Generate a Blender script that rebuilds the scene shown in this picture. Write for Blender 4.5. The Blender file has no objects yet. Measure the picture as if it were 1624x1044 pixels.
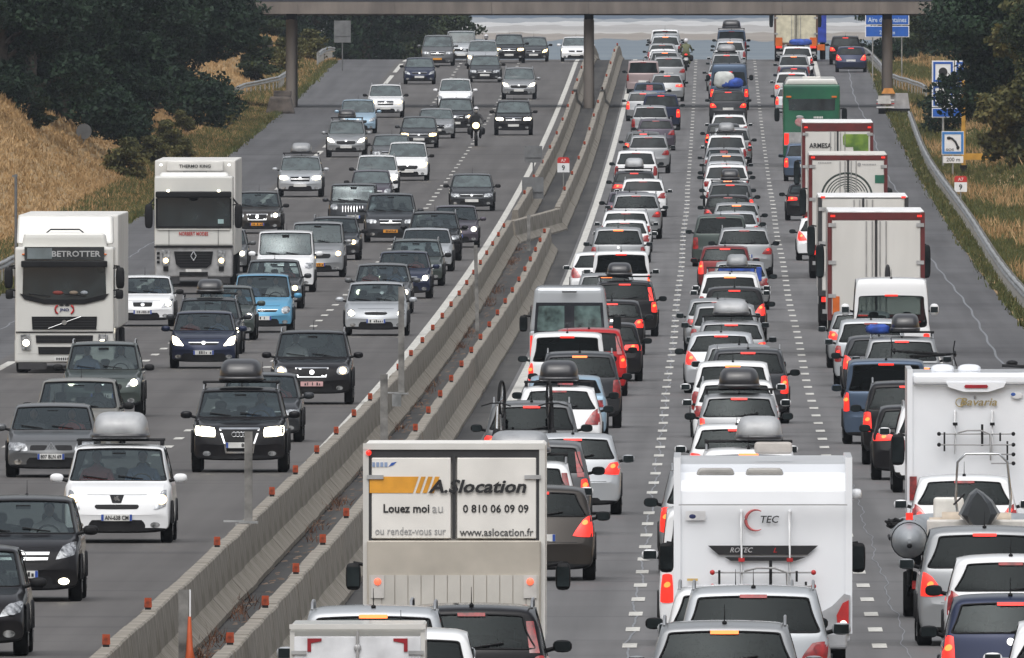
import bpy, bmesh, math, random
import numpy as np
from mathutils import Vector, Matrix
from mathutils.bvhtree import BVHTree
R = math.radians
rnd = random.Random(7)
S = bpy.context.scene
COL = S.collection
# ---------------------------------------------------------------- camera
F = 49000.0            # focal length in pixels of the 1624 px wide photograph
PX0, PY0, CH = 1136.0, 379.0, 6.5
CC = 12500.0 / F ** 2
cam = bpy.data.cameras.new('camera')
camo = bpy.data.objects.new('camera', cam); COL.objects.link(camo)
cam.sensor_width = 36.0; cam.lens = F * 36.0 / 1624.0
cam.clip_start = 5; cam.clip_end = 24000
camo.location = (0, 0, CH)
yaw = math.atan((PX0 - 812) / F); pit = math.atan((522 - PY0) / F)
camo.rotation_euler = (R(90) - pit, 0, yaw)
S.camera = camo
# ---------------------------------------------------------------- world, sun, exposure
SUN_EL, SUN_AZ = R(58), R(190)
w = bpy.data.worlds.new('World'); S.world = w; w.use_nodes = True
nt = w.node_tree; nt.nodes.clear()
wo = nt.nodes.new('ShaderNodeOutputWorld'); bg = nt.nodes.new('ShaderNodeBackground')
sk = nt.nodes.new('ShaderNodeTexSky'); sk.sky_type = 'NISHITA'; sk.sun_disc = False
sk.sun_elevation = SUN_EL; sk.sun_rotation = SUN_AZ; sk.air_density = 1.0; sk.dust_density = 3.0; sk.ozone_density = 1.0
hs = nt.nodes.new('ShaderNodeHueSaturation'); hs.inputs['Saturation'].default_value = 0.22
nt.links.new(sk.outputs[0], hs.inputs['Color'])
# overcast: the cloud layer is brighter overhead than near the horizon
tcw = nt.nodes.new('ShaderNodeTexCoord'); sxw = nt.nodes.new('ShaderNodeSeparateXYZ'); nt.links.new(tcw.outputs['Generated'], sxw.inputs[0])
mrw = nt.nodes.new('ShaderNodeMapRange'); mrw.inputs['From Min'].default_value = 0.; mrw.inputs['From Max'].default_value = .9; mrw.inputs['To Min'].default_value = .42; mrw.inputs['To Max'].default_value = 2.1
nt.links.new(sxw.outputs['Z'], mrw.inputs['Value'])
mxw = nt.nodes.new('ShaderNodeVectorMath'); mxw.operation = 'SCALE'; nt.links.new(hs.outputs[0], mxw.inputs[0]); nt.links.new(mrw.outputs[0], mxw.inputs['Scale']); nt.links.new(mxw.outputs[0], bg.inputs['Color'])
bg.inputs['Strength'].default_value = 0.125
nt.links.new(bg.outputs[0], wo.inputs['Surface'])
sl = bpy.data.lights.new('sun', 'SUN'); sl.energy = 1.5; sl.angle = R(80); sl.color = (1, 0.97, 0.93)
so = bpy.data.objects.new('sun', sl); COL.objects.link(so)
so.rotation_euler = (R(90) - SUN_EL, 0, -SUN_AZ + R(180))
so.location = (0, 0, 60)
vs = S.view_settings
vs.view_transform = 'Standard'; vs.look = 'None'; vs.exposure = -0.04; vs.gamma = 1.0; vs.use_curve_mapping = False
S.render.engine = 'CYCLES'
S.cycles.use_denoising = True
S.cycles.max_bounces = 6; S.cycles.diffuse_bounces = 2; S.cycles.glossy_bounces = 3; S.cycles.transparent_max_bounces = 12
S.cycles.transmission_bounces = 2; S.cycles.volume_bounces = 0
S.cycles.caustics_reflective = False; S.cycles.caustics_refractive = False
S.cycles.volume_step_rate = 10

# ---------------------------------------------------------------- road geometry
YC = 1780.0
def zr(Y):
    if Y <= YC: return CC * Y * Y
    zc = CC * YC * YC; g = 2 * CC * YC; k = 1.19e-4; d = Y - YC
    dm = (g + .01) / (2 * k)
    if d <= dm: return zc + g * d - k * d * d
    z1 = zc + g * dm - k * dm * dm
    return max(14.0, z1 - .01 * (d - dm))
def slope(Y): return math.atan((zr(Y + 1) - zr(Y - 1)) / 2)
def s_of_y(y, h=0.0):          # scale (px per metre) where a point of height h above the road shows at row y
    a = CH - h; b = PY0 - y    # a s - C' / s + b = 0
    return (-b + math.sqrt(b * b + 4 * a * 12500.0)) / (2 * a)
def XY(px, s): return (px - PX0) / s, F / s

# ---------------------------------------------------------------- materials
def nodes(m):
    m.use_nodes = True; t = m.node_tree; t.nodes.clear(); return t
def N(t, typ, **kw):
    n = t.nodes.new(typ)
    for k, v in kw.items():
        if k in n.inputs: n.inputs[k].default_value = v
        else: setattr(n, k, v)
    return n
MATS = {}
def mat(name, col, rough=.5, metal=0., coat=0., var=.12, scale=3., bump=0., emis=None, es=0., spec=.5, col2=None, coords='Object', stretch=(1, 1, 1), detail=4.):
    if name in MATS: return MATS[name]
    m = bpy.data.materials.new(name); t = nodes(m)
    o = N(t, 'ShaderNodeOutputMaterial'); p = N(t, 'ShaderNodeBsdfPrincipled')
    p.inputs['Roughness'].default_value = rough; p.inputs['Metallic'].default_value = metal
    p.inputs['Coat Weight'].default_value = coat; p.inputs['Coat Roughness'].default_value = .06
    p.inputs['Specular IOR Level'].default_value = spec
    t.links.new(p.outputs[0], o.inputs[0])
    tc = N(t, 'ShaderNodeTexCoord'); mp = N(t, 'ShaderNodeMapping'); mp.inputs['Scale'].default_value = stretch
    t.links.new(tc.outputs[coords], mp.inputs[0])
    nz = N(t, 'ShaderNodeTexNoise', Scale=scale, Detail=detail); t.links.new(mp.outputs[0], nz.inputs['Vector'])
    cr = N(t, 'ShaderNodeValToRGB')
    c2 = col2 or tuple(c * (1 - var * 2) for c in col)
    cr.color_ramp.elements[0].color = (*c2, 1); cr.color_ramp.elements[1].color = (*(col if col2 else tuple(min(1, c * (1 + var)) for c in col)), 1)
    cr.color_ramp.elements[0].position = .32; cr.color_ramp.elements[1].position = .68
    t.links.new(nz.outputs[0], cr.inputs[0]); t.links.new(cr.outputs[0], p.inputs['Base Color'])
    if bump:
        b = N(t, 'ShaderNodeBump', Strength=bump, Distance=.02); t.links.new(nz.outputs[0], b.inputs['Height']); t.links.new(b.outputs[0], p.inputs['Normal'])
    if emis:
        p.inputs['Emission Color'].default_value = (*emis, 1); p.inputs['Emission Strength'].default_value = es
        try: m.cycles.emission_sampling = 'NONE'
        except Exception: pass
    MATS[name] = m; return m
def paint(name, col, metal=0., rough=.35):
    if name in MATS: return MATS[name]
    m = bpy.data.materials.new(name); t = nodes(m)
    o = N(t, 'ShaderNodeOutputMaterial'); p = N(t, 'ShaderNodeBsdfPrincipled')
    p.inputs['Roughness'].default_value = rough; p.inputs['Metallic'].default_value = metal
    p.inputs['Coat Weight'].default_value = .85; p.inputs['Coat IOR'].default_value = 1.23; p.inputs['Coat Roughness'].default_value = .05; p.inputs['Specular IOR Level'].default_value = .06
    tc = N(t, 'ShaderNodeTexCoord'); nz = N(t, 'ShaderNodeTexNoise', Scale=2.5, Detail=5.)
    t.links.new(tc.outputs['Object'], nz.inputs['Vector'])
    sx = N(t, 'ShaderNodeSeparateXYZ'); t.links.new(tc.outputs['Object'], sx.inputs[0])
    # road film: a dust coat that thickens towards the sills
    mr = N(t, 'ShaderNodeMapRange'); mr.inputs['From Min'].default_value = .95; mr.inputs['From Max'].default_value = .2
    mr.inputs['To Min'].default_value = .03; mr.inputs['To Max'].default_value = .14; t.links.new(sx.outputs['Z'], mr.inputs['Value'])
    mu = N(t, 'ShaderNodeMath', operation='MULTIPLY'); t.links.new(mr.outputs[0], mu.inputs[0]); t.links.new(nz.outputs[0], mu.inputs[1])
    mx = N(t, 'ShaderNodeMix', data_type='RGBA'); mx.inputs[6].default_value = (*col, 1); mx.inputs[7].default_value = (.16, .145, .125, 1)
    t.links.new(mu.outputs[0], mx.inputs[0])
    ge = N(t, 'ShaderNodeNewGeometry'); mb = N(t, 'ShaderNodeMix', data_type='RGBA'); mb.inputs[7].default_value = (.05, .05, .05, 1)
    t.links.new(ge.outputs['Backfacing'], mb.inputs[0]); t.links.new(mx.outputs[2], mb.inputs[6])
    t.links.new(mb.outputs[2], p.inputs['Base Color']); t.links.new(p.outputs[0], o.inputs[0])
    MATS[name] = m; return m
def glass(name, tint, refl=(.80, .92, .95), k=1.0):
    if name in MATS: return MATS[name]
    m = bpy.data.materials.new(name); t = nodes(m)
    o = N(t, 'ShaderNodeOutputMaterial'); tr = N(t, 'ShaderNodeBsdfTransparent'); tr.inputs[0].default_value = (*tint, 1)
    gl = N(t, 'ShaderNodeBsdfGlossy', Roughness=.03); gl.inputs[0].default_value = (*refl, 1)
    fr = N(t, 'ShaderNodeFresnel', IOR=1.52 * k); mx = N(t, 'ShaderNodeMixShader')
    t.links.new(fr.outputs[0], mx.inputs[0]); t.links.new(tr.outputs[0], mx.inputs[1]); t.links.new(gl.outputs[0], mx.inputs[2])
    t.links.new(mx.outputs[0], o.inputs[0]); MATS[name] = m; return m
def light(name, col, strength):
    return mat(name, tuple(c * .6 for c in col), .3, emis=col, es=strength, var=.02)

PNT = {
 'white': paint('white_paint', (.74, .75, .76)), 'cream': paint('cream_paint', (.62, .58, .47)),
 'silver': paint('silver_paint', (.27, .28, .29), .45), 'pale': paint('pale_silver_paint', (.40, .42, .44), .35),
 'grey': paint('grey_paint', (.11, .115, .12), .4), 'tan': paint('beige_grey_paint', (.24, .23, .205), .5),
 'dark': paint('dark_grey_paint', (.035, .038, .043), .4), 'green': paint('dark_green_grey_paint', (.06, .075, .07), .4),
 'black': paint('black_paint', (.005, .005, .007), 0.), 'navy': paint('navy_paint', (.018, .025, .055), .3),
 'bluegrey': paint('blue_grey_paint', (.07, .10, .15), .45), 'sky': paint('light_blue_paint', (.10, .29, .45), .2),
 'iceblue': paint('ice_blue_paint', (.30, .42, .52), .45), 'red': paint('red_paint', (.36, .012, .015)),
 'wine': paint('dark_red_paint', (.14, .018, .02), .3), 'plum': paint('plum_grey_paint', (.075, .065, .085), .4),
 'pink': paint('faded_rose_paint', (.36, .29, .29), .3), 'brown': paint('brown_grey_paint', (.036, .032, .029), .4),
}
TRIM = mat('black_plastic', (.010, .010, .011), .6, var=.1, spec=.2)
RUB = mat('tyre_rubber', (.009, .009, .009), .8, var=.15, scale=12, spec=.2)
ALLOY = mat('wheel_alloy', (.35, .35, .36), .35, metal=.8)
CHROME = mat('chrome', (.7, .71, .72), .15, metal=1.)
GLS = glass('car_glass', (.62, .68, .66), k=1.14)
GLR = glass('rear_glass', (.36, .41, .41), refl=(.42, .47, .48), k=.95)
GLD = glass('tinted_glass', (.10, .12, .12), refl=(.32, .36, .37), k=.98)
GLO = mat('dark_window_glass', (.020, .026, .028), .07, spec=.14, var=.3, scale=2.5)
GLF = mat('grey_green_windscreen', (.055, .075, .075), .05, spec=.9, var=.3, scale=2.5, coat=.5)
SEAT = mat('seat_fabric', (.05, .05, .055), .9, scale=20)
CAB = mat('cabin_trim', (.035, .035, .036), .85)
LENS = mat('headlamp_lens', (.62, .64, .66), .1, coat=1., metal=.5, scale=11, col2=(.08, .085, .09))
HON = light('headlamp_lit', (1., .92, .70), 7.)
HWARM = light('headlamp_lit_warm', (1., .74, .38), 4.)
TOFF = mat('tail_lamp_red', (.30, .012, .012), .2, coat=1., var=.3, scale=9)
TON = light('brake_lamp_lit', (1., .035, .022), .95)
TAMB = light('brake_lamp_core', (1., .20, .04), 2.2)
AMB = mat('amber_lens', (.7, .16, .015), .25, coat=1.)
PLW = mat('plate_white', (.68, .68, .66), .4); PLY = mat('plate_yellow', (.72, .30, .03), .4); PLB = mat('plate_blue_band', (.02, .07, .35), .4)
PLP = mat('plate_pinkish', (.62, .38, .38), .4)
INK = mat('black_print', (.012, .012, .014), .5)
BOXK = mat('roof_box_black', (.02, .02, .023), .3, coat=.4); BOXG = mat('roof_box_grey', (.26, .27, .28), .35, coat=.4)
BOXS = mat('roof_box_silver', (.36, .37, .38), .35, coat=.3)

# ---------------------------------------------------------------- mesh helpers
class MB:
    def __init__(s): s.v = []; s.f = []; s.m = []; s.sm = []
    def add(s, vs, fs, mi=0, sm=False):
        b = len(s.v); s.v += [tuple(v) for v in vs]
        for f in fs: s.f.append([i + b for i in f]); s.m.append(mi); s.sm.append(sm)
    def box(s, x, y, z, sx, sy, sz, mi=0, tx=1., ty=1., sh=0.):     # centre x,y and BOTTOM z; tx,ty taper of the top, sh shifts top in y
        a, b = sx / 2, sy / 2
        v = [(x - a, y - b, z), (x + a, y - b, z), (x + a, y + b, z), (x - a, y + b, z)]
        a *= tx; b *= ty; y += sh
        v += [(x - a, y - b, z + sz), (x + a, y - b, z + sz), (x + a, y + b, z + sz), (x - a, y + b, z + sz)]
        s.add(v, [(3, 2, 1, 0), (4, 5, 6, 7), (0, 1, 5, 4), (1, 2, 6, 5), (2, 3, 7, 6), (3, 0, 4, 7)], mi)
    def prism(s, pts, y0, y1, mi=0):          # outline in x,z extruded along y
        n = len(pts); v = [(p[0], y0, p[1]) for p in pts] + [(p[0], y1, p[1]) for p in pts]
        s.add(v, [list(range(n)), list(range(2 * n - 1, n - 1, -1))] + [(i, i + n, (i + 1) % n + n, (i + 1) % n) for i in range(n)], mi)
    def tube(s, pts, r, n=8, mi=0, r2=None, sm=True):
        pts = [Vector(p) for p in pts]; v = []; L = len(pts)
        for i, p in enumerate(pts):
            d = (pts[min(i + 1, L - 1)] - pts[max(i - 1, 0)]).normalized()
            u = d.cross(Vector((0, 0, 1)));
            if u.length < .05: u = d.cross(Vector((1, 0, 0)))
            u.normalize(); q = d.cross(u)
            rr = r if r2 is None else r + (r2 - r) * i / (L - 1)
            if isinstance(r, (list, tuple)): rr = r[i]
            for k in range(n):
                a = 2 * math.pi * k / n; v.append(p + (u * math.cos(a) + q * math.sin(a)) * rr)
        f = [(i * n + k, i * n + (k + 1) % n, (i + 1) * n + (k + 1) % n, (i + 1) * n + k) for i in range(L - 1) for k in range(n)]
        s.add(v, f, mi, sm); s.add([v[k] for k in range(n)], [list(range(n))[::-1]], mi); s.add([v[(L - 1) * n + k] for k in range(n)], [list(range(n))], mi)
    def lathe(s, prof, axis='x', n=20, c=(0, 0, 0), mi=0, sm=True):   # prof (offset along axis, radius)
        v = []
        for (o, r) in prof:
            for k in range(n):
                a = 2 * math.pi * k / n; ca, sa = math.cos(a) * r, math.sin(a) * r
                v.append((c[0] + o, c[1] + ca, c[2] + sa) if axis == 'x' else ((c[0] + ca, c[1] + o, c[2] + sa) if axis == 'y' else (c[0] + ca, c[1] + sa, c[2] + o)))
        f = [(i * n + k, i * n + (k + 1) % n, (i + 1) * n + (k + 1) % n, (i + 1) * n + k) for i in range(len(prof) - 1) for k in range(n)]
        s.add(v, f, mi, sm)
        if prof[0][1] > .001: s.add([v[k] for k in range(n)], [list(range(n))[::-1]], mi)
        if prof[-1][1] > .001: s.add(v[-n:], [list(range(n))], mi)
    def ball(s, c, r, n=10, mi=0, e=1.0):          # e<1 squarer (superellipsoid)
        rx, ry, rz = r if isinstance(r, (tuple, list)) else (r, r, r)
        def pw(t): return math.copysign(abs(t) ** e, t)
        v = []; m = n * 2
        for i in range(n + 1):
            ph = -math.pi / 2 + math.pi * i / n
            for k in range(m):
                th = 2 * math.pi * k / m
                v.append((c[0] + rx * pw(math.cos(ph)) * pw(math.cos(th)), c[1] + ry * pw(math.cos(ph)) * pw(math.sin(th)), c[2] + rz * pw(math.sin(ph))))
        f = [(i * m + k, i * m + (k + 1) % m, (i + 1) * m + (k + 1) % m, (i + 1) * m + k) for i in range(n) for k in range(m)]
        s.add(v, f, mi, True)
    def mesh(s, name, mats):
        me = bpy.data.meshes.new(name); me.from_pydata(s.v, [], s.f); me.update()
        for m in (mats if isinstance(mats, (list, tuple)) else [mats]): me.materials.append(m)
        me.polygons.foreach_set('material_index', s.m); me.polygons.foreach_set('use_smooth', s.sm); me.validate(); return me
    def obj(s, name, mats, parent=None, loc=None, link=True):
        o = bpy.data.objects.new(name, s.mesh(name, mats))
        return fin(o, parent, loc, link)
KIDS = {}
def fin(o, parent=None, loc=None, link=True):
    if parent is not None: o.parent = parent; KIDS.setdefault(parent.name, []).append(o)
    if loc is not None: o.location = loc
    if link: COL.objects.link(o)
    return o
def rbox(name, sx, sy, sz, x, y, z, m, parent=None, bev=.04, seg=2, link=True, tx=1., ty=1., sh=0.):
    b = MB(); b.box(x, y, z, sx, sy, sz, 0, tx, ty, sh); me = b.mesh(name, m)
    bm = bmesh.new(); bm.from_mesh(me)
    bmesh.ops.bevel(bm, geom=bm.edges[:], offset=bev, segments=seg, affect='EDGES', profile=.6)
    for f in bm.faces: f.smooth = False
    bm.to_mesh(me); bm.free(); return fin(bpy.data.objects.new(name, me), parent, None, link)
def empty(name, loc=(0, 0, 0), rz=0., link=True, rx=0.):
    o = bpy.data.objects.new(name, None); o.empty_display_size = .3; o.location = loc; o.rotation_euler = (rx, 0, rz)
    if link: COL.objects.link(o)
    return o
USED = {}
def tag(o, label=None, cat=None, group=None, kind=None):
    if label:
        if label in USED: print('DUPLICATE LABEL', label)
        USED[label] = 1; o['label'] = label
    if cat: o['category'] = cat
    if group: o['group'] = group
    if kind: o['kind'] = kind
    return o
def copy_tree(o, parent=None, skip=()):
    c = o.copy()
    if parent is not None: c.parent = parent; KIDS.setdefault(parent.name, []).append(c)
    COL.objects.link(c)
    for ch in KIDS.get(o.name, []):
        if ch.name.split('.')[0] in skip: continue
        copy_tree(ch, c, skip)
    return c
def slot(o, i, m):
    o.material_slots[i].link = 'OBJECT'; o.material_slots[i].material = m
TXT = []
def text(s, width, height, x, y, z, m, parent, face=-1, bold=0., shear=0., name='lettering', link=True):
    """flat lettering centred on x, baseline z; face -1 looks along -y, +1 looks along +y"""
    cu = bpy.data.curves.new(name, 'FONT'); cu.body = s; cu.align_x = 'CENTER'; cu.offset = bold; cu.shear = shear; cu.resolution_u = 2; cu.extrude = .003
    o = bpy.data.objects.new(name + '_curve', cu); COL.objects.link(o)
    TXT.append((o, width, height, x, y, z, m, parent, face, name, link))
def flush_text():
    if not TXT: return
    dg = bpy.context.evaluated_depsgraph_get(); dg.update()
    for (o, W_, H_, x, y, z, m, parent, face, name, link) in TXT:
        me = bpy.data.meshes.new_from_object(o.evaluated_get(dg)); me.name = name
        n = len(me.vertices); co = np.zeros(n * 3); me.vertices.foreach_get('co', co); co = co.reshape(-1, 3)
        x0, x1, y0, y1 = co[:, 0].min(), co[:, 0].max(), co[:, 1].min(), co[:, 1].max()
        k = W_ / max(1e-6, x1 - x0); kz = H_ / max(1e-6, y1 - y0)
        out = np.empty_like(co)
        X_ = (co[:, 0] - (x0 + x1) / 2) * k; Z_ = (co[:, 1] - y0) * kz
        if face < 0: out[:, 0] = X_ + x; out[:, 1] = y - co[:, 2]
        else: out[:, 0] = -X_ + x; out[:, 1] = y + co[:, 2]
        out[:, 2] = Z_ + z
        me.vertices.foreach_set('co', out.ravel()); me.materials.clear(); me.materials.append(m); me.update()
        c = bpy.data.objects.new(name, me); fin(c, parent, None, link)
        bpy.data.objects.remove(o)
    TXT.clear()
HAZE = 0.000034
# ================================================================ LARGE STRUCTURE
def strip(name, xs, y0, y1, dy, zf, m, dz=0., cols=None, kind='structure'):
    ys = []; y = y0
    while y < y1: ys.append(y); y += dy
    ys.append(y1)
    v = []; f = []; n = len(xs)
    for y in ys:
        for x in xs: v.append((x, y, zf(x, y) + dz))
    for j in range(len(ys) - 1):
        for i in range(n - 1): f.append((j * n + i, j * n + i + 1, (j + 1) * n + i + 1, (j + 1) * n + i))
    me = bpy.data.meshes.new(name); me.from_pydata(v, [], f); me.materials.append(m)
    for p in me.polygons: p.use_smooth = True
    o = bpy.data.objects.new(name, me); COL.objects.link(o)
    if kind: o['kind'] = kind
    return o
def asphalt(name, c1, c2, rough=.55):
    m = bpy.data.materials.new(name); t = nodes(m)
    o = N(t, 'ShaderNodeOutputMaterial'); p = N(t, 'ShaderNodeBsdfPrincipled'); p.inputs['Roughness'].default_value = rough
    p.inputs['Specular IOR Level'].default_value = .12
    tc = N(t, 'ShaderNodeTexCoord')
    def nz(sc, st, det=4.):
        mp = N(t, 'ShaderNodeMapping'); mp.inputs['Scale'].default_value = st; t.links.new(tc.outputs['Object'], mp.inputs[0])
        n = N(t, 'ShaderNodeTexNoise', Scale=sc, Detail=det); t.links.new(mp.outputs[0], n.inputs['Vector']); return n
    long = nz(1., (1.6, .012, 1)); cross = nz(1., (.05, .09, 1), 6.); fine = nz(9., (1, 1, 1), 8.); pat = nz(.25, (1, .25, 1), 3.)
    a = N(t, 'ShaderNodeMath', operation='ADD'); lm = N(t, 'ShaderNodeMath', operation='MULTIPLY_ADD'); lm.inputs[1].default_value = 2.5; lm.inputs[2].default_value = -.75; t.links.new(long.outputs[0], lm.inputs[0]); t.links.new(lm.outputs[0], a.inputs[0]); t.links.new(cross.outputs[0], a.inputs[1])
    b = N(t, 'ShaderNodeMath', operation='ADD'); t.links.new(a.outputs[0], b.inputs[0]); t.links.new(pat.outputs[0], b.inputs[1])
    fs = N(t, 'ShaderNodeMath', operation='MULTIPLY_ADD'); fs.inputs[1].default_value = .5; t.links.new(fine.outputs[0], fs.inputs[0]); t.links.new(b.outputs[0], fs.inputs[2])
    mr = N(t, 'ShaderNodeMapRange'); mr.inputs['From Min'].default_value = 1.25; mr.inputs['From Max'].default_value = 2.25; t.links.new(fs.outputs[0], mr.inputs['Value'])
    mx = N(t, 'ShaderNodeMix', data_type='RGBA'); mx.inputs[6].default_value = (*c1, 1); mx.inputs[7].default_value = (*c2, 1); t.links.new(mr.outputs[0], mx.inputs[0])
    # dark transverse joints and patched strips
    j = nz(1., (.02, .35, 1), 2.); jr = N(t, 'ShaderNodeValToRGB'); e = jr.color_ramp.elements; e[0].position = .60; e[0].color = (1, 1, 1, 1); e[1].position = .66; e[1].color = (.78, .78, .79, 1)
    t.links.new(j.outputs[0], jr.inputs[0])
    mm = N(t, 'ShaderNodeMix', data_type='RGBA', blend_type='MULTIPLY'); mm.inputs[0].default_value = 1.; t.links.new(mx.outputs[2], mm.inputs[6]); t.links.new(jr.outputs[0], mm.inputs[7])
    t.links.new(mm.outputs[2], p.inputs['Base Color'])
    bp = N(t, 'ShaderNodeBump', Strength=.3, Distance=.01); t.links.new(fine.outputs[0], bp.inputs['Height']); t.links.new(bp.outputs[0], p.inputs['Normal'])
    t.links.new(p.outputs[0], o.inputs[0]); return m
ASP_L = asphalt('asphalt_left', (.074, .069, .066), (.106, .100, .096))
ASP_R = asphalt('asphalt_right', (.094, .092, .092), (.142, .139, .139))
ASP_S = asphalt('asphalt_shoulder', (.070, .069, .071), (.105, .104, .107))
GUL = asphalt('gutter_asphalt', (.045, .045, .046), (.085, .083, .08), .8)
WHT = mat('road_paint', (.55, .54, .50), .6, var=.25, scale=6, coords='Object')
CRK = mat('pale_joint_sealer', (.18, .19, .205), .5, var=.2)
GRASS = mat('dry_grass_ground', (.37, .24, .115), .95, col2=(.19, .135, .06), scale=.12, detail=8, bump=.3)
YF = 2300
def flat(x, y): return zr(y)
RY0 = 240.
road_l = strip('road', [-18.6 + i * (10.9 / 6) for i in range(7)], RY0, YF, 4., flat, ASP_L)
road_r = strip('road', [-5.0 + i * (10.9 / 6) for i in range(7)], RY0, YF, 4., flat, ASP_R)
strip('road_shoulder', [-22.2, -20.4, -18.6], RY0, YF, 4., flat, ASP_S)
strip('road_shoulder', [5.9, 7.3, 8.7], RY0, YF, 4., flat, ASP_S)
strip('road_median', [-7.7, -6.6, -5.0], RY0, YF, 4., lambda x, y: zr(y) - (.0 if abs(x + 6.6) > .1 else .03), GUL)
# terrain: one sheet, banks rising beside the shoulders
def sm(a, b, x):
    t = max(0., min(1., (x - a) / (b - a))); return t * t * (3 - 2 * t)
def bump2(x, y):
    return .35 * math.sin(x * .7 + y * .045) * math.sin(y * .021 + 1.3) + .2 * math.sin(x * 1.9 + y * .13)
def terr(x, y):
    z = zr(min(y, 2600)) if y <= 2600 else zr(2600)
    y = y / 2
    if y > 1300: z = 14 + (y - 1300) * .0235
    if x < -22.2:
        d = -22.2 - x; amp = 1.0 if y < 1250 else 0.
        # a mound in the cutting nearer than the bridge, lower bank beyond it
        hgt = 4.2 - 1.8 * sm(690, 760, y) + 1.8 * sm(820, 880, y)
        z += amp * (hgt * sm(1.0, 9.5, d) - .12 * sm(0, .6, d)) + amp * bump2(x, y) * sm(1.5, 6, d)
        z += 3.0 * sm(20, 60, d)
    elif x > 8.7:
        d = x - 8.7; amp = 1.0 if y < 1250 else 0.
        z += amp * (1.6 * sm(1.5, 8, d) - .06 * sm(0, .5, d)) + amp * .5 * bump2(x, y) * sm(1.5, 5, d) + 2.5 * sm(10, 40, d)
    else: z -= .12
    return z
xs = [-420, -250, -140, -90, -65, -50, -42, -38, -35, -32.5, -31, -30, -29, -28, -27, -26, -25, -24.2, -23.6, -23, -22.6, -22.2, -21.9, -15, -7, 0, 8.4, 8.7, 9.0, 9.4, 10, 10.7, 11.5, 12.5, 13.5, 15, 17, 20, 25, 32, 42, 60, 100, 180, 420]
ground = strip('ground', xs, 100, 2600, 8., terr, GRASS)
# fields and wooded rise beyond the crest; mirage and shimmer painted as ground bands
def lerp_(a, b, t): return a + (b - a) * t
def farz(x, y): return 14 + (y / 2 - 1300) * .0235
far_x = [-520, -260, -120, -40, 0, 40, 120, 260, 520]
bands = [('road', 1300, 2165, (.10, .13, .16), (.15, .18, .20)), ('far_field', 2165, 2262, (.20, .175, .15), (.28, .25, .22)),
         ('far_shimmer_band', 2262, 2292, (.42, .41, .39), (.34, .33, .31)), ('far_field', 2292, 2378, (.27, .26, .25), (.34, .33, .32)),
         ('far_shimmer_band', 2378, 2440, (.50, .50, .49), (.36, .36, .36)), ('far_field', 2440, 2500, (.20, .22, .24), (.26, .27, .28)),
         ('hill', 2500, 4200, (.05, .075, .11), (.08, .11, .15))]  # blue distance haze painted into the hill colour
def wav(x, b): return 0 if b in (1300, 4200) else 9 * math.sin(x * .11 + b) + 9 * math.sin(x * .37 + b * 2) + 8 * math.sin(x * 1.03 + b * 3) + 6 * math.sin(x * 2.1 + b)  # wavy band edges imitate heat shimmer
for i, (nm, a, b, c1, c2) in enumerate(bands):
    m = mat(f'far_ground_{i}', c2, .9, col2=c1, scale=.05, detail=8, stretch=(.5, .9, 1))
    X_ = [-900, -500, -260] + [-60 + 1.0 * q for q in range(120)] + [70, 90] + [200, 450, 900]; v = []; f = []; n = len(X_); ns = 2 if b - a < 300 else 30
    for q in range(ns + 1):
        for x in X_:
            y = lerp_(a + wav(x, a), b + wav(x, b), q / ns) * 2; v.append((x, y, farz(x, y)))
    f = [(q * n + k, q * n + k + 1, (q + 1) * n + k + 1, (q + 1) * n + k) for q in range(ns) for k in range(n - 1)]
    nm_ = 'far_mirage_band' if i == 0 else nm; me = bpy.data.meshes.new(nm_); me.from_pydata(v, [], f); me.materials.append(m); o = bpy.data.objects.new(nm_, me); COL.objects.link(o); o['kind'] = 'structure'
# ---------------------------------------------------------------- markings
def ribbon(name, x, y0, y1, wd, m, parent=None, dz=.008, dy=2.5, wob=None):
    v = []; f = []; ys = []; y = y0
    while y < y1: ys.append(y); y += dy
    ys.append(y1)
    for y in ys:
        xx = x + (wob(y) if wob else 0); z = zr(y) + dz
        v += [(xx - wd / 2, y, z), (xx + wd / 2, y, z)]
    f = [(2 * i, 2 * i + 1, 2 * i + 3, 2 * i + 2) for i in range(len(ys) - 1)]
    me = bpy.data.meshes.new(name); me.from_pydata(v, [], f); me.materials.append(m)
    return fin(bpy.data.objects.new(name, me), parent)
ribbon('edge_line', -8.15, RY0, YF, .24, WHT, road_l)
y = RY0
while y < YF:                                    # long dashes beside the left shoulder
    ribbon('edge_dash', -18.2, y, min(y + 39, YF), .24, WHT, road_l); y += 52
ribbon('edge_line', -4.78, RY0, YF, .24, WHT, road_r)
ribbon('edge_line', 5.72, RY0, YF, .24, WHT, road_r)
dm = MB(); dm.add([(-.10, 0, 0), (.10, 0, 0), (.10, 3.4, 0), (-.10, 3.4, 0)], [(0, 1, 2, 3)]); DASH = dm.mesh('lane_dash', WHT)
for par, x in ((road_l, -11.45), (road_l, -14.8), (road_r, -1.185), (road_r, 2.235)):
    rest = MB(); y = 300.0 + (x * 1.7) % 6
    while y < 2000:
        if y < 1300:
            o = bpy.data.objects.new('lane_dash', DASH); fin(o, par); o.location = (x + .02 * math.sin(y), y, zr(y) + .008); o.rotation_euler = (slope(y + 1.5), 0, 0)
        else: rest.add([(x - .08, y, zr(y) + .009), (x + .08, y, zr(y) + .009), (x + .08, y + 3, zr(y + 3) + .009), (x - .08, y + 3, zr(y + 3) + .009)], [(0, 1, 2, 3)])
        y += 13
    ro = rest.obj('distant_lane_dashes', WHT, par); ro['kind'] = 'stuff'
wb = lambda y: .035 * math.sin(y * .16) + .025 * math.sin(y * .41) + .015 * math.sin(y * .9)
ribbon('crack_sealer', -1.185, RY0, 1240, .03, CRK, road_r, .006, 1.2, wb)
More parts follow.
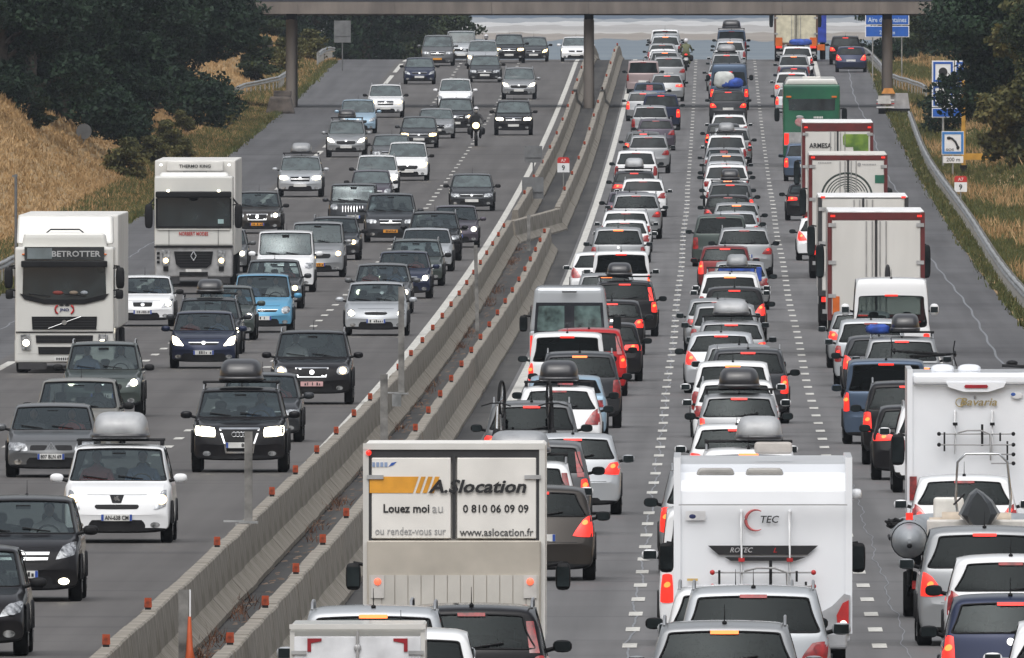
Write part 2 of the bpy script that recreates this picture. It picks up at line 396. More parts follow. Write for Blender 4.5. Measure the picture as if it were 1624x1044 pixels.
ribbon('crack_sealer', 2.6, RY0, 600, .016, CRK, road_r, .006, 1.2, wb)
ribbon('crack_sealer', 7.45, 790, 1760, .06, CRK, road_r, .006, 3, lambda y: .10 * math.sin(y * .022) + .03 * math.sin(y * .2))
ribbon('crack_sealer', 8.05, 680, 776, .05, CRK, road_r, .006, 3, wb)
ribbon('crack_sealer', -20.2, 840, 1280, .05, CRK, road_l, .006, 3, wb)
# ---------------------------------------------------------------- concrete barriers
CON = bpy.data.materials.new('weathered_concrete'); t = nodes(CON)
o_ = N(t, 'ShaderNodeOutputMaterial'); p_ = N(t, 'ShaderNodeBsdfPrincipled', Roughness=.85); tc = N(t, 'ShaderNodeTexCoord')
def nzz(sc, st, det=5.):
    mp = N(t, 'ShaderNodeMapping'); mp.inputs['Scale'].default_value = st; t.links.new(tc.outputs['Object'], mp.inputs[0])
    n = N(t, 'ShaderNodeTexNoise', Scale=sc, Detail=det); t.links.new(mp.outputs[0], n.inputs['Vector']); return n
n1 = nzz(1., (.4, 2.2, .25)); n2 = nzz(5., (1, 1, 1), 8.); n3 = nzz(.6, (1, .5, 3))
r1 = N(t, 'ShaderNodeValToRGB'); e = r1.color_ramp.elements; e[0].position = .35; e[0].color = (.12, .105, .088, 1); e[1].position = .62; e[1].color = (.34, .315, .275, 1)
t.links.new(n1.outputs[0], r1.inputs[0])
r2 = N(t, 'ShaderNodeValToRGB'); e = r2.color_ramp.elements; e[0].position = .3; e[0].color = (.7, .68, .64, 1); e[1].position = .7; e[1].color = (1, 1, 1, 1)
t.links.new(n2.outputs[0], r2.inputs[0])
mm = N(t, 'ShaderNodeMix', data_type='RGBA', blend_type='MULTIPLY'); mm.inputs[0].default_value = 1.; t.links.new(r1.outputs[0], mm.inputs[6]); t.links.new(r2.outputs[0], mm.inputs[7])
r3 = N(t, 'ShaderNodeValToRGB'); e = r3.color_ramp.elements; e[0].position = .55; e[0].color = (1, 1, 1, 1); e[1].position = .75; e[1].color = (.62, .62, .55, 1)
t.links.new(n3.outputs[0], r3.inputs[0])
m2 = N(t, 'ShaderNodeMix', data_type='RGBA', blend_type='MULTIPLY'); m2.inputs[0].default_value = 1.; t.links.new(mm.outputs[2], m2.inputs[6]); t.links.new(r3.outputs[0], m2.inputs[7])
t.links.new(m2.outputs[2], p_.inputs['Base Color'])
bp = N(t, 'ShaderNodeBump', Strength=.5, Distance=.03); t.links.new(n2.outputs[0], bp.inputs['Height']); t.links.new(bp.outputs[0], p_.inputs['Normal']); t.links.new(p_.outputs[0], o_.inputs[0])
MATS['weathered_concrete'] = CON
PROF = [(-.36, 0), (-.36, .08), (-.16, .30), (-.105, .80), (-.085, .82), (.085, .82), (.105, .80), (.16, .30), (.36, .08), (.36, 0)]
def seg_mesh(L):
    b = MB(); n = len(PROF); v = []
    for (yy, k) in ((0.0, 0), (.03, 1), (L - .03, 1), (L, 0)):
        for (x, z) in PROF: v.append((x * (1 if k else .965), yy, z * (1 if k else .993)))
    f = [(j * n + i, (j + 1) * n + i, (j + 1) * n + i + 1, j * n + i + 1) for j in range(3) for i in range(n - 1)]
    f += [list(range(n)), [3 * n + i for i in range(n)][::-1]]
    b.add(v, f); return b.mesh('barrier_segment', CON)
SEG = seg_mesh(5.985)
def barrier(y0, y1, xf, label, grp=None):
    e = empty('concrete_barrier', (xf(y0), y0, zr(y0))); tag(e, label, 'barrier', grp)
    y = y0
    while y < y1 - 1:
        x0, x1 = xf(y), xf(y + 6)
        o = bpy.data.objects.new('barrier_segment', SEG); fin(o, e)
        o.location = (x0 - xf(y0) + rnd.uniform(-.012, .012), y - y0, zr(y) - zr(y0) + rnd.uniform(-.012, .004))
        o.rotation_euler = (slope(y + 3), 0, -math.atan((x1 - x0) / 6)); y += 6
    return e
YK = 1102.0
XL = lambda y: -7.35 + .05 * math.sin(y * .01); XR = lambda y: -5.88 + .03 * math.sin(y * .015)
barrier(RY0 + 6, YK - 2, XL, 'long grey concrete barrier beside the oncoming lanes, near stretch')
barrier(RY0 + 6, YK - 24, XR, 'long grey concrete barrier beside the queue, near stretch')
barrier(YK + 36, 1960, XL, 'concrete barrier beside the oncoming lanes running up to the bridge')
barrier(YK + 48, 1960, XR, 'concrete barrier beside the queue running up to the bridge')
e = empty('concrete_barrier', (-7.32, YK + 6, zr(YK))); tag(e, 'short slanted concrete barrier closing the gap in the median', 'barrier')
for k in range(7):
    o = bpy.data.objects.new('barrier_segment', SEG); fin(o, e); a = math.atan(1.45 / 42)
    o.location = (1.45 / 42 * 6 * k, 6 * k - 3, zr(YK + 6 * k) - zr(YK)); o.rotation_euler = (slope(YK), 0, -a)
# reflectors on the barrier tops
REF = MB(); REF.box(0, 0, 0, .08, .05, .035, 1); REF.box(0, 0, .035, .10, .05, .125, 0, .9)
RM = REF.mesh('barrier_reflector', [mat('orange_reflector', (.34, .05, .012), .4, coat=.4, var=.3, scale=14), TRIM])
def refl(x, y, where, n):
    o = bpy.data.objects.new('barrier_reflector', RM); COL.objects.link(o); o.location = (x, y, zr(y) + .815)
    tag(o, None, 'reflector', 'orange reflectors along the ' + where); o['label'] = 'orange reflector on top of the ' + where
REFY = []
y = 374.6; k = 0
while y < 1920:
    if not (YK - 6 < y < YK + 36) and (y < 1150 or k % 2) and k not in (2, 4): refl(XL(y) - .02, y, 'concrete barrier beside the oncoming lanes', k)
    y += 28.2; k += 1
y = 376.; k = 0
while y < 1920:
    if not (YK - 24 < y < YK + 48) and (y < 1150 or k % 2): refl(XR(y) - .02, y, 'concrete barrier beside the queue', k)
    y += 28.6; k += 1
# ---------------------------------------------------------------- overpass
CB = mat('bridge_concrete', (.21, .185, .165), .85, col2=(.12, .105, .095), scale=1.2, stretch=(1, 1, .25), detail=7, bump=.2)
CBD = mat('bridge_soffit_concrete', (.13, .12, .11), .9, var=.15, scale=.8)
BY = 1596.; bz = zr(BY)
br = empty('road_bridge', (-6.6, BY, bz)); tag(br, 'grey concrete overpass crossing the whole motorway on slim round piers', 'bridge')
b = MB(); b.box(0, 5, 4.95, 120, 9.6, .55); b.obj('deck', CBD, br)
for sgn, yy in ((-1, -.25), (1, 10.25)):
    b = MB()
    for k in range(24): b.box(-57.5 + k * 5, yy, 4.86 + .0, 4.985, .5, .62)
    b.obj('edge_beam', CB, br)
    b = MB(); b.box(0, yy, 5.5, 120, .12, .9); b.obj('parapet', mat('navy_parapet', (.03, .035, .05), .5), br)
for (xx, dz, lab) in ((-15.4, 0, 1), (0, 0, 2), (15.45, 0, 3)):
    for yy in (1.5, 8.5):
        b = MB(); b.lathe([(-.4, .27), (4.6, .25)], 'z', 18, (xx, yy, 0)); b.obj('pier', CB, br)
        b = MB(); b.box(xx, yy, 4.58, .46, .46, .38); b.obj('bearing', TRIM, br)
for sx in (-1, 1):      # abutment slopes
    b = MB(); x0 = -6.6
    a = 21.5 * sx; c = 31 * sx
    v = [(a, -1, .1), (c, -1, 4.9), (c, 11, 4.9), (a, 11, .1), (a, -1, -1), (c, -1, -1), (c, 11, -1), (a, 11, -1)]
    b.add(v, [(0, 1, 2, 3), (0, 4, 5, 1), (3, 2, 6, 7), (1, 5, 6, 2)]); b.obj('abutment', CBD, br)
# ---------------------------------------------------------------- guardrails
GALV = mat('galvanised_steel', (.42, .43, .43), .4, metal=.6, var=.25, scale=2)
RAILP = [(-.02, .48), (.05, .50), (.07, .545), (.05, .585), (-.0, .61), (-.0, .625), (.05, .65), (.07, .69), (.05, .735), (-.02, .755)]
pm = MB(); pm.box(0, .0, -.1, .06, .1, .85); pm.box(0, .03, .5, .08, .06, .22); POST = pm.mesh('post', GALV)
def guardrail(x0f, y0, y1, side, label, step=8.):
    y0 *= 2; y1 *= 2; g0 = x0f; x0f = lambda y: g0(y / 2)
    e = empty('guardrail', (x0f(y0), y0, terr(x0f(y0), y0) + .06)); tag(e, label, 'guardrail')
    ys = []; y = y0
    while y < y1: ys.append(y); y += step
    z0 = e.location.z
    for i, y in enumerate(ys[:-1]):
        b = MB(); v = []
        for yy in (y, y + step + .06):
            for (dx, z) in RAILP: v.append((x0f(yy) - x0f(y0) + side * dx, yy - y0, zr(yy) + z - z0 + .02 * math.sin(yy * .33) + (.004 if yy > y else 0)))
        n = len(RAILP); b.add(v, [(k, k + 1, n + k + 1, n + k) for k in range(n - 1)], 0, True); b.obj('rail_panel', GALV, e)
        for q in (0, 4): o = bpy.data.objects.new('post', POST); fin(o, e); o.location = (x0f(y + q) - x0f(y0) - side * .09, y + q - y0, zr(y + q) - z0)
    return e
guardrail(lambda y: 9.15 + (.25 * sm(560, 760, y)) - .12 * math.sin(y * .03), 345, 764, -1, 'long galvanised guardrail along the right shoulder before the bridge')
guardrail(lambda y: 9.3 + 1.7 * (1 - sm(815, 850, y)) - .8 * sm(850, 930, y), 815, 940, -1, 'curved galvanised guardrail beyond the bridge beside the blue sign')
guardrail(lambda y: -22.75, 330, 520, 1, 'galvanised guardrail on the left shoulder beside the nearest white lorry')
guardrail(lambda y: -23.6 - 1.6 * sm(840, 815, y), 812, 850, 1, 'short galvanised guardrail just beyond the left bridge pier')
guardrail(lambda y: -22.9, 890, 930, 1, 'far galvanised guardrail end on the left where the road crests')
# ================================================================ VEHICLES: car builder
def lerp(a, b, t): return a + (b - a) * t
SPEC = {}
def spec(name, **k):
    d = dict(L=4.1, W=1.74, H=1.46, zb=.20, hood=.97, nose=.76, belt=.95, cowl=1.12, ws=.78, rr=.42, rb=.16, zd=.98, f1=.86, wr=.80,
             tail='corner', head='sweep', grille='bar', rails=False, clad=False, wheel=.31, badge='disc', rpil=.12, plate=PLW, tumble=.93, sty=0)
    d.update(k); d['hood'] -= .06; d['nose'] -= .07; d['belt'] -= .03; d['zb'] -= .03; SPEC[name] = d
spec('hatch')
spec('hatch2', L=3.95, W=1.70, H=1.49, tail='vert', head='round', hood=1.0, nose=.8, grille='slim', zd=1.0)
spec('hatch3', L=4.3, W=1.79, H=1.46, tail='horiz', head='slim', grille='vw', rb=.2)
spec('hatch4', L=4.2, W=1.77, H=1.48, tail='boomer', head='sweep', grille='mouth', rb=.22, rpil=.17)
spec('sedan', L=4.6, W=1.80, H=1.43, rr=1.05, rb=.52, zd=1.04, tail='horiz', head='slim', grille='chromebar')
spec('laguna', L=4.58, W=1.77, H=1.43, rr=.9, rb=.4, zd=1.02, tail='horiz', head='laguna', grille='twin', badge='diamond', hood=.96, nose=.74)
spec('wagon', L=4.65, W=1.80, H=1.48, rr=.36, rb=.14, zd=1.0, tail='corner', rails=True, grille='chromebar', head='slim')
spec('wagonv', L=4.7, W=1.84, H=1.56, rr=.34, rb=.12, zd=1.02, tail='pillar', rails=True, grille='volvo', head='slim', rpil=.17, hood=1.02, nose=.82)
spec('suv', L=4.5, W=1.85, H=1.67, zb=.27, hood=1.12, nose=.93, belt=1.08, cowl=1.25, zd=1.1, rr=.36, rb=.12, tail='corner', head='slim', grille='chromebar', rails=True, clad=True, wheel=.36)
spec('suv2', L=4.4, W=1.82, H=1.68, zb=.27, hood=1.10, nose=.90, belt=1.07, cowl=1.2, zd=1.1, rr=.36, rb=.12, tail='vert', head='sweep', grille='mouth', rails=True, clad=True, wheel=.35)
spec('suvvolvo', L=4.62, W=1.89, H=1.71, zb=.28, hood=1.13, nose=.95, belt=1.1, cowl=1.28, zd=1.12, rr=.34, rb=.1, tail='pillar', head='volvo', grille='volvo', rails=True, wheel=.37, rpil=.17, plate=PLP, badge='none')
spec('suvaudi', L=4.63, W=1.89, H=1.66, zb=.27, hood=1.12, nose=.94, belt=1.08, cowl=1.28, zd=1.1, rr=.4, rb=.14, tail='horiz', head='audi', grille='audi', rails=True, wheel=.37, badge='rings')
spec('jeep', L=4.5, W=1.84, H=1.78, zb=.34, hood=1.16, nose=1.06, belt=1.14, cowl=1.35, ws=.42, zd=1.15, rr=.16, rb=.06, tail='vert', head='round', grille='slots', clad=True, wheel=.38, wr=.88, badge='none')
spec('mpv', L=4.4, W=1.81, H=1.64, hood=1.05, nose=.80, belt=1.02, cowl=.92, ws=1.0, zd=1.05, rr=.34, rb=.12, tail='vert', head='sweep', grille='mouth', sty=1)
spec('scenic', L=4.27, W=1.81, H=1.62, hood=1.06, nose=.82, belt=1.03, cowl=.9, ws=.95, zd=1.05, rr=.34, rb=.12, tail='pillar', head='round', grille='slim', badge='diamond')
spec('picasso', L=4.28, W=1.75, H=1.64, hood=1.03, nose=.78, belt=1.0, cowl=.88, ws=1.0, zd=1.0, rr=.38, rb=.12, tail='vert', head='round', grille='slim', badge='chevron')
spec('lion', L=4.53, W=1.84, H=1.64, hood=1.08, nose=.84, belt=1.03, cowl=.98, ws=.95, zd=1.05, rr=.34, rb=.12, tail='boomer', head='lion', grille='lion', badge='lion', rpil=.15)
spec('bclass', L=4.36, W=1.79, H=1.56, hood=1.05, nose=.84, belt=1.0, cowl=.98, ws=.85, zd=1.02, tail='horiz', head='merc', grille='merc', badge='star')
spec('kia', L=4.05, W=1.72, H=1.46, tail='vert', head='kia', grille='kia', hood=1.0, nose=.80)
spec('seat', L=4.26, W=1.82, H=1.44, tail='corner', head='kia', grille='seat', badge='disc')
spec('ford', L=4.34, W=1.80, H=1.49, tail='vert', head='round', grille='ford', badge='none', hood=.99, nose=.78, rpil=.15)
spec('bigmpv', L=4.8, W=1.90, H=1.76, hood=1.14, nose=.9, belt=1.1, cowl=1.05, ws=.95, zd=1.1, rr=.3, rb=.1, tail='vert', head='slim', grille='chromebar', plate=PLY)
spec('ludo', L=4.3, W=1.80, H=1.80, hood=1.15, nose=.92, belt=1.08, cowl=.95, ws=.7, zd=1.1, rr=.12, rb=.05, wr=.87, tail='low', head='round', grille='mouth', f1=.88)
spec('minivan', L=4.8, W=1.86, H=1.92, hood=1.20, nose=.98, belt=1.18, cowl=.85, ws=.55, zd=1.18, rr=.12, rb=.05, wr=.88, tail='vert', head='blocky', grille='slim', badge='none')
spec('bigvan', L=5.6, W=1.98, H=2.48, zb=.30, hood=1.35, nose=1.08, belt=1.3, cowl=.95, ws=.8, zd=1.22, rr=.16, rb=.05, wr=.88, tail='vert', head='round', grille='mouth', f1=.66, wheel=.34, rpil=.11, tumble=.96)
spec('tallvan', L=5.4, W=1.98, H=2.42, zb=.30, hood=1.35, nose=1.08, belt=1.3, cowl=.95, ws=.8, zd=1.22, rr=.16, rb=.05, wr=.88, tail='vert', head='round', grille='mouth', f1=.64, wheel=.34, rpil=.14, tumble=.96)

def car_rings(d):
    L, W, H = d['L'], d['W'], d['H']; hw = W / 2; r = -L / 2; f = L / 2
    yrb = r + d['rb']; yrr = r + d['rr']; yc = f - d['cowl']; yrf = yc - d['ws']; ht = H - .055
    st = []   # y, ztop, zbelt, bend, wk, tag of the segment that follows, arch
    B = d['belt']; zd = d['zd']
    lowtop = .60 + (d['zb'] - .2)
    st.append((r, lowtop, lowtop - .04, .16, .93, ''))
    st.append((r + .03, lowtop + .06, lowtop + .02, .16, .955, ''))
    if d['rb'] > .3: st.append((r + .10, zd - .08, zd - .12, .13, .965, '')); st.append((r + .17, zd, zd - .05, .12, .975, ''))
    st.append((yrb - .02, zd - .03, min(B, zd - .06), .12, .98, ''))
    st.append((yrb + .02, zd + .02, min(B, zd), .12, .985, 'rg'))
    f1 = d['f1']
    for q, tg in ((.1 * f1, 'rg'), (.5 * f1, 'rg'), (.9 * f1, 'rg'), (f1, '')):
        st.append((lerp(yrb + .02, yrr, q), lerp(zd + .02, ht, q), B, .10 - .03 * q, .99, tg))
    st.append((yrr, ht, B, .06, 1., ''))
    st.append((yrr + .16, H - .02, B, .03, 1., 'side'))
    bp = lerp(yrr, yrf, .52)
    st.append((lerp(yrr + .16, bp, .5), H, B, 0, 1., 'side'))
    st.append((bp - .06, H, B, 0, 1., 'pil'))
    st.append((bp + .06, H, B, 0, 1., 'side'))
    st.append((lerp(bp + .06, yrf, .55), H - .008, B, 0, 1., 'side'))
    st.append((yrf - .10, H - .03, B, -.04, 1., 'side'))
    st.append((yrf, H - .055, B, -.07, 1., ''))
    st.append((yrf + .03, H - .07, B, -.08, 1., 'ws')); st.append((yrf + .10, lerp(H - .05, d['hood'], .10), B, -.09, 1., 'ws'))
    st.append((lerp(yrf, yc, .52), lerp(H - .05, d['hood'], .48), B, -.12, 1., 'ws'))
    st.append((yc - .10, lerp(H - .05, d['hood'], .88), min(B, d['hood'] - .04), -.15, 1., 'ws')); st.append((yc - .03, d['hood'] + .02, min(B, d['hood'] - .05), -.16, 1., ''))
    st.append((yc + .04, d['hood'] - .015, min(B, d['hood'] - .07), -.16, .995, ''))
    hl = f - .10 - (yc + .04)
    for q in (.35, .72):
        z = lerp(d['hood'] - .01, d['nose'] + .02, q ** 1.5); st.append((yc + .04 + hl * q, z, z - .08, -.20, .985 - .02 * q, ''))
    st.append((f - .16, d['nose'], d['nose'] - .07, -.26, .955, ''))
    st.append((f - .06, d['nose'] - .11, d['nose'] - .16, -.28, .945, ''))
    st.append((f - .015, .56 + (d['zb'] - .2), .52 + (d['zb'] - .2), -.28, .94, ''))
    st.append((f, .50 + (d['zb'] - .2), .46 + (d['zb'] - .2), -.28, .935, ''))
    return st
def build_body(d):
    st = car_rings(d); hw = d['W'] / 2; H = d['H']; B = d['belt']; zb0 = d['zb']
    V = []; rings = []
    for si, (y, zt, zbl, bend, wk, tg) in enumerate(st):
        w_ = hw * wk; zb = zb0 + (.03 if si in (0, len(st) - 1) else 0)
        g = max(0., min(1., (zt - B) / (H - B)))
        cabin = zt > B + .03
        wt = lerp(hw * d['tumble'] * .97, hw * d['wr'], g) if cabin else w_ * .86
        k = min(1., max(.12, (zt - zbl) / .35))
        pil = d['rpil'] - .02 if si < len(st) // 2 else .042
        p = [(0, zb), (.84 * w_, zb), (.965 * w_, zb + .07), (1.0 * w_, zb + .30 * (zbl - zb)), (.998 * w_, zb + .68 * (zbl - zb)), (.975 * w_, zbl - .04 * min(1, (zbl - zb) / .4)), (.945 * w_, zbl)]
        p8 = (wt, zt - .055 * k)
        p7 = (lerp(p[6][0], p8[0], .5) + .012 * g, lerp(p[6][1], p8[1], .5))
        p += [p7, p8, (wt - pil * k, zt - .024 * k), ((wt - pil) * .88, zt - .018 * k), ((wt - pil) * .45, zt - .004 * k), (0, zt)]
        ring = []
        for j, (x, z) in enumerate(p):
            def addv(xx): V.append((xx, y + bend * (abs(xx) / hw) ** 2, z)); return len(V) - 1
            if j in (0, 12): i = addv(x); ring.append((i, i))
            else: ring.append((addv(-x), addv(x)))
        rings.append(ring)
    body = []; mi = []; holes = {'rear_window': [], 'windscreen': [], 'side': []}
    blk = 3 if d['clad'] else 2
    for a in range(len(rings) - 1):
        A, Bq = rings[a], rings[a + 1]; tg = st[a][5]
        for j in range(12):
            for sd in (0, 1):
                q = (A[j][sd], A[j + 1][sd], Bq[j + 1][sd], Bq[j][sd])
                if len(set(q)) < 3: continue
                if sd == 1: q = q[::-1]
                key = None
                if tg in ('rg', 'ws') and j in (9, 10, 11): key = 'rear_window' if tg == 'rg' else 'windscreen'
                if tg == 'side' and j in (6, 7): key = 'side'
                if key: holes[key].append((q, sd, a)); continue
                body.append(q); mi.append(1 if (j < blk or (tg == 'pil' and j in (6, 7))) else 0)
    # end caps with curved columns
    for ri, flip in ((0, False), (len(rings) - 1, True)):
        ring = rings[ri]; y, _, _, bend, wk, _ = st[ri]; prev = None
        for j in range(1, 12):
            l, r_ = ring[j]; x = V[r_][0]; z = V[r_][2]; row = [l]
            for c in (-.5, 0, .5):
                if j == 1 and c == 0: row.append(ring[0][0]); continue
                V.append((x * c, y + bend * (abs(x * c) / hw) ** 2, z)); row.append(len(V) - 1)
            row.append(r_)
            if prev:
                for c in range(4):
                    q = (prev[c], prev[c + 1], row[c + 1], row[c]); body.append(q if not flip else q[::-1]); mi.append(1 if j <= 2 else 0)
            prev = row
        top = ring[12][0]
        for c in range(4):
            q = (prev[c], prev[c + 1], top); body.append(q if not flip else q[::-1]); mi.append(0)
    return V, body, mi, holes
def submesh(name, V, faces, mis, mats, off=0., levels=1, smooth=True):
    used = {}; vs = []; fs = []
    for f in faces:
        r_ = []
        for i in f:
            if i not in used: used[i] = len(vs); vs.append(V[i])
            r_.append(used[i])
        fs.append(r_)
    me = bpy.data.meshes.new(name); me.from_pydata(vs, [], fs); me.update()
    if mis is not None: me.polygons.foreach_set('material_index', mis)
    for p in me.polygons: p.use_smooth = True
    for m in mats: me.materials.append(m)
    bm = bmesh.new(); bm.from_mesh(me); bmesh.ops.recalc_face_normals(bm, faces=bm.faces); bm.to_mesh(me); bm.free()
    o = bpy.data.objects.new('tmp', me); COL.objects.link(o)
    s = o.modifiers.new('s', 'SUBSURF'); s.levels = levels; s.render_levels = levels
    return o, me, name
def finalize(tmp):
    dg = bpy.context.evaluated_depsgraph_get(); dg.update(); out = []
    for (o, me, name) in tmp:
        m2 = bpy.data.meshes.new_from_object(o.evaluated_get(dg)); m2.name = name; out.append(m2)
        bpy.data.objects.remove(o); bpy.data.meshes.remove(me)
    return out
def patch(bvh, quad, nu, nv, side, off, L, rnd_=0., bulge=0.):
    """curved patch laid on the body; quad = 4 corners (x,z) counter-clockwise seen from the side the patch faces"""
    vs = []; (a, b, c, e) = quad
    for j in range(nv + 1):
        for i in range(nu + 1):
            u = i / nu * 2 - 1; v = j / nv * 2 - 1
            if rnd_: u, v = u * math.sqrt(1 - rnd_ * v * v / 2), v * math.sqrt(1 - rnd_ * u * u / 2)
            uu, vv = (u + 1) / 2, (v + 1) / 2
            x = lerp(lerp(a[0], b[0], uu), lerp(e[0], c[0], uu), vv); z = lerp(lerp(a[1], b[1], uu), lerp(e[1], c[1], uu), vv)
            h, n, _, _ = bvh.ray_cast(Vector((x, side * 8, z)), Vector((0, -side, 0)))
            if h is None or h.y * side < L * .12: h, n, _, _ = bvh.find_nearest(Vector((x, side * L * .44, z)))
            if n.y * side < 0: n = -n
            o_ = off + bulge * (1 - u * u) * (1 - v * v)
            vs.append(h + Vector((n.x * .3, side * (abs(n.y) * .7 + .3), n.z * .3)) * o_)
    fs = [(j * (nu + 1) + i, j * (nu + 1) + i + 1, (j + 1) * (nu + 1) + i + 1, (j + 1) * (nu + 1) + i) for j in range(nv) for i in range(nu)]
    if side > 0: fs = [f[::-1] for f in fs]
    return vs, fs
WHEELM = {}
def wheel_meshes(r):
    if r in WHEELM: return WHEELM[r]
    b = MB(); b.lathe([(-.10, r * .62), (-.10, r * .93), (-.075, r), (.075, r), (.10, r * .93), (.10, r * .62)], 'x', 24); t_ = b.mesh('wheel', RUB)
    b = MB(); b.lathe([(-.07, r * .63), (-.06, r * .2), (-.06, .0)], 'x', 20); b.lathe([(.10, r * .63), (.085, r * .58), (.06, r * .5), (.065, r * .2), (.08, r * .12), (.08, 0)], 'x', 20)
    for k in range(5):
        a = k * 2 * math.pi / 5; b.tube([(.085, math.cos(a) * r * .1, math.sin(a) * r * .1), (.09, math.cos(a) * r * .6, math.sin(a) * r * .6)], .022, 5)
    rm = b.mesh('rim', ALLOY); WHEELM[r] = (t_, rm); return WHEELM[r]
PROTO = {}
def sub(root, name, mb, mats, link=False): return mb.obj(name, mats, root, None, link)
def make_proto(nm):
    d = SPEC[nm]; L, W, H = d['L'], d['W'], d['H']; hw = W / 2; B = d['belt']
    V, body, mi, holes = build_body(d)
    lv = 2 if H < 2.2 else 2
    tmp = [submesh('body', V, body, mi, [PNT['white'], TRIM], levels=lv)]
    for k, n in (('windscreen', 'windscreen'), ('rear_window', 'rear_window')):
        tmp.append(submesh(n, V, [q for q, s_, a in holes[k]], None, [GLS], levels=lv))
    sides = {}
    st = car_rings(d)
    for q, s_, a in holes['side']:
        front = st[a][0] > lerp(-L / 2 + d['rr'], L / 2 - d['cowl'] - d['ws'], .52); sides.setdefault((s_, front), []).append(q)
    for k in sorted(sides): tmp.append(submesh('side_window', V, sides[k], None, [GLS], levels=lv))
    ms = finalize(tmp); bodym = ms[0]
    # inset the glass a little and rim it in black
    root = bpy.data.objects.new(nm, None); root.empty_display_size = .3
    def P(name, me): return fin(bpy.data.objects.new(name, me), root, None, False)
    P('body', bodym)
    for me in ms[1:]:
        nv = len(me.vertices); co = np.zeros(nv * 3); me.vertices.foreach_get('co', co); co = co.reshape(-1, 3)
        nn = np.zeros(nv * 3); me.vertices.foreach_get('normal', nn) if False else None
        nn = np.array([v.normal[:] for v in me.vertices]); c = co.mean(0)
        sgn = np.sign(((co - np.array([0, 0, B * .6])) * nn).sum(1)); co = co - nn * sgn[:, None] * .008
        me.vertices.foreach_set('co', co.ravel()); me.update(); P(me.name.split('.')[0], me)
    bm = bmesh.new(); bm.from_mesh(bodym)
    for me in ms[1:]: bm.from_mesh(me)
    bvh = BVHTree.FromBMesh(bm); bm.free()
    # window surround (front and rear): thin black rubber tube round the hole border
    for me in ms[1:3]:
        bm = bmesh.new(); bm.from_mesh(me); be = [e for e in bm.edges if e.is_boundary]
        adj = {}
        for e_ in be:
            a, b_ = e_.verts; adj.setdefault(a.index, []).append(b_.index); adj.setdefault(b_.index, []).append(a.index)
        s0 = next(iter(adj)); loop = [s0]; prev = None; cur = s0
        while True:
            nx = [q for q in adj[cur] if q != prev]
            if not nx or nx[0] == s0 and len(loop) > 2: break
            prev, cur = cur, nx[0]; loop.append(cur)
            if len(loop) > 600: break
        bm.verts.ensure_lookup_table(); sy = 1 if me is ms[1] else -1
        pts = [bm.verts[i].co + Vector((0, sy * .008, .004)) for i in loop]; bm.free()
        b = MB(); b.tube(pts + [pts[0], pts[1]], .013, 4); sub(root, 'window_seal', b, TRIM)
    gp = MB()
    def pt(name, quads, mats, side, off=.006, nu=6, nv=4, rd=0., bl=0., parent=None):
        b = MB(); qs = quads if isinstance(quads[0][0], (tuple, list)) else [quads]
        for q in qs:
            vs, fs = patch(bvh, q, nu, nv, side, off, L, rd, bl); b.add(vs, fs, 0, True)
        return sub(parent or root, name, b, mats)
    def mir(q): return [(-x, z) for (x, z) in (q[1], q[0], q[3], q[2])]
    def both(name, q, m, side, **k):
        return [pt(name, qq, m, side, **k) for qq in (q, mir(q))]
    dz = d['zb'] - .2; nz = d['nose']; hl = []
    # ---- headlamps: outer corner quads (x,z)
    hd = d['head']
    Q = {'sweep': [(.50, nz - .15), (.80, nz - .10), (.84, nz + .05), (.60, nz - .02)], 'round': [(.55, nz - .17), (.80, nz - .15), (.81, nz + .02), (.56, nz + .0)],
         'slim': [(.47, nz - .14), (.80, nz - .12), (.82, nz - .01), (.48, nz - .02)], 'laguna': [(.44, nz - .15), (.84, nz - .13), (.83, nz + .0), (.50, nz - .01)],
         'volvo': [(.52, nz - .19), (.82, nz - .17), (.80, nz + .0), (.56, nz - .01)], 'audi': [(.44, nz - .16), (.82, nz - .13), (.83, nz + .03), (.45, nz + .0)],
         'lion': [(.58, nz - .19), (.80, nz - .14), (.80, nz + .10), (.72, nz + .08)], 'merc': [(.50, nz - .13), (.80, nz - .07), (.82, nz + .11), (.62, nz + .05)],
         'kia': [(.50, nz - .14), (.80, nz - .11), (.84, nz + .08), (.70, nz + .05)], 'blocky': [(.58, nz - .14), (.84, nz - .14), (.84, nz + .0), (.58, nz + .0)]}[hd]
    qz = sum(z for x, z in Q) / 4; Q = [(x * hw / .87 * .975, qz + (z - qz) * 1.2) for x, z in Q]
    rd = .9 if hd in ('round', 'volvo') else .35
    cx = sum(p[0] for p in Q) / 4; cz = sum(p[1] for p in Q) / 4 - .005
    for q, sx in ((Q, 1), (mir(Q), -1)):
        h = pt('headlight', q, [LENS], 1, off=.012, rd=rd, bl=.012)
        r_ = .078
        c = sx * cx; b = MB(); vs, fs = patch(bvh, [(c - r_, cz - r_), (c + r_, cz - r_), (c + r_, cz + r_), (c - r_, cz + r_)], 6, 6, 1, .032, L, 1.)
        b.add(vs, fs, 0, True); b.obj('lamp', [LENS], h, None, False)
    # ---- grilles
    g = d['grille']
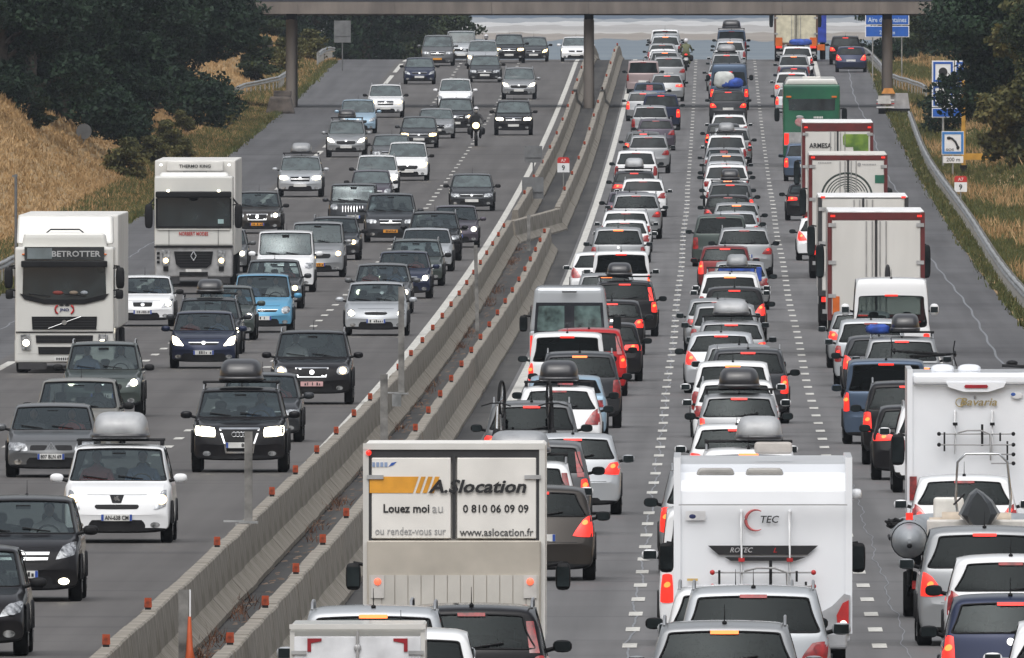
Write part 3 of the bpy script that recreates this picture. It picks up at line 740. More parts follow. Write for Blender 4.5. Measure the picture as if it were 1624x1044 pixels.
    if g in ('bar', 'slim', 'ford', 'kia', 'seat', 'vw'):
        wq = {'bar': .38, 'slim': .40, 'ford': .30, 'kia': .34, 'seat': .26, 'vw': .40}[g]; hq = {'slim': .05, 'bar': .09, 'ford': .08, 'kia': .05, 'seat': .12, 'vw': .07}[g]
        pt('grille', [(-wq, nz - .13), (wq, nz - .13), (wq * 1.1, nz - .13 + hq), (-wq * 1.1, nz - .13 + hq)], [TRIM], 1, rd=.5 if g == 'ford' else .2, nu=8)
        pt('grille_trim', [[(-wq * 1.12, nz - .125 + hq), (wq * 1.12, nz - .125 + hq), (wq * 1.12, nz - .105 + hq), (-wq * 1.12, nz - .105 + hq)]], [CHROME], 1, nu=8, nv=1)
    elif g == 'mouth': pt('grille', [(-.42, nz - .24), (.42, nz - .24), (.46, nz - .08), (-.46, nz - .08)], [TRIM], 1, rd=.4, nu=8)
    elif g == 'chromebar':
        pt('grille', [(-.38, nz - .22), (.38, nz - .22), (.40, nz - .03), (-.40, nz - .03)], [TRIM], 1, nu=8)
        pt('grille_trim', [[(-.40, nz - .03), (.40, nz - .03), (.40, nz - .005), (-.40, nz - .005)], [(-.37, nz - .13), (.37, nz - .13), (.37, nz - .115), (-.37, nz - .115)]], [CHROME], 1, off=.012, nu=8, nv=1)
    elif g == 'twin':
        for q in ([(-.42, nz - .14), (-.12, nz - .14), (-.06, nz - .04), (-.40, nz - .04)], [(.12, nz - .14), (.42, nz - .14), (.40, nz - .04), (.06, nz - .04)]): pt('grille', q, [TRIM], 1, rd=.3)
    elif g == 'lion':
        pt('grille', [(-.36, nz - .20), (.36, nz - .20), (.38, nz - .12), (-.38, nz - .12)], [TRIM], 1, nu=10, rd=.3)
    elif g == 'merc':
        pt('grille', [(-.40, nz - .18), (.40, nz - .18), (.44, nz - .02), (-.44, nz - .02)], [TRIM], 1, nu=10, rd=.2)
        pt('grille_trim', [[(-.42, nz - .075), (.42, nz - .075), (.43, nz - .03), (-.43, nz - .03)], [(-.40, nz - .15), (.40, nz - .15), (.41, nz - .11), (-.41, nz - .11)]], [CHROME], 1, off=.016, nu=8, nv=1)
    elif g == 'volvo':
        pt('grille', [(-.30, nz - .23), (.30, nz - .23), (.36, nz - .04), (-.36, nz - .04)], [TRIM], 1, nu=8, rd=.3)
        fr = [[(-.31, nz - .25), (.31, nz - .25), (.31, nz - .23), (-.31, nz - .23)], [(-.37, nz - .045), (.37, nz - .045), (.37, nz - .02), (-.37, nz - .02)],
              [(-.33, nz - .25), (-.305, nz - .25), (-.355, nz - .03), (-.385, nz - .03)], [(.305, nz - .25), (.33, nz - .25), (.385, nz - .03), (.355, nz - .03)],
              [(-.30, nz - .215), (-.27, nz - .225), (.31, nz - .055), (.28, nz - .045)]]
        pt('grille_trim', fr, [CHROME], 1, off=.018, nu=6, nv=1)
        b = MB(); vs, fs = patch(bvh, [(-.055, nz - .19), (.055, nz - .19), (.055, nz - .08), (-.055, nz - .08)], 6, 6, 1, .03, L, 1.); b.add(vs, fs, 0, True); sub(root, 'emblem', b, [CHROME])
    elif g == 'audi':
        pt('grille', [(-.24, nz - .46), (.24, nz - .46), (.36, nz - .02), (-.36, nz - .02)], [TRIM], 1, nu=8, nv=8)
        fr = [[(-.25, nz - .49), (.25, nz - .49), (.24, nz - .455), (-.24, nz - .455)], [(-.39, nz - .025), (.39, nz - .025), (.39, nz + .01), (-.39, nz + .01)],
              [(-.275, nz - .49), (-.24, nz - .49), (-.27, nz - .30), (-.305, nz - .30)], [(-.305, nz - .30), (-.27, nz - .30), (-.365, nz - .01), (-.40, nz - .01)],
              [(.24, nz - .49), (.275, nz - .49), (.305, nz - .30), (.27, nz - .30)], [(.27, nz - .30), (.305, nz - .30), (.40, nz - .01), (.365, nz - .01)]]
        pt('grille_trim', fr, [CHROME], 1, off=.02, nu=5, nv=2)
    elif g == 'slots':
        pt('grille', [(-.36, nz - .26), (.36, nz - .26), (.36, nz - .03), (-.36, nz - .03)], [TRIM], 1, nu=8)
        pt('grille_trim', [[(-.37 + k * .105, nz - .26), (-.34 + k * .105, nz - .26), (-.34 + k * .105, nz - .03), (-.37 + k * .105, nz - .03)] for k in range(8)], [CHROME], 1, off=.015, nu=1, nv=4)
    # lower intake, fog lamps, bumper seam
    z0 = .255 + dz
    if g != 'audi':
        wq = .50 if g not in ('kia',) else .60
        pt('lower_grille', [(-wq, z0), (wq, z0), (wq * .9, z0 + .17), (-wq * .9, z0 + .17)], [TRIM], 1, rd=.3, nu=8)
    both('foglight', [(.56, z0 + .03), (.72, z0 + .03), (.72, z0 + .13), (.56, z0 + .13)], [LENS], 1, rd=1., off=.008, nu=5, nv=5)
    seam = [[(-.50, nz + .035), (.50, nz + .035), (.50, nz + .043), (-.50, nz + .043)]]
    pt('panel_gap', seam, [TRIM], 1, off=.003, nu=8, nv=1)
    # plates
    pz = nz - .33 if g in ('audi', 'volvo') and g != 'volvo' else .44 + dz
    if g == 'volvo': pz = nz - .40
    if nm == 'lion': pz = .43
    def plate(side, z, front):
        b = MB(); xs = .26
        hh, n, _, _ = bvh.ray_cast(Vector((0, side * 8, z)), Vector((0, -side, 0)))
        y = (hh.y if hh else side * L / 2) + side * .015
        b.box(0, y, z - .055, .52, .012, .11, 0)
        o = sub(root, 'number_plate', b, [d['plate'] if front else PLW])
        b = MB(); rr = random.Random(nm + str(side))
        yy = y + side * .010
        b.box(-.238 * side * -1, yy, z - .052, .04, .006, .104, 0); b.box(.238 * side * -1, yy, z - .052, .04, .006, .104, 0)
        if d['plate'] is PLW or not front: b.obj('plate_band', [PLB], o, None, False)
        if nm not in ('laguna', 'lion', 'suvaudi') or side < 0:
            b = MB(); x = -.18
            while x < .19:
                wq = rr.choice([.022, .035, .035]);
                if rr.random() < .85: b.box(x, yy, z - .035, wq, .005, rr.choice([.07, .07, .05]), 0)
                x += .055
            b.obj('plate_print', [INK], o, None, False)
        return y
    py = plate(1, pz, True)
    d['plate_y'] = py; d['plate_z'] = pz
    # emblems
    bd = d['badge']; ez = nz - .07 if g not in ('lion', 'audi') else (nz - .02 if g == 'lion' else nz - .10)
    hh, n, _, _ = bvh.ray_cast(Vector((0, 8, ez)), Vector((0, -1, 0))); ey = (hh.y if hh else L / 2 - .05)
    if bd == 'disc': pt('emblem', [(-.055, ez - .05), (.055, ez - .05), (.055, ez + .05), (-.055, ez + .05)], [CHROME], 1, off=.02, rd=1., nu=6, nv=6)
    elif bd == 'diamond':
        b = MB(); yy = ey + .03
        for a_, b_ in (((0, .085), (.05, 0)), ((.05, 0), (0, -.085)), ((0, -.085), (-.05, 0)), ((-.05, 0), (0, .085))): b.tube([(a_[0], yy, ez + a_[1]), (b_[0], yy, ez + b_[1])], .013, 5)
        sub(root, 'emblem', b, [CHROME])
    elif bd == 'chevron':
        b = MB(); yy = ey + .03
        for o2 in (0, -.045): b.tube([(-.08, yy, ez - .03 + o2), (0, yy, ez + .02 + o2), (.08, yy, ez - .03 + o2)], .012, 5)
        sub(root, 'emblem', b, [CHROME])
    elif bd == 'rings':
        b = MB(); yy = ey + .045
        for k in range(4):
            c = -.105 + .07 * k; b.tube([(c + .047 * math.cos(a), yy, ez - .02 + .047 * math.sin(a)) for a in [i * math.pi / 8 for i in range(17)]], .008, 5)
        sub(root, 'emblem', b, [CHROME])
    elif bd == 'star':
        b = MB(); yy = ey + .06; c = -.0
        b.tube([(.085 * math.cos(a), yy, ez - .02 + .085 * math.sin(a)) for a in [i * math.pi / 10 for i in range(21)]], .009, 5)
        for k in range(3):
            a = math.pi / 2 + k * 2 * math.pi / 3; b.tube([(0, yy, ez - .02), (.08 * math.cos(a), yy, ez - .02 + .08 * math.sin(a))], .013, 5, 0, .004)
        sub(root, 'emblem', b, [CHROME])
    elif bd == 'lion':
        pt('badge_shield', [(-.075, ez - .075), (.075, ez - .075), (.12, ez + .055), (-.12, ez + .055)], [TRIM], 1, off=.012, nu=6, nv=5)
        b = MB(); yy = ey + .05       # small rearing animal outline
        O = [(-.045, -.05), (-.02, -.055), (-.015, -.03), (.0, -.02), (.012, -.05), (.035, -.05), (.025, -.015), (.05, -.02), (.055, -.005), (.028, .01), (.05, .02), (.045, .032), (.015, .022), (.005, .045), (-.02, .05), (-.03, .035), (-.02, .02), (-.035, .0), (-.05, -.02)]
        b.prism([(x, z + ez) for x, z in O], yy - .012, yy, 0); sub(root, 'emblem', b, [CHROME])
    # ---- tail lamps
    tl = d['tail']; zd = d['zd']
    T = {'corner': [(.52, .76 + dz), (.83, .74 + dz), (.84, .98 + dz), (.66, .96 + dz)], 'horiz': [(.42, .80 + dz), (.84, .78 + dz), (.84, .94 + dz), (.44, .93 + dz)],
         'vert': [(.68, .62 + dz), (.86, .62 + dz), (.83, 1.02 + dz), (.70, 1.02 + dz)], 'boomer': [(.50, .72 + dz), (.84, .70 + dz), (.80, 1.06 + dz), (.68, .98 + dz)],
         'pillar': [(.70, .70 + dz), (.87, .70 + dz), (.80, 1.0 + dz), (.70, .98 + dz)], 'low': [(.74, .72 + dz), (.88, .72 + dz), (.87, 1.12 + dz), (.76, 1.12 + dz)]}[tl]
    T = [(x * hw / .87, z) for x, z in T]
    for q, sx in ((T, 1), (mir(T), -1)):
        o = pt('taillight', [q], [TOFF], -1, off=.010, rd=.3, bl=.012, nu=5, nv=6)
        c = sum(p[0] for p in q) / 4; z = lerp(q[0][1], q[2][1], .62); r_ = .05
        b = MB(); vs, fs = patch(bvh, [(c - r_, z - r_ * .8), (c + r_, z - r_ * .6), (c + r_ * .9, z + r_), (c - r_ * .7, z + r_ * .7)], 5, 5, -1, .026, L, 1.); b.add(vs, fs, 0, True); b.obj('bulb_glow', [TOFF], o, None, False)
        if tl == 'pillar':
            g0, g1 = 1.02 + dz, H - .20
            xo = lerp(hw * d['tumble'] * .97, hw * d['wr'], .1) - .02; xi = lerp(hw * d['tumble'] * .97, hw * d['wr'], .9) - .02
            q2 = [(sx * (xo - .12), g0), (sx * xo, g0), (sx * xi, g1), (sx * (xi - .09), g1)]
            if sx < 0: q2 = [q2[1], q2[0], q2[3], q2[2]]
            pt('pillar_light', [q2], [TOFF], -1, off=.010, nu=3, nv=8)
    # third brake lamp, wiper, tailgate details
    zt = lerp(zd, H - .055, d['f1']) + .015 if d['f1'] < .8 else H - .125
    pt('brake_light', [(-.17, zt - .02), (.17, zt - .02), (.17, zt + .022), (-.17, zt + .022)], [TOFF], -1, off=.022, nu=6, nv=1, rd=.2)
    plate(-1, .70 + dz if tl != 'horiz' or d['rb'] < .3 else .62 + dz, False)
    pt('panel_gap', [[(-.6, .62 + dz), (.6, .62 + dz), (.6, .628 + dz), (-.6, .628 + dz)]], [TRIM], -1, off=.003, nu=8, nv=1)
    pt('rear_emblem', [(-.045, zd - .13), (.045, zd - .13), (.045, zd - .04), (-.045, zd - .04)], [CHROME], -1, off=.012, rd=1., nu=5, nv=5)
    pt('lower_valance', [(-.5, .24 + dz), (.5, .24 + dz), (.48, .34 + dz), (-.48, .34 + dz)], [TRIM], -1, rd=.3, nu=6)
    if d['rb'] < .3:
        b = MB(); q0 = bvh.ray_cast(Vector((0, -8, zd + .03)), Vector((0, 1, 0)))[0]; q1 = bvh.ray_cast(Vector((.38, -8, zd + .09)), Vector((0, 1, 0)))[0]
        if q0 and q1: b.tube([q0 + Vector((0, -.025, 0)), q1 + Vector((0, -.03, 0))], .012, 5); sub(root, 'rear_wiper', b, [TRIM])
    for xo in (-.42, .18):
        b = MB(); q0 = bvh.ray_cast(Vector((xo, 8, d['hood'] + .045)), Vector((0, -1, 0)))[0]; q1 = bvh.ray_cast(Vector((xo + .42, 8, d['hood'] + .10)), Vector((0, -1, 0)))[0]
        if q0 and q1: b.tube([q0 + Vector((0, .03, 0)), q1 + Vector((0, .03, 0))], .011, 5); sub(root, 'wiper', b, [TRIM])
    # ---- door mirrors
    yc = L / 2 - d['cowl']; zm = d['hood'] + (.06 if H < 2 else .35)
    for sx in (-1, 1):
        b = MB(); c = (sx * (hw + .12), yc - .38, zm); big = 1.0 if H < 2 else 1.25
        b.ball(c, (.115, .085, .075 * big * (1.6 if H > 2 else 1)), 7, 0, .75)
        b.box(c[0], c[1] - .075, zm - .055 * big, .18, .02, .11 * big, 1)
        b.tube([(sx * (hw - .10), yc - .34, zm - .06), (sx * (hw + .05), yc - .37, zm - .02)], .03, 6, 2)
        sub(root, 'door_mirror', b, [PNT['white'], GLO, TRIM])
    # ---- wheels, arches
    tm, rm = wheel_meshes(d['wheel'])
    for yy in (L / 2 - .86, -L / 2 + .74):
        for sx in (-1, 1):
            o = fin(bpy.data.objects.new('wheel', tm), root, (sx * (hw - .10), yy, d['wheel']), False); o.rotation_euler = (0, 0, 0 if sx > 0 else math.pi)
            fin(bpy.data.objects.new('rim', rm), o, None, False)
            b = MB(); xx = sx * (hw - .004); a0, a1 = xx, xx + sx * .008
            rr = d['wheel'] + .055; pts = [(xx, yy + rr * math.cos(a), d['wheel'] + .02 + rr * math.sin(a)) for a in [math.pi * k / 12 for k in range(13)]]
            b.tube(pts, .022, 5, 0); v = [(xx + sx * .006, yy, d['wheel'])] + [(xx + sx * .006, p[1], p[2]) for p in pts] + [(xx + sx * .006, yy - rr, d['zb'] + .02), (xx + sx * .006, yy + rr, d['zb'] + .02)]
            b.add(v, [(0, i, i + 1) if sx > 0 else (0, i + 1, i) for i in range(1, 14)] + [(0, 14, 15), (0, 15, 1)], 0); sub(root, 'wheel_arch', b, [TRIM])
    # ---- roof rails and aerial
    yrr, yrf = -L / 2 + d['rr'], L / 2 - d['cowl'] - d['ws']
    if d['rails']:
        for sx in (-1, 1):
            x = sx * (hw * d['wr'] - .03); b = MB()
            b.tube([(x, yrr + .12, H - .05), (x, yrr + .22, H + .035), (x, (yrr + yrf) / 2, H + .045), (x, yrf - .22, H + .03), (x, yrf - .10, H - .055)], .017, 6); sub(root, 'roof_rail', b, [mat('rail_satin', (.45, .46, .47), .3, metal=.7)])
    b = MB(); b.tube([(0, yrr + .15, H - .03), (0, yrr + .02, H + .20)], .008, 5, 0, .003); b.ball((0, yrr + .16, H - .015), (.03, .045, .025), 5, 0); sub(root, 'aerial', b, [TRIM])
    # ---- cabin
    b = MB(); y0, y1 = -L / 2 + .25, yc - .15; b.box(0, (y0 + y1) / 2, B - .40, W * .84, y1 - y0, .06, 0); b.box(0, yc - .32, B - .38, W * .82, .34, .33, 0, .98, .7); b.box(0, -L / 2 + d['rr'] + .18, B - .36, W * .78, .35, .22, 0); sub(root, 'cabin_floor', b, [CAB])
    for sx in (-1, 1):
        b = MB(); x = sx * W * .21; ys = lerp(yrr, yc, .56)
        b.box(x, ys, B - .34, .46, .15, .50, 0, .8, .7, -.10); b.ball((x, ys - .14, B + .25), (.12, .05, .085), 6, 0, .7)
        b.box(x, ys + .22, B - .34, .46, .5, .10, 0); sub(root, 'front_seat', b, [SEAT])
    b = MB(); ys = yrr + .48 if d['rb'] < .3 else yrr + .15
    b.box(0, ys, B - .34, W * .72, .15, .44, 0, .94, .7, -.08)
    for x in (-.42, 0, .42): b.ball((x, ys - .10, B + .16), (.11, .045, .07), 6, 0, .7)
    sub(root, 'rear_seat', b, [SEAT])
    b = MB(); b.tube([(-W * .21 + .18 * math.cos(a), yc - .52 - .05 * math.sin(a), B - .02 + .17 * math.sin(a)) for a in [i * math.pi / 8 for i in range(17)]], .015, 5); sub(root, 'steering_wheel', b, [TRIM])
    b = MB(); b.box(0, yrf + .15, H - .20, .22, .03, .06, 0); sub(root, 'interior_mirror', b, [TRIM])
    PROTO[nm] = root; return root
FARSKIP = ('front_seat', 'rear_seat', 'steering_wheel', 'interior_mirror', 'cabin_floor', 'wiper', 'rear_wiper', 'panel_gap', 'plate_print', 'plate_band', 'rear_emblem', 'rim')
LASTK = {}
def place_car(nm, cx, s, colour, away, label, cat, group, heads='off', brake=0, far=False, z=0., yawj=0., tglass=None, plate=None, pillar=0):
    if nm not in PROTO: make_proto(nm)
    d = SPEC[nm]; X, Y = XY(cx, s); Yc = Y + d['L'] / 2
    skip = set(FARSKIP) if far else set()
    src = PROTO[nm]
    root = src.copy(); root.name = nm_of(cat); COL.objects.link(root)
    root.location = (X, Yc, zr(Yc)); root.rotation_euler = (math.atan(slope(Yc)) * (1 if away else -1), 0, (0 if away else math.pi) + yawj)
    tag(root, label, cat, group)
    pm_ = PNT[colour]; parts = []
    for ch in KIDS[src.name]:
        b_ = ch.name.split('.')[0]
        if b_ in skip: continue
        if away and far and b_ in ('headlight', 'grille', 'lower_grille', 'foglight', 'emblem', 'badge_shield', 'grille_trim'): continue
        c = copy_tree(ch, root, skip); parts.append(c)
        if b_ == 'body': slot(c, 0, pm_)
        elif b_ == 'door_mirror': slot(c, 0, pm_ if (colour in ('white', 'silver', 'pale', 'iceblue') and hash_(label) % 4) or hash_(label) % 2 else TRIM)
        elif b_ in ('rear_window', 'side_window', 'windscreen'):
            if far: slot(c, 0, GLF if b_ == 'windscreen' else GLO)
            elif b_ != 'windscreen': slot(c, 0, GLD if tglass else GLR)
        elif b_ == 'headlight' and heads != 'off':
            if far or (heads == 'on' and nm in ('suvaudi', 'kia', 'suv', 'wagon')): slot(c, 0, HON if heads == 'on' else HWARM)
            for l in KIDS.get(c.name, []): slot(l, 0, HON if heads == 'on' else HWARM)
        elif b_ == 'foglight' and heads == 'fog': slot(c, 0, HON)
        elif b_ == 'taillight' and brake:
            slot(c, 0, TON if brake > 1 else TOFF)
            for l in KIDS.get(c.name, []): slot(l, 0, TAMB if brake > 1 else TON)
        elif b_ == 'brake_light' and brake > 1: slot(c, 0, TON)
        elif b_ == 'pillar_light' and pillar: slot(c, 0, TON if pillar > 1 else TOFF)
        elif b_ == 'number_plate' and plate and not away: slot(c, 0, plate)
    return root
def nm_of(cat): return cat.replace(' ', '_')
def hash_(s_): return sum(ord(c) * (i + 1) for i, c in enumerate(s_))
def roof_z(nm): return SPEC[nm]['H']
BOXP = {}
def roof_box(car, nm, m, label, dx=0., k=1., wd=.84, hh=.40, ln=1.9):
    d = SPEC[nm]; top = d['H'] + (.05 if d['rails'] else .02)
    e = empty('roof_box', (0, 0, 0)); tag(e, label, 'roof box', 'roof boxes on cars')
    mw = Matrix.Translation(car.location) @ car.rotation_euler.to_matrix().to_4x4()
    yr = -d['L'] / 2 + d['rr']; yf = d['L'] / 2 - d['cowl'] - d['ws']; yc = (yr + yf) / 2 + .05
    e.location = mw @ Vector((dx, yc, top)); e.rotation_euler = car.rotation_euler
    b = MB(); b.ball((0, 0, .11), (wd / 2 + .012, ln / 2 + .012, .055), 10, 0, .35); b.obj('base', BOXK, e)
    b = MB(); b.ball((0, 0, .12), (wd / 2, ln / 2, hh * .86), 14, 0, .40)
    b.v = [(x * (1 - .13 * max(0, z - .12) / hh), y * (1 - .16 * max(0, z - .12) / hh) - .06 * max(0, z - .12), max(.115, z)) for x, y, z in b.v]
    b.obj('lid', m, e)
    for yy in (-.45, .45):
        b = MB(); b.tube([(-d['W'] / 2 * d['wr'] - dx, yy, .04), (d['W'] / 2 * d['wr'] - dx, yy, .04)], .022, 6); b.box(-d['W'] / 2 * d['wr'] + .04 - dx, yy, -.05, .05, .08, .10); b.box(d['W'] / 2 * d['wr'] - .04 - dx, yy, -.05, .05, .08, .10); b.obj('crossbar', TRIM, e)
    return e
# ================================================================ CARS
# (spec, px centre, scale, colour, short description, options)
def sy(y): return s_of_y(y)
LEFT = [   # oncoming; listed by lane, near to far.  px values are columns of the photograph, sy(y) = scale from the row of the tyres
 ('A', 'hatch4', -62, sy(1042), 'black', 'black hatchback', {}),
 ('A', 'bclass', 33, sy(955), 'black', 'black compact car', dict(heads='fog1')),
 ('A', 'lion', 186, sy(862), 'white', 'white people carrier', dict(heads='warm')),
 ('A', 'laguna', 80, sy(758), 'grey', 'grey saloon', {}),
 ('A', 'scenic', 122, sy(728), 'tan', 'beige-grey people carrier', {}),
 ('A', 'suv2', 162, sy(662), 'green', 'dark green-grey SUV', dict(heads='on')),
 ('A', 'kia', 322, sy(585), 'navy', 'dark blue hatchback', dict(heads='on')),
 ('A', 'wagon', 330, sy(562), 'dark', 'dark grey estate', dict(heads='on')),
 ('A', 'hatch2', 357, sy(540), 'green', 'small grey-green car', dict(heads='on')),
 ('A', 'picasso', 415, sy(528), 'sky', 'light blue people carrier', {}),
 ('A', 'seat', 226, sy(518), 'white', 'white hatchback', dict(heads='on')),
 ('A', 'hatch3', 433, sy(490), 'dark', 'dark grey hatchback', dict(heads='warm')),
 ('A', 'minivan', 452, sy(464), 'white', 'old white minibus', {}),
 ('A', 'hatch', 352, sy(433), 'grey', 'grey car half hidden', dict(heads='on')),
 ('A', 'wagonv', 408, sy(371), 'brown', 'dark estate with yellow plate', dict(heads='on', plate=PLY)),
 ('A', 'suv', 476, sy(313), 'pale', 'silver SUV', dict(heads='on')),
 ('A', 'suv2', 549, sy(250), 'silver', 'silver SUV with dark roof load', dict(heads='on')),
 ('A', 'mpv', 567, sy(212), 'iceblue', 'pale blue car', {}),
 ('A', 'suv', 611, sy(187), 'white', 'white SUV', dict(heads='warm')),
 ('A', 'hatch', 665, sy(134), 'navy', 'navy hatchback', {}),
 ('A', 'bigmpv', 694, sy(105), 'grey', 'tall grey people carrier', {}),
 ('A', 'ludo', 731, sy(97), 'pale', 'pale van by the crest', dict(heads='warm')),
 ('B', 'suvaudi', 379, sy(750), 'black', 'black SUV with framed grille', dict(heads='on')),
 ('B', 'hatch3', 412, sy(702), 'dark', 'grey hatchback', {}),
 ('B', 'suvvolvo', 494, sy(642), 'black', 'black SUV with diagonal-bar grille', dict(heads='warm')),
 ('B', 'ford', 596, sy(533), 'pale', 'silver hatchback', dict(heads='on')),
 ('B', 'hatch4', 606, sy(498), 'grey', 'grey hatchback', dict(heads='on')),
 ('B', 'hatch', 640, sy(474), 'navy', 'blue-grey hatchback', dict(heads='on')),
 ('B', 'wagon', 659, sy(454), 'green', 'dark green-grey estate', {}),
 ('B', 'sedan', 676, sy(431), 'pale', 'silver saloon', {}),
 ('B', 'ludo', 503, sy(440), 'silver', 'silver leisure van with yellow plate', dict(heads='warm', plate=PLY)),
 ('B', 'suv', 688, sy(414), 'black', 'black SUV', {}),
 ('B', 'wagon', 530, sy(413), 'dark', 'dark estate', dict(heads='warm')),
 ('B', 'hatch2', 722, sy(393), 'plum', 'small plum car', dict(heads='on')),
 ('B', 'bigmpv', 619, sy(385), 'dark', 'dark people carrier with yellow plate', dict(heads='fog1')),
 ('B', 'jeep', 560, sy(368), 'dark', 'dark off-roader with slotted grille', {}),
 ('B', 'hatch3', 748, sy(335), 'dark', 'dark grey hatchback', {}),
 ('B', 'hatch2', 588, sy(330), 'plum', 'plum-grey car', {}),
 ('B', 'suv2', 597, sy(312), 'white', 'white SUV', dict(heads='on')),
 ('B', 'mpv', 646, sy(287), 'white', 'white people carrier', dict(heads='warm')),
 ('B', 'sedan', 620, sy(265), 'grey', 'grey saloon', {}),
 ('B', 'hatch3', 664, sy(235), 'dark', 'dark grey hatchback', dict(heads='warm')),
 ('B', 'sedan', 691, sy(220), 'silver', 'silver saloon', {}),
 ('B', 'suv', 722, sy(211), 'black', 'black SUV with one lamp lit', dict(heads='warm1')),
 ('B', 'suv', 814, sy(215), 'black', 'black SUV with bright lamps', dict(heads='on')),
 ('B', 'mpv', 722, sy(176), 'white', 'white people carrier', {}),
 ('B', 'suv2', 823, sy(158), 'silver', 'silver SUV with black nose', dict(heads='on')),
 ('B', 'wagon', 769, sy(131), 'dark', 'dark estate', {}),
 ('B', 'mpv', 765, sy(110), 'pale', 'pale people carrier', dict(heads='warm')),
 ('B', 'suv', 807, sy(100), 'black', 'black SUV', dict(heads='warm')),
 ('B', 'hatch', 846, sy(97), 'dark', 'low dark car with glaring lamps', dict(heads='warm')),
 ('B', 'hatch', 913, sy(97), 'white', 'white hatchback', dict(heads='on')),
]
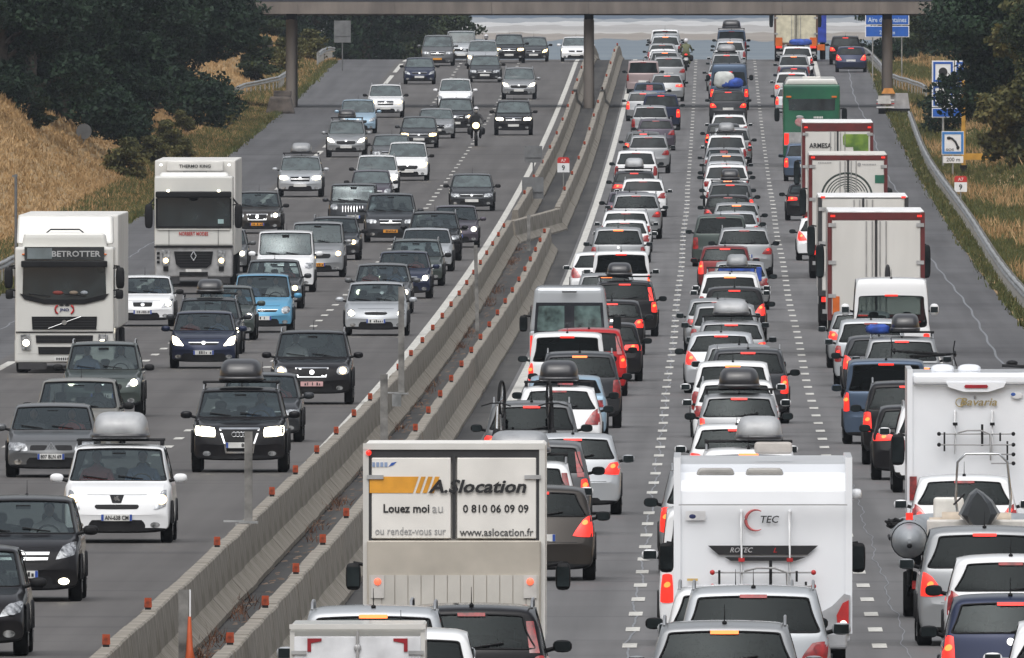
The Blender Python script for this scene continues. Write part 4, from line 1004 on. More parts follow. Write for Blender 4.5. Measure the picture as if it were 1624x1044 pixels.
RIGHT = [  # queueing away from the camera
 ('1', 'mpv', 634, 145, 'white', 'white people carrier', dict(z=1)),
 ('1', 'suv2', 592, 139.5, 'pale', 'white SUV with lit roof lamp', dict(brake=3)),
 ('1', 'wagonv', 748, 136, 'black', 'black estate with tall red lamps', {}),
 ('1', 'hatch4', 853, 102.3, 'brown', 'dark brown-grey hatchback', dict(brake=2)),
 ('1', 'wagonv', 828, 97.3, 'white', 'white estate with red pillar lamps', {}),
 ('1', 'scenic', 853, 93, 'grey', 'grey people carrier with pillar lamps', dict(brake=2)),
 ('1', 'hatch', 908, 89, 'pale', 'silver hatchback', dict(brake=2)),
 ('1', 'suv', 842, 84, 'grey', 'grey SUV carrying bicycles', dict(brake=2, tg=1)),
 ('1', 'hatch4', 886, 78.2, 'white', 'white hatchback', {}),
 ('1', 'sedan', 896, 75.4, 'iceblue', 'ice blue saloon', {}),
 ('1', 'suv2', 919, 72.7, 'dark', 'dark crossover', {}),
 ('1', 'ludo', 899, 69.6, 'white', 'white leisure van', dict(brake=2)),
 ('1', 'scenic', 934, 67.1, 'red', 'red people carrier', dict(brake=2)),
 ('1', 'hatch3', 961, 64.6, 'black', 'black hatchback', dict(brake=1)),
 ('1', 'hatch', 970, 60.3, 'black', 'small black car with glowing lamp', dict(brake=2)),
 ('1', 'wagonv', 991, 57.4, 'black', 'black estate with long red lamp', dict(brake=2, pillar=2)),
 ('1', 'wagon', 962, 55.6, 'silver', 'silver estate with rails', {}),
 ('1', 'ludo', 985, 53.6, 'white', 'white leisure van', dict(brake=1)),
 ('1', 'hatch4', 950, 52.0, 'white', 'white hatchback', {}),
 ('1', 'mpv', 980, 48.8, 'silver', 'silver car with wide red lamp', dict(brake=3)),
 ('1', 'hatch', 991, 46.9, 'white', 'white hatchback', {}),
 ('1', 'wagon', 993, 45.6, 'white', 'white estate', {}),
 ('1', 'suv', 1009, 43.9, 'silver', 'silver SUV', dict(brake=1)),
 ('1', 'sedan', 998, 42.8, 'plum', 'plum-grey saloon', {}),
 ('1', 'wagon', 1020, 41.3, 'white', 'white estate', {}),
 ('1', 'hatch3', 1006, 40.2, 'dark', 'dark hatchback', dict(brake=2)),
 ('1', 'mpv', 1009, 38.3, 'white', 'white people carrier', {}),
 ('1', 'suv', 1029, 36.6, 'silver', 'silver SUV', {}),
 ('1', 'hatch', 1020, 35.7, 'grey', 'grey hatchback', dict(brake=2)),
 ('1', 'wagon', 1040, 34.4, 'plum', 'plum-grey estate', {}),
 ('1', 'mpv', 1031, 33.4, 'silver', 'silver people carrier', {}),
 ('1', 'bigmpv', 1048, 32.5, 'navy', 'navy people carrier', dict(brake=1)),
 ('1', 'hatch2', 1020, 31.8, 'silver', 'silver hatchback', dict(brake=2)),
 ('1', 'sedan', 1030, 30.9, 'bluegrey', 'blue-grey saloon', {}),
 ('1', 'hatch3', 1058, 30.2, 'silver', 'silver hatchback with pale window', dict(brake=2)),
 ('1', 'ludo', 1020, 29.6, 'pink', 'pinkish grey van', {}),
 ('1', 'suv', 1060, 29.1, 'silver', 'silver SUV', {}),
 ('1', 'mpv', 1054, 28.6, 'silver', 'silver people carrier', {}),
 ('1', 'hatch', 1052, 28.2, 'white', 'white hatchback', {}),
 ('1', 'hatch4', 1050, 27.8, 'silver', 'silver hatchback', {}),
 ('1', 'suv2', 1055, 27.45, 'pale', 'pale SUV', {}),
 ('1', 'mpv', 1057, 27.1, 'silver', 'silver people carrier', {}),
 ('1', 'ludo', 1055, 26.75, 'white', 'white van at the crest', {}),
 ('2', 'wagon', 1150, 139, 'silver', 'silver estate', dict(brake=3)),
 ('2', 'suv', 1196, 133.5, 'pale', 'silver SUV with dark rear window', dict(tg=1)),
 ('2', 'wagon', 1168, 129, 'white', 'white estate', {}),
 ('2', 'minivan', 1152, 116, 'white', 'white minibus with red lamps', dict(brake=2)),
 ('2', 'suv2', 1136, 101, 'silver', 'silver SUV with orange lamp', dict(brake=2)),
 ('2', 'suv2', 1187, 95.8, 'white', 'white SUV', dict(brake=3)),
 ('2', 'wagon', 1168, 87, 'white', 'white estate with lit lamps', dict(brake=2)),
 ('2', 'hatch2', 1172, 80, 'silver', 'silver hatchback', dict(brake=2)),
 ('2', 'wagon', 1168, 76.9, 'white', 'white estate', dict(brake=3)),
 ('2', 'mpv', 1163, 74.4, 'white', 'white people carrier', {}),
 ('2', 'suv2', 1187, 71.9, 'dark', 'dark grey SUV', dict(brake=2)),
 ('2', 'hatch', 1172, 69, 'silver', 'silver hatchback', dict(brake=2)),
 ('2', 'hatch4', 1144, 66.6, 'pale', 'pale silver hatchback', dict(brake=1)),
 ('2', 'wagon', 1160, 64.4, 'silver', 'silver estate', dict(brake=2)),
 ('2', 'mpv', 1150, 62.3, 'silver', 'silver people carrier', {}),
 ('2', 'hatch3', 1139, 60, 'silver', 'silver hatchback with dark window', dict(brake=1)),
 ('2', 'hatch4', 1165, 58, 'black', 'black hatchback', dict(brake=2)),
 ('2', 'mpv', 1158, 56.6, 'white', 'white people carrier', dict(brake=3)),
 ('2', 'wagon', 1160, 55.3, 'white', 'white estate', dict(brake=3)),
 ('2', 'hatch', 1174, 53.4, 'silver', 'silver hatchback with blue load', {}),
 ('2', 'hatch2', 1150, 51.0, 'wine', 'dark red hatchback', dict(brake=2)),
 ('2', 'suv', 1180, 49.0, 'silver', 'silver SUV', dict(brake=1)),
 ('2', 'bigmpv', 1143, 47.4, 'green', 'dark green people carrier', {}),
 ('2', 'hatch', 1165, 45.6, 'pale', 'pale silver hatchback', dict(brake=1)),
 ('2', 'hatch3', 1168, 44.4, 'silver', 'silver hatchback', {}),
 ('2', 'wagon', 1155, 43.4, 'black', 'black estate', dict(brake=1)),
 ('2', 'mpv', 1158, 42.3, 'grey', 'grey people carrier', dict(brake=2)),
 ('2', 'hatch', 1154, 41.2, 'white', 'white hatchback', {}),
 ('2', 'suv', 1152, 40.1, 'white', 'white SUV', {}),
 ('2', 'hatch4', 1150, 39.1, 'pale', 'pale silver hatchback', dict(brake=1)),
 ('2', 'wagon', 1152, 38.2, 'silver', 'silver estate', {}),
 ('2', 'sedan', 1148, 37.4, 'silver', 'silver saloon', {}),
 ('2', 'suv2', 1152, 36.6, 'white', 'white SUV', {}),
 ('2', 'mpv', 1160, 35.7, 'silver', 'silver people carrier', dict(brake=1)),
 ('2', 'hatch2', 1148, 34.9, 'dark', 'dark grey hatchback', dict(brake=1)),
 ('2', 'wagon', 1156, 34.0, 'white', 'white estate', {}),
 ('2', 'suv', 1155, 32.0, 'dark', 'dark SUV with three lit lamps', dict(brake=2)),
 ('2', 'tallvan', 1157, 30.9, 'bluegrey', 'tall blue-grey van', dict(brake=2)),
 ('2', 'hatch', 1150, 30.0, 'silver', 'silver hatchback', {}),
 ('2', 'wagon', 1147, 29.4, 'silver', 'silver estate', dict(brake=1)),
 ('2', 'mpv', 1152, 28.8, 'silver', 'silver people carrier', dict(brake=1)),
 ('2', 'hatch', 1152, 28.3, 'white', 'white hatchback', {}),
 ('2', 'suv2', 1158, 27.85, 'pale', 'pale SUV', {}),
 ('2', 'hatch3', 1158, 27.4, 'silver', 'silver hatchback', {}),
 ('2', 'ludo', 1160, 27.0, 'bluegrey', 'blue-grey leisure van', {}),
 ('3', 'hatch4', 1716, 138, 'white', 'white car cut off by the frame', dict(brake=1)),
 ('3', 'hatch2', 1603, 131.5, 'navy', 'navy hatchback', dict(brake=2, tg=0)),
 ('3', 'hatch4', 1604, 120.5, 'white', 'white hatchback', dict(brake=1, tg=1)),
 ('3', 'lion', 1561, 116, 'silver', 'silver people carrier', dict(brake=1, tg=1)),
 ('3', 'hatch4', 1530, 99.5, 'white', 'white hatchback with big tail lamps', dict(brake=1)),
 ('3', 'suv', 1493, 84.7, 'white', 'white SUV', {}),
 ('3', 'hatch3', 1456, 82.3, 'black', 'black hatchback', dict(brake=2)),
 ('3', 'suv2', 1440, 79.4, 'black', 'black SUV', dict(brake=2)),
 ('3', 'ludo', 1405, 75.6, 'bluegrey', 'blue-grey leisure van', dict(brake=2)),
 ('3', 'wagon', 1462, 73.3, 'silver', 'silver estate with bicycles on the roof', {}),
 ('3', 'suv', 1431, 69.4, 'silver', 'silver SUV with roof rack', dict(brake=2)),
 ('3', 'hatch4', 1394, 67.4, 'dark', 'dark grey hatchback', dict(brake=2)),
 ('3', 'mpv', 1382, 65.4, 'pale', 'pale silver people carrier', dict(brake=1)),
 ('3', 'bigvan', 1413, 63.9, 'white', 'tall white van', dict(brake=1)),
 ('3', 'hatch', 1366, 62.4, 'silver', 'silver hatchback', dict(brake=2)),
 ('3', 'hatch4', 1304, 46.6, 'white', 'white hatchback', dict(brake=2)),
 ('3', 'sedan', 1283, 41.7, 'black', 'black saloon', dict(brake=2)),
 ('3', 'mpv', 1277, 37.4, 'bluegrey', 'blue-grey people carrier', dict(brake=2)),
 ('3', 'hatch2', 1256, 31.4, 'pale', 'pale silver hatchback', dict(brake=2)),
 ('3', 'suv', 1256, 30.4, 'white', 'white SUV', dict(brake=2)),
 ('3', 'hatch', 1259, 29.6, 'navy', 'navy hatchback', dict(brake=2)),
 ('3', 'mpv', 1259, 28.9, 'silver', 'silver people carrier', {}),
 ('3', 'suv2', 1264, 28.3, 'white', 'white SUV with blue tarpaulin', dict(brake=1)),
 ('4', 'hatch4', 1350, sy(115), 'navy', 'navy hatchback', dict(brake=2)),
 ('4', 'suv', 1341, sy(103), 'black', 'black SUV', dict(brake=2)),
]
QN = {'A': 'oncoming outer lanes', 'B': 'oncoming inner lanes', '1': 'left queue', '2': 'middle queue', '3': 'right queue', '4': 'hard shoulder lane'}
CARS = {}; LAB = {}
TRK = [('3', 130.0 * 0 + 1, '')]
def assign():
    # neighbours: other vehicles nearest in the same lane group, used in the labels
    extra = [('A', sy(592), 'white lorry with a light box'), ('A', sy(455), 'white lorry with a tall windscreen'), ('1', 130, 'white hire lorry'), ('1', 66, 'tall silver van'), ('2', 121.5, 'white motorhome'),
             ('3', 95, 'white motorhome'), ('3', 110, 'inflatable boat'), ('3', 60.5, 'white trailer'), ('3', 56.3, 'hidden white trailer'), ('3', 49, 'trailer with arches'), ('3', 44.3, 'trailer with green leaves'), ('3', 36, 'green coach'), ('3', 27.2, 'cream lorry')]
    allv = [(r[0], r[3], r[5], i, side) for side, L_ in (('L', LEFT), ('R', RIGHT)) for i, r in enumerate(L_)] + [(a, b, c, -1, 'X') for a, b, c in extra]
    for ln in QN:
        v = sorted([x for x in allv if x[0] == ln], key=lambda x: -x[1])
        for k, x in enumerate(v):
            if x[3] < 0: continue
            nr = v[k - 1][2] if k > 0 else None; fr = v[k + 1][2] if k + 1 < len(v) else None
            sh = lambda t: ' '.join(t.split(' with ')[0].split(' carrying ')[0].split(' half ')[0].split(' by the ')[0].split(' at the ')[0].split(' cut ')[0].split()[-3:])
            lab = f'{x[2]}, {QN[ln]}'
            if nr and fr: lab += f', between {sh(nr)} and {sh(fr)}'
            elif fr: lab += f', nearest the camera behind {sh(fr)}'
            else: lab += f', farthest, beyond {sh(nr)}'
            LAB[(x[4], x[3])] = lab
assign()
from collections import Counter
cnt = Counter(LAB.values())
for k_, v_ in list(LAB.items()):
    if cnt[v_] > 1:
        row = (LEFT if k_[0] == 'L' else RIGHT)[k_[1]]; where = 'near the front' if row[3] > 70 else ('about halfway to the bridge' if row[3] > 40 else 'close to the bridge' if row[3] > 30 else 'at the crest')
        LAB[k_] = v_.replace(', between', ' ' + where + ', between')
KINDS = {'suv': 'SUV', 'jeep': 'SUV', 'mpv': 'people carrier', 'van': 'van', 'ludo': 'van'}
def trim_label(l):
    w_ = l.split()
    return l if len(w_) <= 16 else ' '.join(l.replace('people carrier', 'MPV').replace('leisure van', 'van').replace('with ', '').split()[:16])
for side, L_ in (('L', LEFT), ('R', RIGHT)):
    for i, (ln, nm, cx, s_, colr, desc, op) in enumerate(L_):
        hd = op.get('heads', 'off'); hmode = {'fog1': 'off', 'warm1': 'off', 'warm': 'warm', 'on': 'on', 'off': 'off'}[hd]
        br_ = op.get('brake', 0)
        if side == 'R' and br_ == 0 and i % 3 == 1: br_ = 3
        elif side == 'R' and br_ == 1 and i % 2: br_ = 2
        cat = 'van' if nm in ('ludo', 'bigvan', 'tallvan', 'minivan') else 'car'
        c = place_car(nm, cx, s_, colr, side == 'R', trim_label(LAB[(side, i)]), cat, 'oncoming cars' if side == 'L' else 'cars queueing away from the camera',
                      heads=hmode, brake=2 if br_ == 2 else (1 if br_ == 1 else 0), far=s_ < 43, yawj=rnd.uniform(-.006, .006), tglass=op.get('tg', (i % 3 == 0)), plate=op.get('plate'), pillar=op.get('pillar', 0))
        if br_ == 3:
            for ch in KIDS[c.name]:
                if ch.name.startswith('brake_light'): slot(ch, 0, TAMB)
        if hd in ('fog1', 'warm1'):
            want = 'foglight' if hd == 'fog1' else 'headlight'
            fl = [ch for ch in KIDS[c.name] if ch.name.startswith(want)]
            one = fl[0]          # the lamp on the right as seen from the camera
            for ch in fl:
                v = ch.data.vertices[0].co.x
                if v < 0: one = ch
            if want == 'foglight': slot(one, 0, HON)
            else:
                for l in KIDS.get(one.name, []): slot(l, 0, HWARM)
        CARS[(side, i)] = c; CARS[desc + '@' + str(int(s_))] = c
def car(lst, desc, near_s):
    best = min([(abs(r[3] - near_s), i) for i, r in enumerate(LEFT if lst == 'L' else RIGHT) if r[5].startswith(desc)])
    return CARS[(lst, best[1])], (LEFT if lst == 'L' else RIGHT)[best[1]][1]
# readable plates
for (lst, desc, s0, txt) in (('L', 'white people carrier', sy(862), 'AN-638 CM'), ('L', 'grey saloon', sy(758), '807 BLN 69'), ('L', 'black SUV with framed', sy(750), '885')):
    c, nm = car(lst, desc, s0); d = SPEC[nm]
    text(txt, .40 if len(txt) > 4 else .16, .075, 0 if len(txt) > 4 else -.12, d['plate_y'] + .012, d['plate_z'] - .037, INK, c, 1, .02, name='plate_lettering')
# roof boxes
for (lst, desc, s0, m, lab, kw) in (
    ('L', 'white people carrier', sy(862), BOXS, 'large silver-grey roof box on the white people carrier with the lion badge', dict(wd=.95, hh=.46)),
    ('L', 'black SUV with framed', sy(750), BOXK, 'glossy black roof box on the black SUV with framed grille', dict(wd=.86, hh=.44)),
    ('L', 'dark grey estate', sy(562), BOXK, 'small dark roof box on the dark grey estate behind the blue hatchback', dict(wd=.7, hh=.36)),
    ('L', 'silver SUV', sy(313), BOXG, 'rounded grey roof box on the silver SUV right of the far lorry', dict(wd=.85, hh=.4)),
    ('L', 'silver SUV with dark roof', sy(250), BOXK, 'dark roof box on the silver SUV in the outer oncoming lane', dict(wd=.8, hh=.36)),
    ('R', 'white estate with red pillar', 97.3, BOXG, 'pale grey roof box on the white estate right above the hire lorry', dict(wd=1.0, hh=.36, dx=-.05)),
    ('R', 'white hatchback', 78.2, BOXK, 'black roof box above the car with bicycles in the left queue', dict(wd=.8, hh=.42)),
    ('R', 'black estate with long red', 57.4, BOXK, 'black roof box on the black estate behind the white vans', dict(wd=.7, hh=.36, dx=-.15)),
    ('R', 'dark hatchback', 40.2, BOXS, 'silver roof box on the dark hatchback halfway up the left queue', dict(wd=.75)),
    ('R', 'white SUV', 95.8, BOXS, 'wide silver roof box just ahead of the white motorhome', dict(wd=.78, dx=.18)),
    ('R', 'silver hatchback', 80, BOXK, 'black roof box in the middle queue ahead of the white estate', dict(wd=.82, hh=.42)),
    ('R', 'silver estate', 64.4, BOXS, 'broad pale roof box on the silver estate in the middle queue', dict(wd=.9, hh=.36)),
    ('R', 'white estate', 55.3, BOXG, 'rounded grey roof box just below the blue load in the middle queue', dict(wd=.62, hh=.36, dx=.16)),
    ('R', 'grey people carrier', 42.3, BOXK, 'dark roof box halfway up the middle queue', dict(wd=.72)),
    ('R', 'white SUV', 36.6, BOXG, 'grey roof box in the middle queue just below the bridge shadow', dict(wd=.72)),
    ('R', 'silver people carrier', 28.8, BOXG, 'long grey roof box near the crest in the middle queue', dict(wd=1.0)),
    ('R', 'blue-grey leisure van', 27.0, BOXK, 'dark roof load on the farthest van of the middle queue', dict(wd=1.1, hh=.5)),
    ('R', 'silver SUV with roof rack', 69.4, BOXK, 'square black roof box beside a blue bag on the silver SUV', dict(wd=.66, hh=.40, dx=.08))):
    c, nm = car(lst, desc, s0); roof_box(c, nm, m, lab, **kw)
# ================================================================ LORRIES, COACH, CAMPERS
TW = mat('truck_white', (.62, .62, .59), .35, coat=.4, var=.04, scale=.8); TWG = mat('truck_white_dirty', (.62, .61, .58), .5, var=.07, scale=.5, stretch=(2, 1, .5))
TSIL = mat('ribbed_aluminium', (.45, .45, .45), .4, metal=.5, var=.15)
REDF = mat('dark_red_frame', (.11, .012, .012), .45, coat=.3); DKF = mat('dark_frame', (.03, .03, .032), .5)
WGL = mat('lorry_windscreen_glass', (.018, .026, .028), .06, spec=.8, coat=.5, var=.4, scale=1.6)
SGR = mat('soft_grey_print', (.33, .33, .33), .6); REDP = mat('red_print', (.45, .02, .02), .5); BLUP = mat('blue_print', (.03, .10, .40), .5)
def place(e, cx, s, away, L=0):
    X, Y = XY(cx, s); e.location = (X, Y, zr(Y)); e.rotation_euler = ((1 if away else -1) * math.atan(slope(Y + 4)), 0, 0 if away else math.pi)
# local frame for lorries: near end at y=0; away: body runs +y; oncoming (rotated by pi): front at y=0 and body runs -y
def wheels(e, ys, hw, r=.5, wd=.3, rimm=ALLOY):
    for y in ys:
        for sx in (-1, 1):
            b = MB(); b.lathe([(-wd / 2, r * .6), (-wd / 2, r * .95), (-wd / 2 + .03, r), (wd / 2 - .03, r), (wd / 2, r * .95), (wd / 2, r * .6)], 'x', 26)
            o = b.obj('wheel', RUB, e, (sx * (hw - wd / 2), y, r))
            b = MB(); b.lathe([(sx * wd / 2 * .9, r * .62), (sx * wd / 2 * .6, r * .5), (sx * wd / 2 * .9, r * .2), (sx * wd / 2 * .9, 0)], 'x', 18); b.obj('rim', rimm, o)
def mirror_arm(e, sx, x, y, z0, z1, m=TRIM, gl=True, wd=.24):
    b = MB(); b.ball((x, y, (z0 + z1) / 2), (wd / 2, .10, (z1 - z0) / 2), 8, 0, .5); b.tube([(x - sx * .3, y, z1 - .05), (x, y, z1)], .025, 6)
    o = b.obj('door_mirror', m, e)
    if gl:
        b = MB(); b.box(x, y - .10, z0 + .05, wd * .78, .015, (z1 - z0) - .1); b.obj('mirror_glass', GLO, o)
def cab_front(e, W, parts): pass

# ---- nearest oncoming lorry (flat bonnetless cab, roof light box)
e = empty('articulated_lorry'); place(e, 102, sy(592), False); tag(e, 'white lorry with dark light box over its windscreen, nearest the left edge', 'lorry')
rbox('cab', 2.48, 2.2, 2.75, 0, -1.1, .42, TW, e, .07); rbox('roof_cap', 2.2, 1.7, .62, 0, -1.05, 2.90, TW, e, .12, 3, tx=.93)
b = MB(); b.prism([(-1.18, 0), (1.18, 0), (1.14, .66), (-1.14, .66)], -1.2, -.95); 
rbox('air_deflector', 2.44, .9, .72, 0, -1.35, 3.22, TW, e, .10, 3, tx=.98, ty=.55, sh=-.2)
b = MB(); b.tube([(-.48, -.86, 3.28), (-.46, -.94, 3.52), (-.36, -.98, 3.60), (.36, -.98, 3.60), (.46, -.94, 3.52), (.48, -.86, 3.28)], .022, 6); b.obj('deflector_arch', TRIM, e)
b = MB()
for sx in (-1, 1): b.tube([(0, -.93, 3.38), (sx * .10, -.93, 3.42), (sx * .24, -.93, 3.40)], .016, 5)
b.obj('deflector_emblem', SGR, e)
rbox('trailer', 2.52, 13.2, 2.85, -.04, -9.4, 1.1, TWG, e, .04)
b = MB(); b.box(-.04, -9.4, .55, 2.2, 12.6, .55); b.obj('chassis', DKF, e)
b = MB(); b.box(0, .03, 2.84, 2.0, .05, .33); b.obj('sign_box', mat('smoked_sign', (.03, .035, .038), .15, coat=.6), e)
b = MB(); b.box(-.0 + .62, .062, 2.87, .62, .01, .27); b.obj('sign_reflection', mat('painted_sign_reflection', (.16, .19, .20), .3), e)  # pale panel painted as a reflection washing out part of the sign
text('BETROTTER', 1.22, .15, -.30, .062, 2.92, mat('sign_letter_grey', (.40, .41, .42), .4), e, 1, .02)
rbox('sun_visor', 2.16, .34, .16, 0, .14, 2.66, TRIM, e, .03)
v = MB(); v.prism([(-1.05, 1.98), (-.98, 1.90), (-.5, 1.84), (.5, 1.84), (.98, 1.90), (1.05, 1.98), (1.03, 2.70), (-1.03, 2.70)], -.02, .02); v.obj('windscreen', WGL, e)
v = MB(); v.prism([(-1.12, 2.0), (-1.0, 1.85), (-.5, 1.73), (.5, 1.73), (1.0, 1.85), (1.12, 2.0), (1.0, 1.97), (.5, 1.85), (-.5, 1.85), (-1.0, 1.97)], -.01, .035); v.obj('windscreen_seal', TRIM, e)
for x0, x1, mm_ in ((-.35, -.12, mat('dash_clutter_tan', (.25, .2, .15), .8)), (.02, .3, mat('dash_clutter_red', (.25, .05, .04), .8)), (-.6, -.4, mat('dash_clutter_pale', (.3, .33, .36), .8))):
    b = MB(); b.ball(((x0 + x1) / 2, .03, 2.02), ((x1 - x0) / 2, .03, .05), 5); b.obj('dashboard_item', mm_, e)
b = MB()
for x in (-.55, .35): b.tube([(x, .05, 1.93), (x + .55, .05, 1.99)], .014, 5)
b.obj('wiper', TRIM, e)
for nm_, x0, x1, z0, z1 in (('upper_grille', -.82, .82, 1.10, 1.42), ('lower_grille', -.72, .72, .76, .95), ('lower_grille', -.66, .66, .48, .66)):
    b = MB(); b.prism([(x0, z1), (x0 * .98, z0), (x1 * .98, z0), (x1, z1)], -.0, .03); o = b.obj(nm_, TRIM, e)
    b = MB()
    for k in range(1, 5): b.box(0, .034, z0 + (z1 - z0) * k / 5, (x1 - x0) * .94, .02, .012)
    b.obj('grille_bar', DKF, o)
b = MB(); b.tube([(.40, .055, 1.12), (-.42, .055, 1.42)], .018, 5); b.lathe([(.0, .07), (.03, .065)], 'y', 16, (0, .045, 1.27)); b.obj('grille_emblem', CHROME, e)
b = MB(); b.box(0, .012, 1.015, 2.44, .02, .03); b.box(0, .012, 1.72, .01, .01, .01); b.obj('panel_gap', TRIM, e)
b = MB()
for sx in (-1, 1):
    b.tube([(sx * (.10 + .13 * math.cos(a)), .015, 1.60 + .12 * math.sin(a)) for a in [R(-60 + 15 * i) for i in range(9)]], .026, 6)
b.obj('company_emblem', REDP, e)
b = MB(); b.ball((-.07, .015, 1.705), (.06, .012, .025), 5); b.ball((.07, .015, 1.705), (.06, .012, .025), 5); b.obj('company_emblem_top', INK, e)
text('JNO', .24, .10, 0, .014, 1.53, mat('navy_print', (.02, .03, .12), .5), e, 1, .03)
rbox('bumper', 2.50, .4, .62, 0, -.205, .25, TW, e, .08, 3)
for sx in (-1, 1):
    b = MB(); b.prism([(sx * .84, .58), (sx * 1.07, .60), (sx * 1.10, .96), (sx * .86, .98)][::sx], .03, .055); o = b.obj('headlight', LENS, e)
    b = MB(); b.lathe([(0, .085), (.02, .07), (.022, 0)], 'y', 16, (sx * .96, .055, .76)); b.obj('lamp', HON, o)
    b = MB(); b.ball((sx * 1.02, -.0, 2.98), (.05, .04, .03), 5); b.obj('marker_lamp', AMB, e)
    b = MB(); b.box(sx * .80, -.05, .10, .7, .4, .16); b.obj('step_guard', DKF, e)
b = MB(); b.box(0, .05, .30, .52, .015, .11); b.obj('number_plate', PLW, e); text('CEDTA YYY', .42, .07, 0, .06, .32, INK, e, 1, .02) if False else None
b = MB(); x = -.18
for k in range(8): b.box(-.2 + k * .055, .062, .325, .035, .006, .065)
b.obj('plate_print', INK, e)
for sx in (-1, 1):
    mirror_arm(e, sx, sx * 1.40, -.05, 2.12, 2.66, TRIM, False, .22); mirror_arm(e, sx, sx * 1.38, -.05, 1.86, 2.10, TRIM, False, .20)
    b = MB(); b.tube([(sx * 1.2, -.1, 2.70), (sx * 1.38, -.05, 2.68)], .025, 6); b.tube([(sx * 1.2, -.1, 1.9), (sx * 1.38, -.05, 1.92)], .02, 6); b.obj('mirror_arm', TRIM, e)
    b = MB(); b.box(sx * 1.245, -.95, 1.95, .02, .9, .75); b.obj('side_window', WGL, e)
wheels(e, (-1.3, -4.6, -12, -13.3, -14.6), 1.23, .5)

# ---- second oncoming lorry (tall flat cab with red lettering)
e = empty('articulated_lorry'); place(e, 307, sy(455), False); tag(e, 'white lorry with tall flat windscreen and red lettering, beside the dry field', 'lorry')
rbox('cab', 2.48, 2.2, 2.2, 0, -1.1, 1.30, TW, e, .06); rbox('lower_cab', 2.46, 2.1, 1.0, 0, -1.07, .30, TSIL, e, .07, 3)
rbox('air_deflector', 2.3, 1.0, .62, 0, -1.1, 3.0, TW, e, .14, 4, tx=.95, ty=.6, sh=-.1)
rbox('trailer', 2.56, 13.2, 3.0, 0, -9.5, .98, TWG, e, .04); b = MB(); b.box(0, -9.5, .5, 2.2, 12.6, .5); b.obj('chassis', DKF, e)
rbox('refrigeration_unit', 1.8, .35, .35, 0, -2.76, 3.62, TWG, e, .05); text('THERMO KING', 1.0, .10, 0, -2.56, 3.75, INK, e, 1, .02)
b = MB(); b.box(0, -2.57, 3.58, .76, .03, .05); b.obj('unit_vent', INK, e)
v = MB(); v.prism([(-1.16, 1.92), (1.16, 1.92), (1.15, 2.98), (-1.15, 2.98)], -.01, .03); v.obj('windscreen', WGL, e)
v = MB(); v.prism([(-1.2, 1.86), (1.2, 1.86), (1.2, 1.92), (-1.2, 1.92)], -.01, .04); v.prism([(-1.2, 1.92), (-1.14, 1.92), (-1.14, 2.8), (-1.2, 2.8)], -.01, .04); v.prism([(1.14, 1.92), (1.2, 1.92), (1.2, 2.8), (1.14, 2.8)], -.01, .04); v.obj('windscreen_seal', TRIM, e)
rbox('sun_visor', 2.4, .36, .20, 0, .14, 2.82, TRIM, e, .05)
b = MB(); b.ball((0, .03, 2.78), (.16, .03, .06), 5); b.obj('camera_pod', TRIM, e)
b = MB(); b.box(-.86, .035, 2.0, .18, .006, .14); b.obj('windscreen_sticker', mat('pale_green_sticker', (.35, .5, .5), .5), e)
for sx in (-1, 1):
    b = MB(); b.ball((sx * .80, .30, 3.04), (.05, .04, .04), 5); b.obj('visor_lamp', HON, e)
    b = MB(); b.ball((sx * 1.08, -2.72, 3.84), (.05, .04, .04), 5); b.obj('corner_lamp', light('corner_lamp_lit', (1, .97, .9), 2.), e)
text('NORBERT MODES', .92, .12, 0, .02, 1.62, REDP, e, 1, .02)
b = MB(); b.box(0, .01, 1.24, 2.5, .06, .05); b.box(-.78, .012, 1.3, .012, .012, .55); b.box(.78, .012, 1.3, .012, .012, .55); b.obj('panel_gap', TRIM, e)
b = MB(); b.box(0, .02, 1.80, 2.3, .05, .03); b.obj('grab_bar', TW, e)
b = MB(); b.prism([(-.62, 1.12), (-.56, .72), (-.42, .60), (.42, .60), (.56, .72), (.62, 1.12)], .0, .04); o = b.obj('grille', TRIM, e)
b = MB()
for k in range(5): b.box(0, .05, .68 + k * .085, .95 + k * .03, .02, .015)
b.obj('grille_bar', DKF, o)
b = MB()
for p0, p1 in (((0, .15), (.085, 0)), ((.085, 0), (0, -.15)), ((0, -.15), (-.085, 0)), ((-.085, 0), (0, .15))): b.tube([(p0[0], .07, .97 + p0[1]), (p1[0], .07, .97 + p1[1])], .025, 5)
b.obj('grille_emblem', CHROME, e)
b = MB(); b.box(0, .03, .34, .9, .03, .13); b.obj('lower_grille', TRIM, e)
b = MB(); b.box(0, .045, .47, .5, .015, .09); b.obj('number_plate', PLW, e)
for sx in (-1, 1):
    b = MB(); b.box(sx * .88, .02, .70, .24, .03, .46); o = b.obj('headlight', LENS, e)
    b = MB(); b.lathe([(0, .085), (.02, .07), (.022, 0)], 'y', 16, (sx * .88, .035, .83)); b.obj('lamp', HWARM, o)
    b = MB(); b.box(sx * .88, .02, .50, .16, .03, .15); b.obj('foglight', TRIM, e)
    mirror_arm(e, sx, sx * 1.42, -.05, 1.85, 2.62, TRIM, False, .26)
    b = MB(); b.tube([(sx * 1.2, -.1, 2.85), (sx * 1.4, -.05, 2.6)], .03, 6); b.obj('mirror_arm', TRIM, e)
    b = MB(); b.box(sx * 1.245, -.95, 1.95, .02, .9, .85); b.obj('side_window', WGL, e)
    b = MB(); b.box(sx * .80, -.2, .10, .7, .4, .2); b.obj('step_guard', DKF, e)
b = MB()
for k in range(3): b.box(1.12, .01, .74 + k * .14, .09, .03, .08)
b.obj('cab_step', TRIM, e)
wheels(e, (-1.4, -4.6, -12, -13.3, -14.6), 1.23, .5)

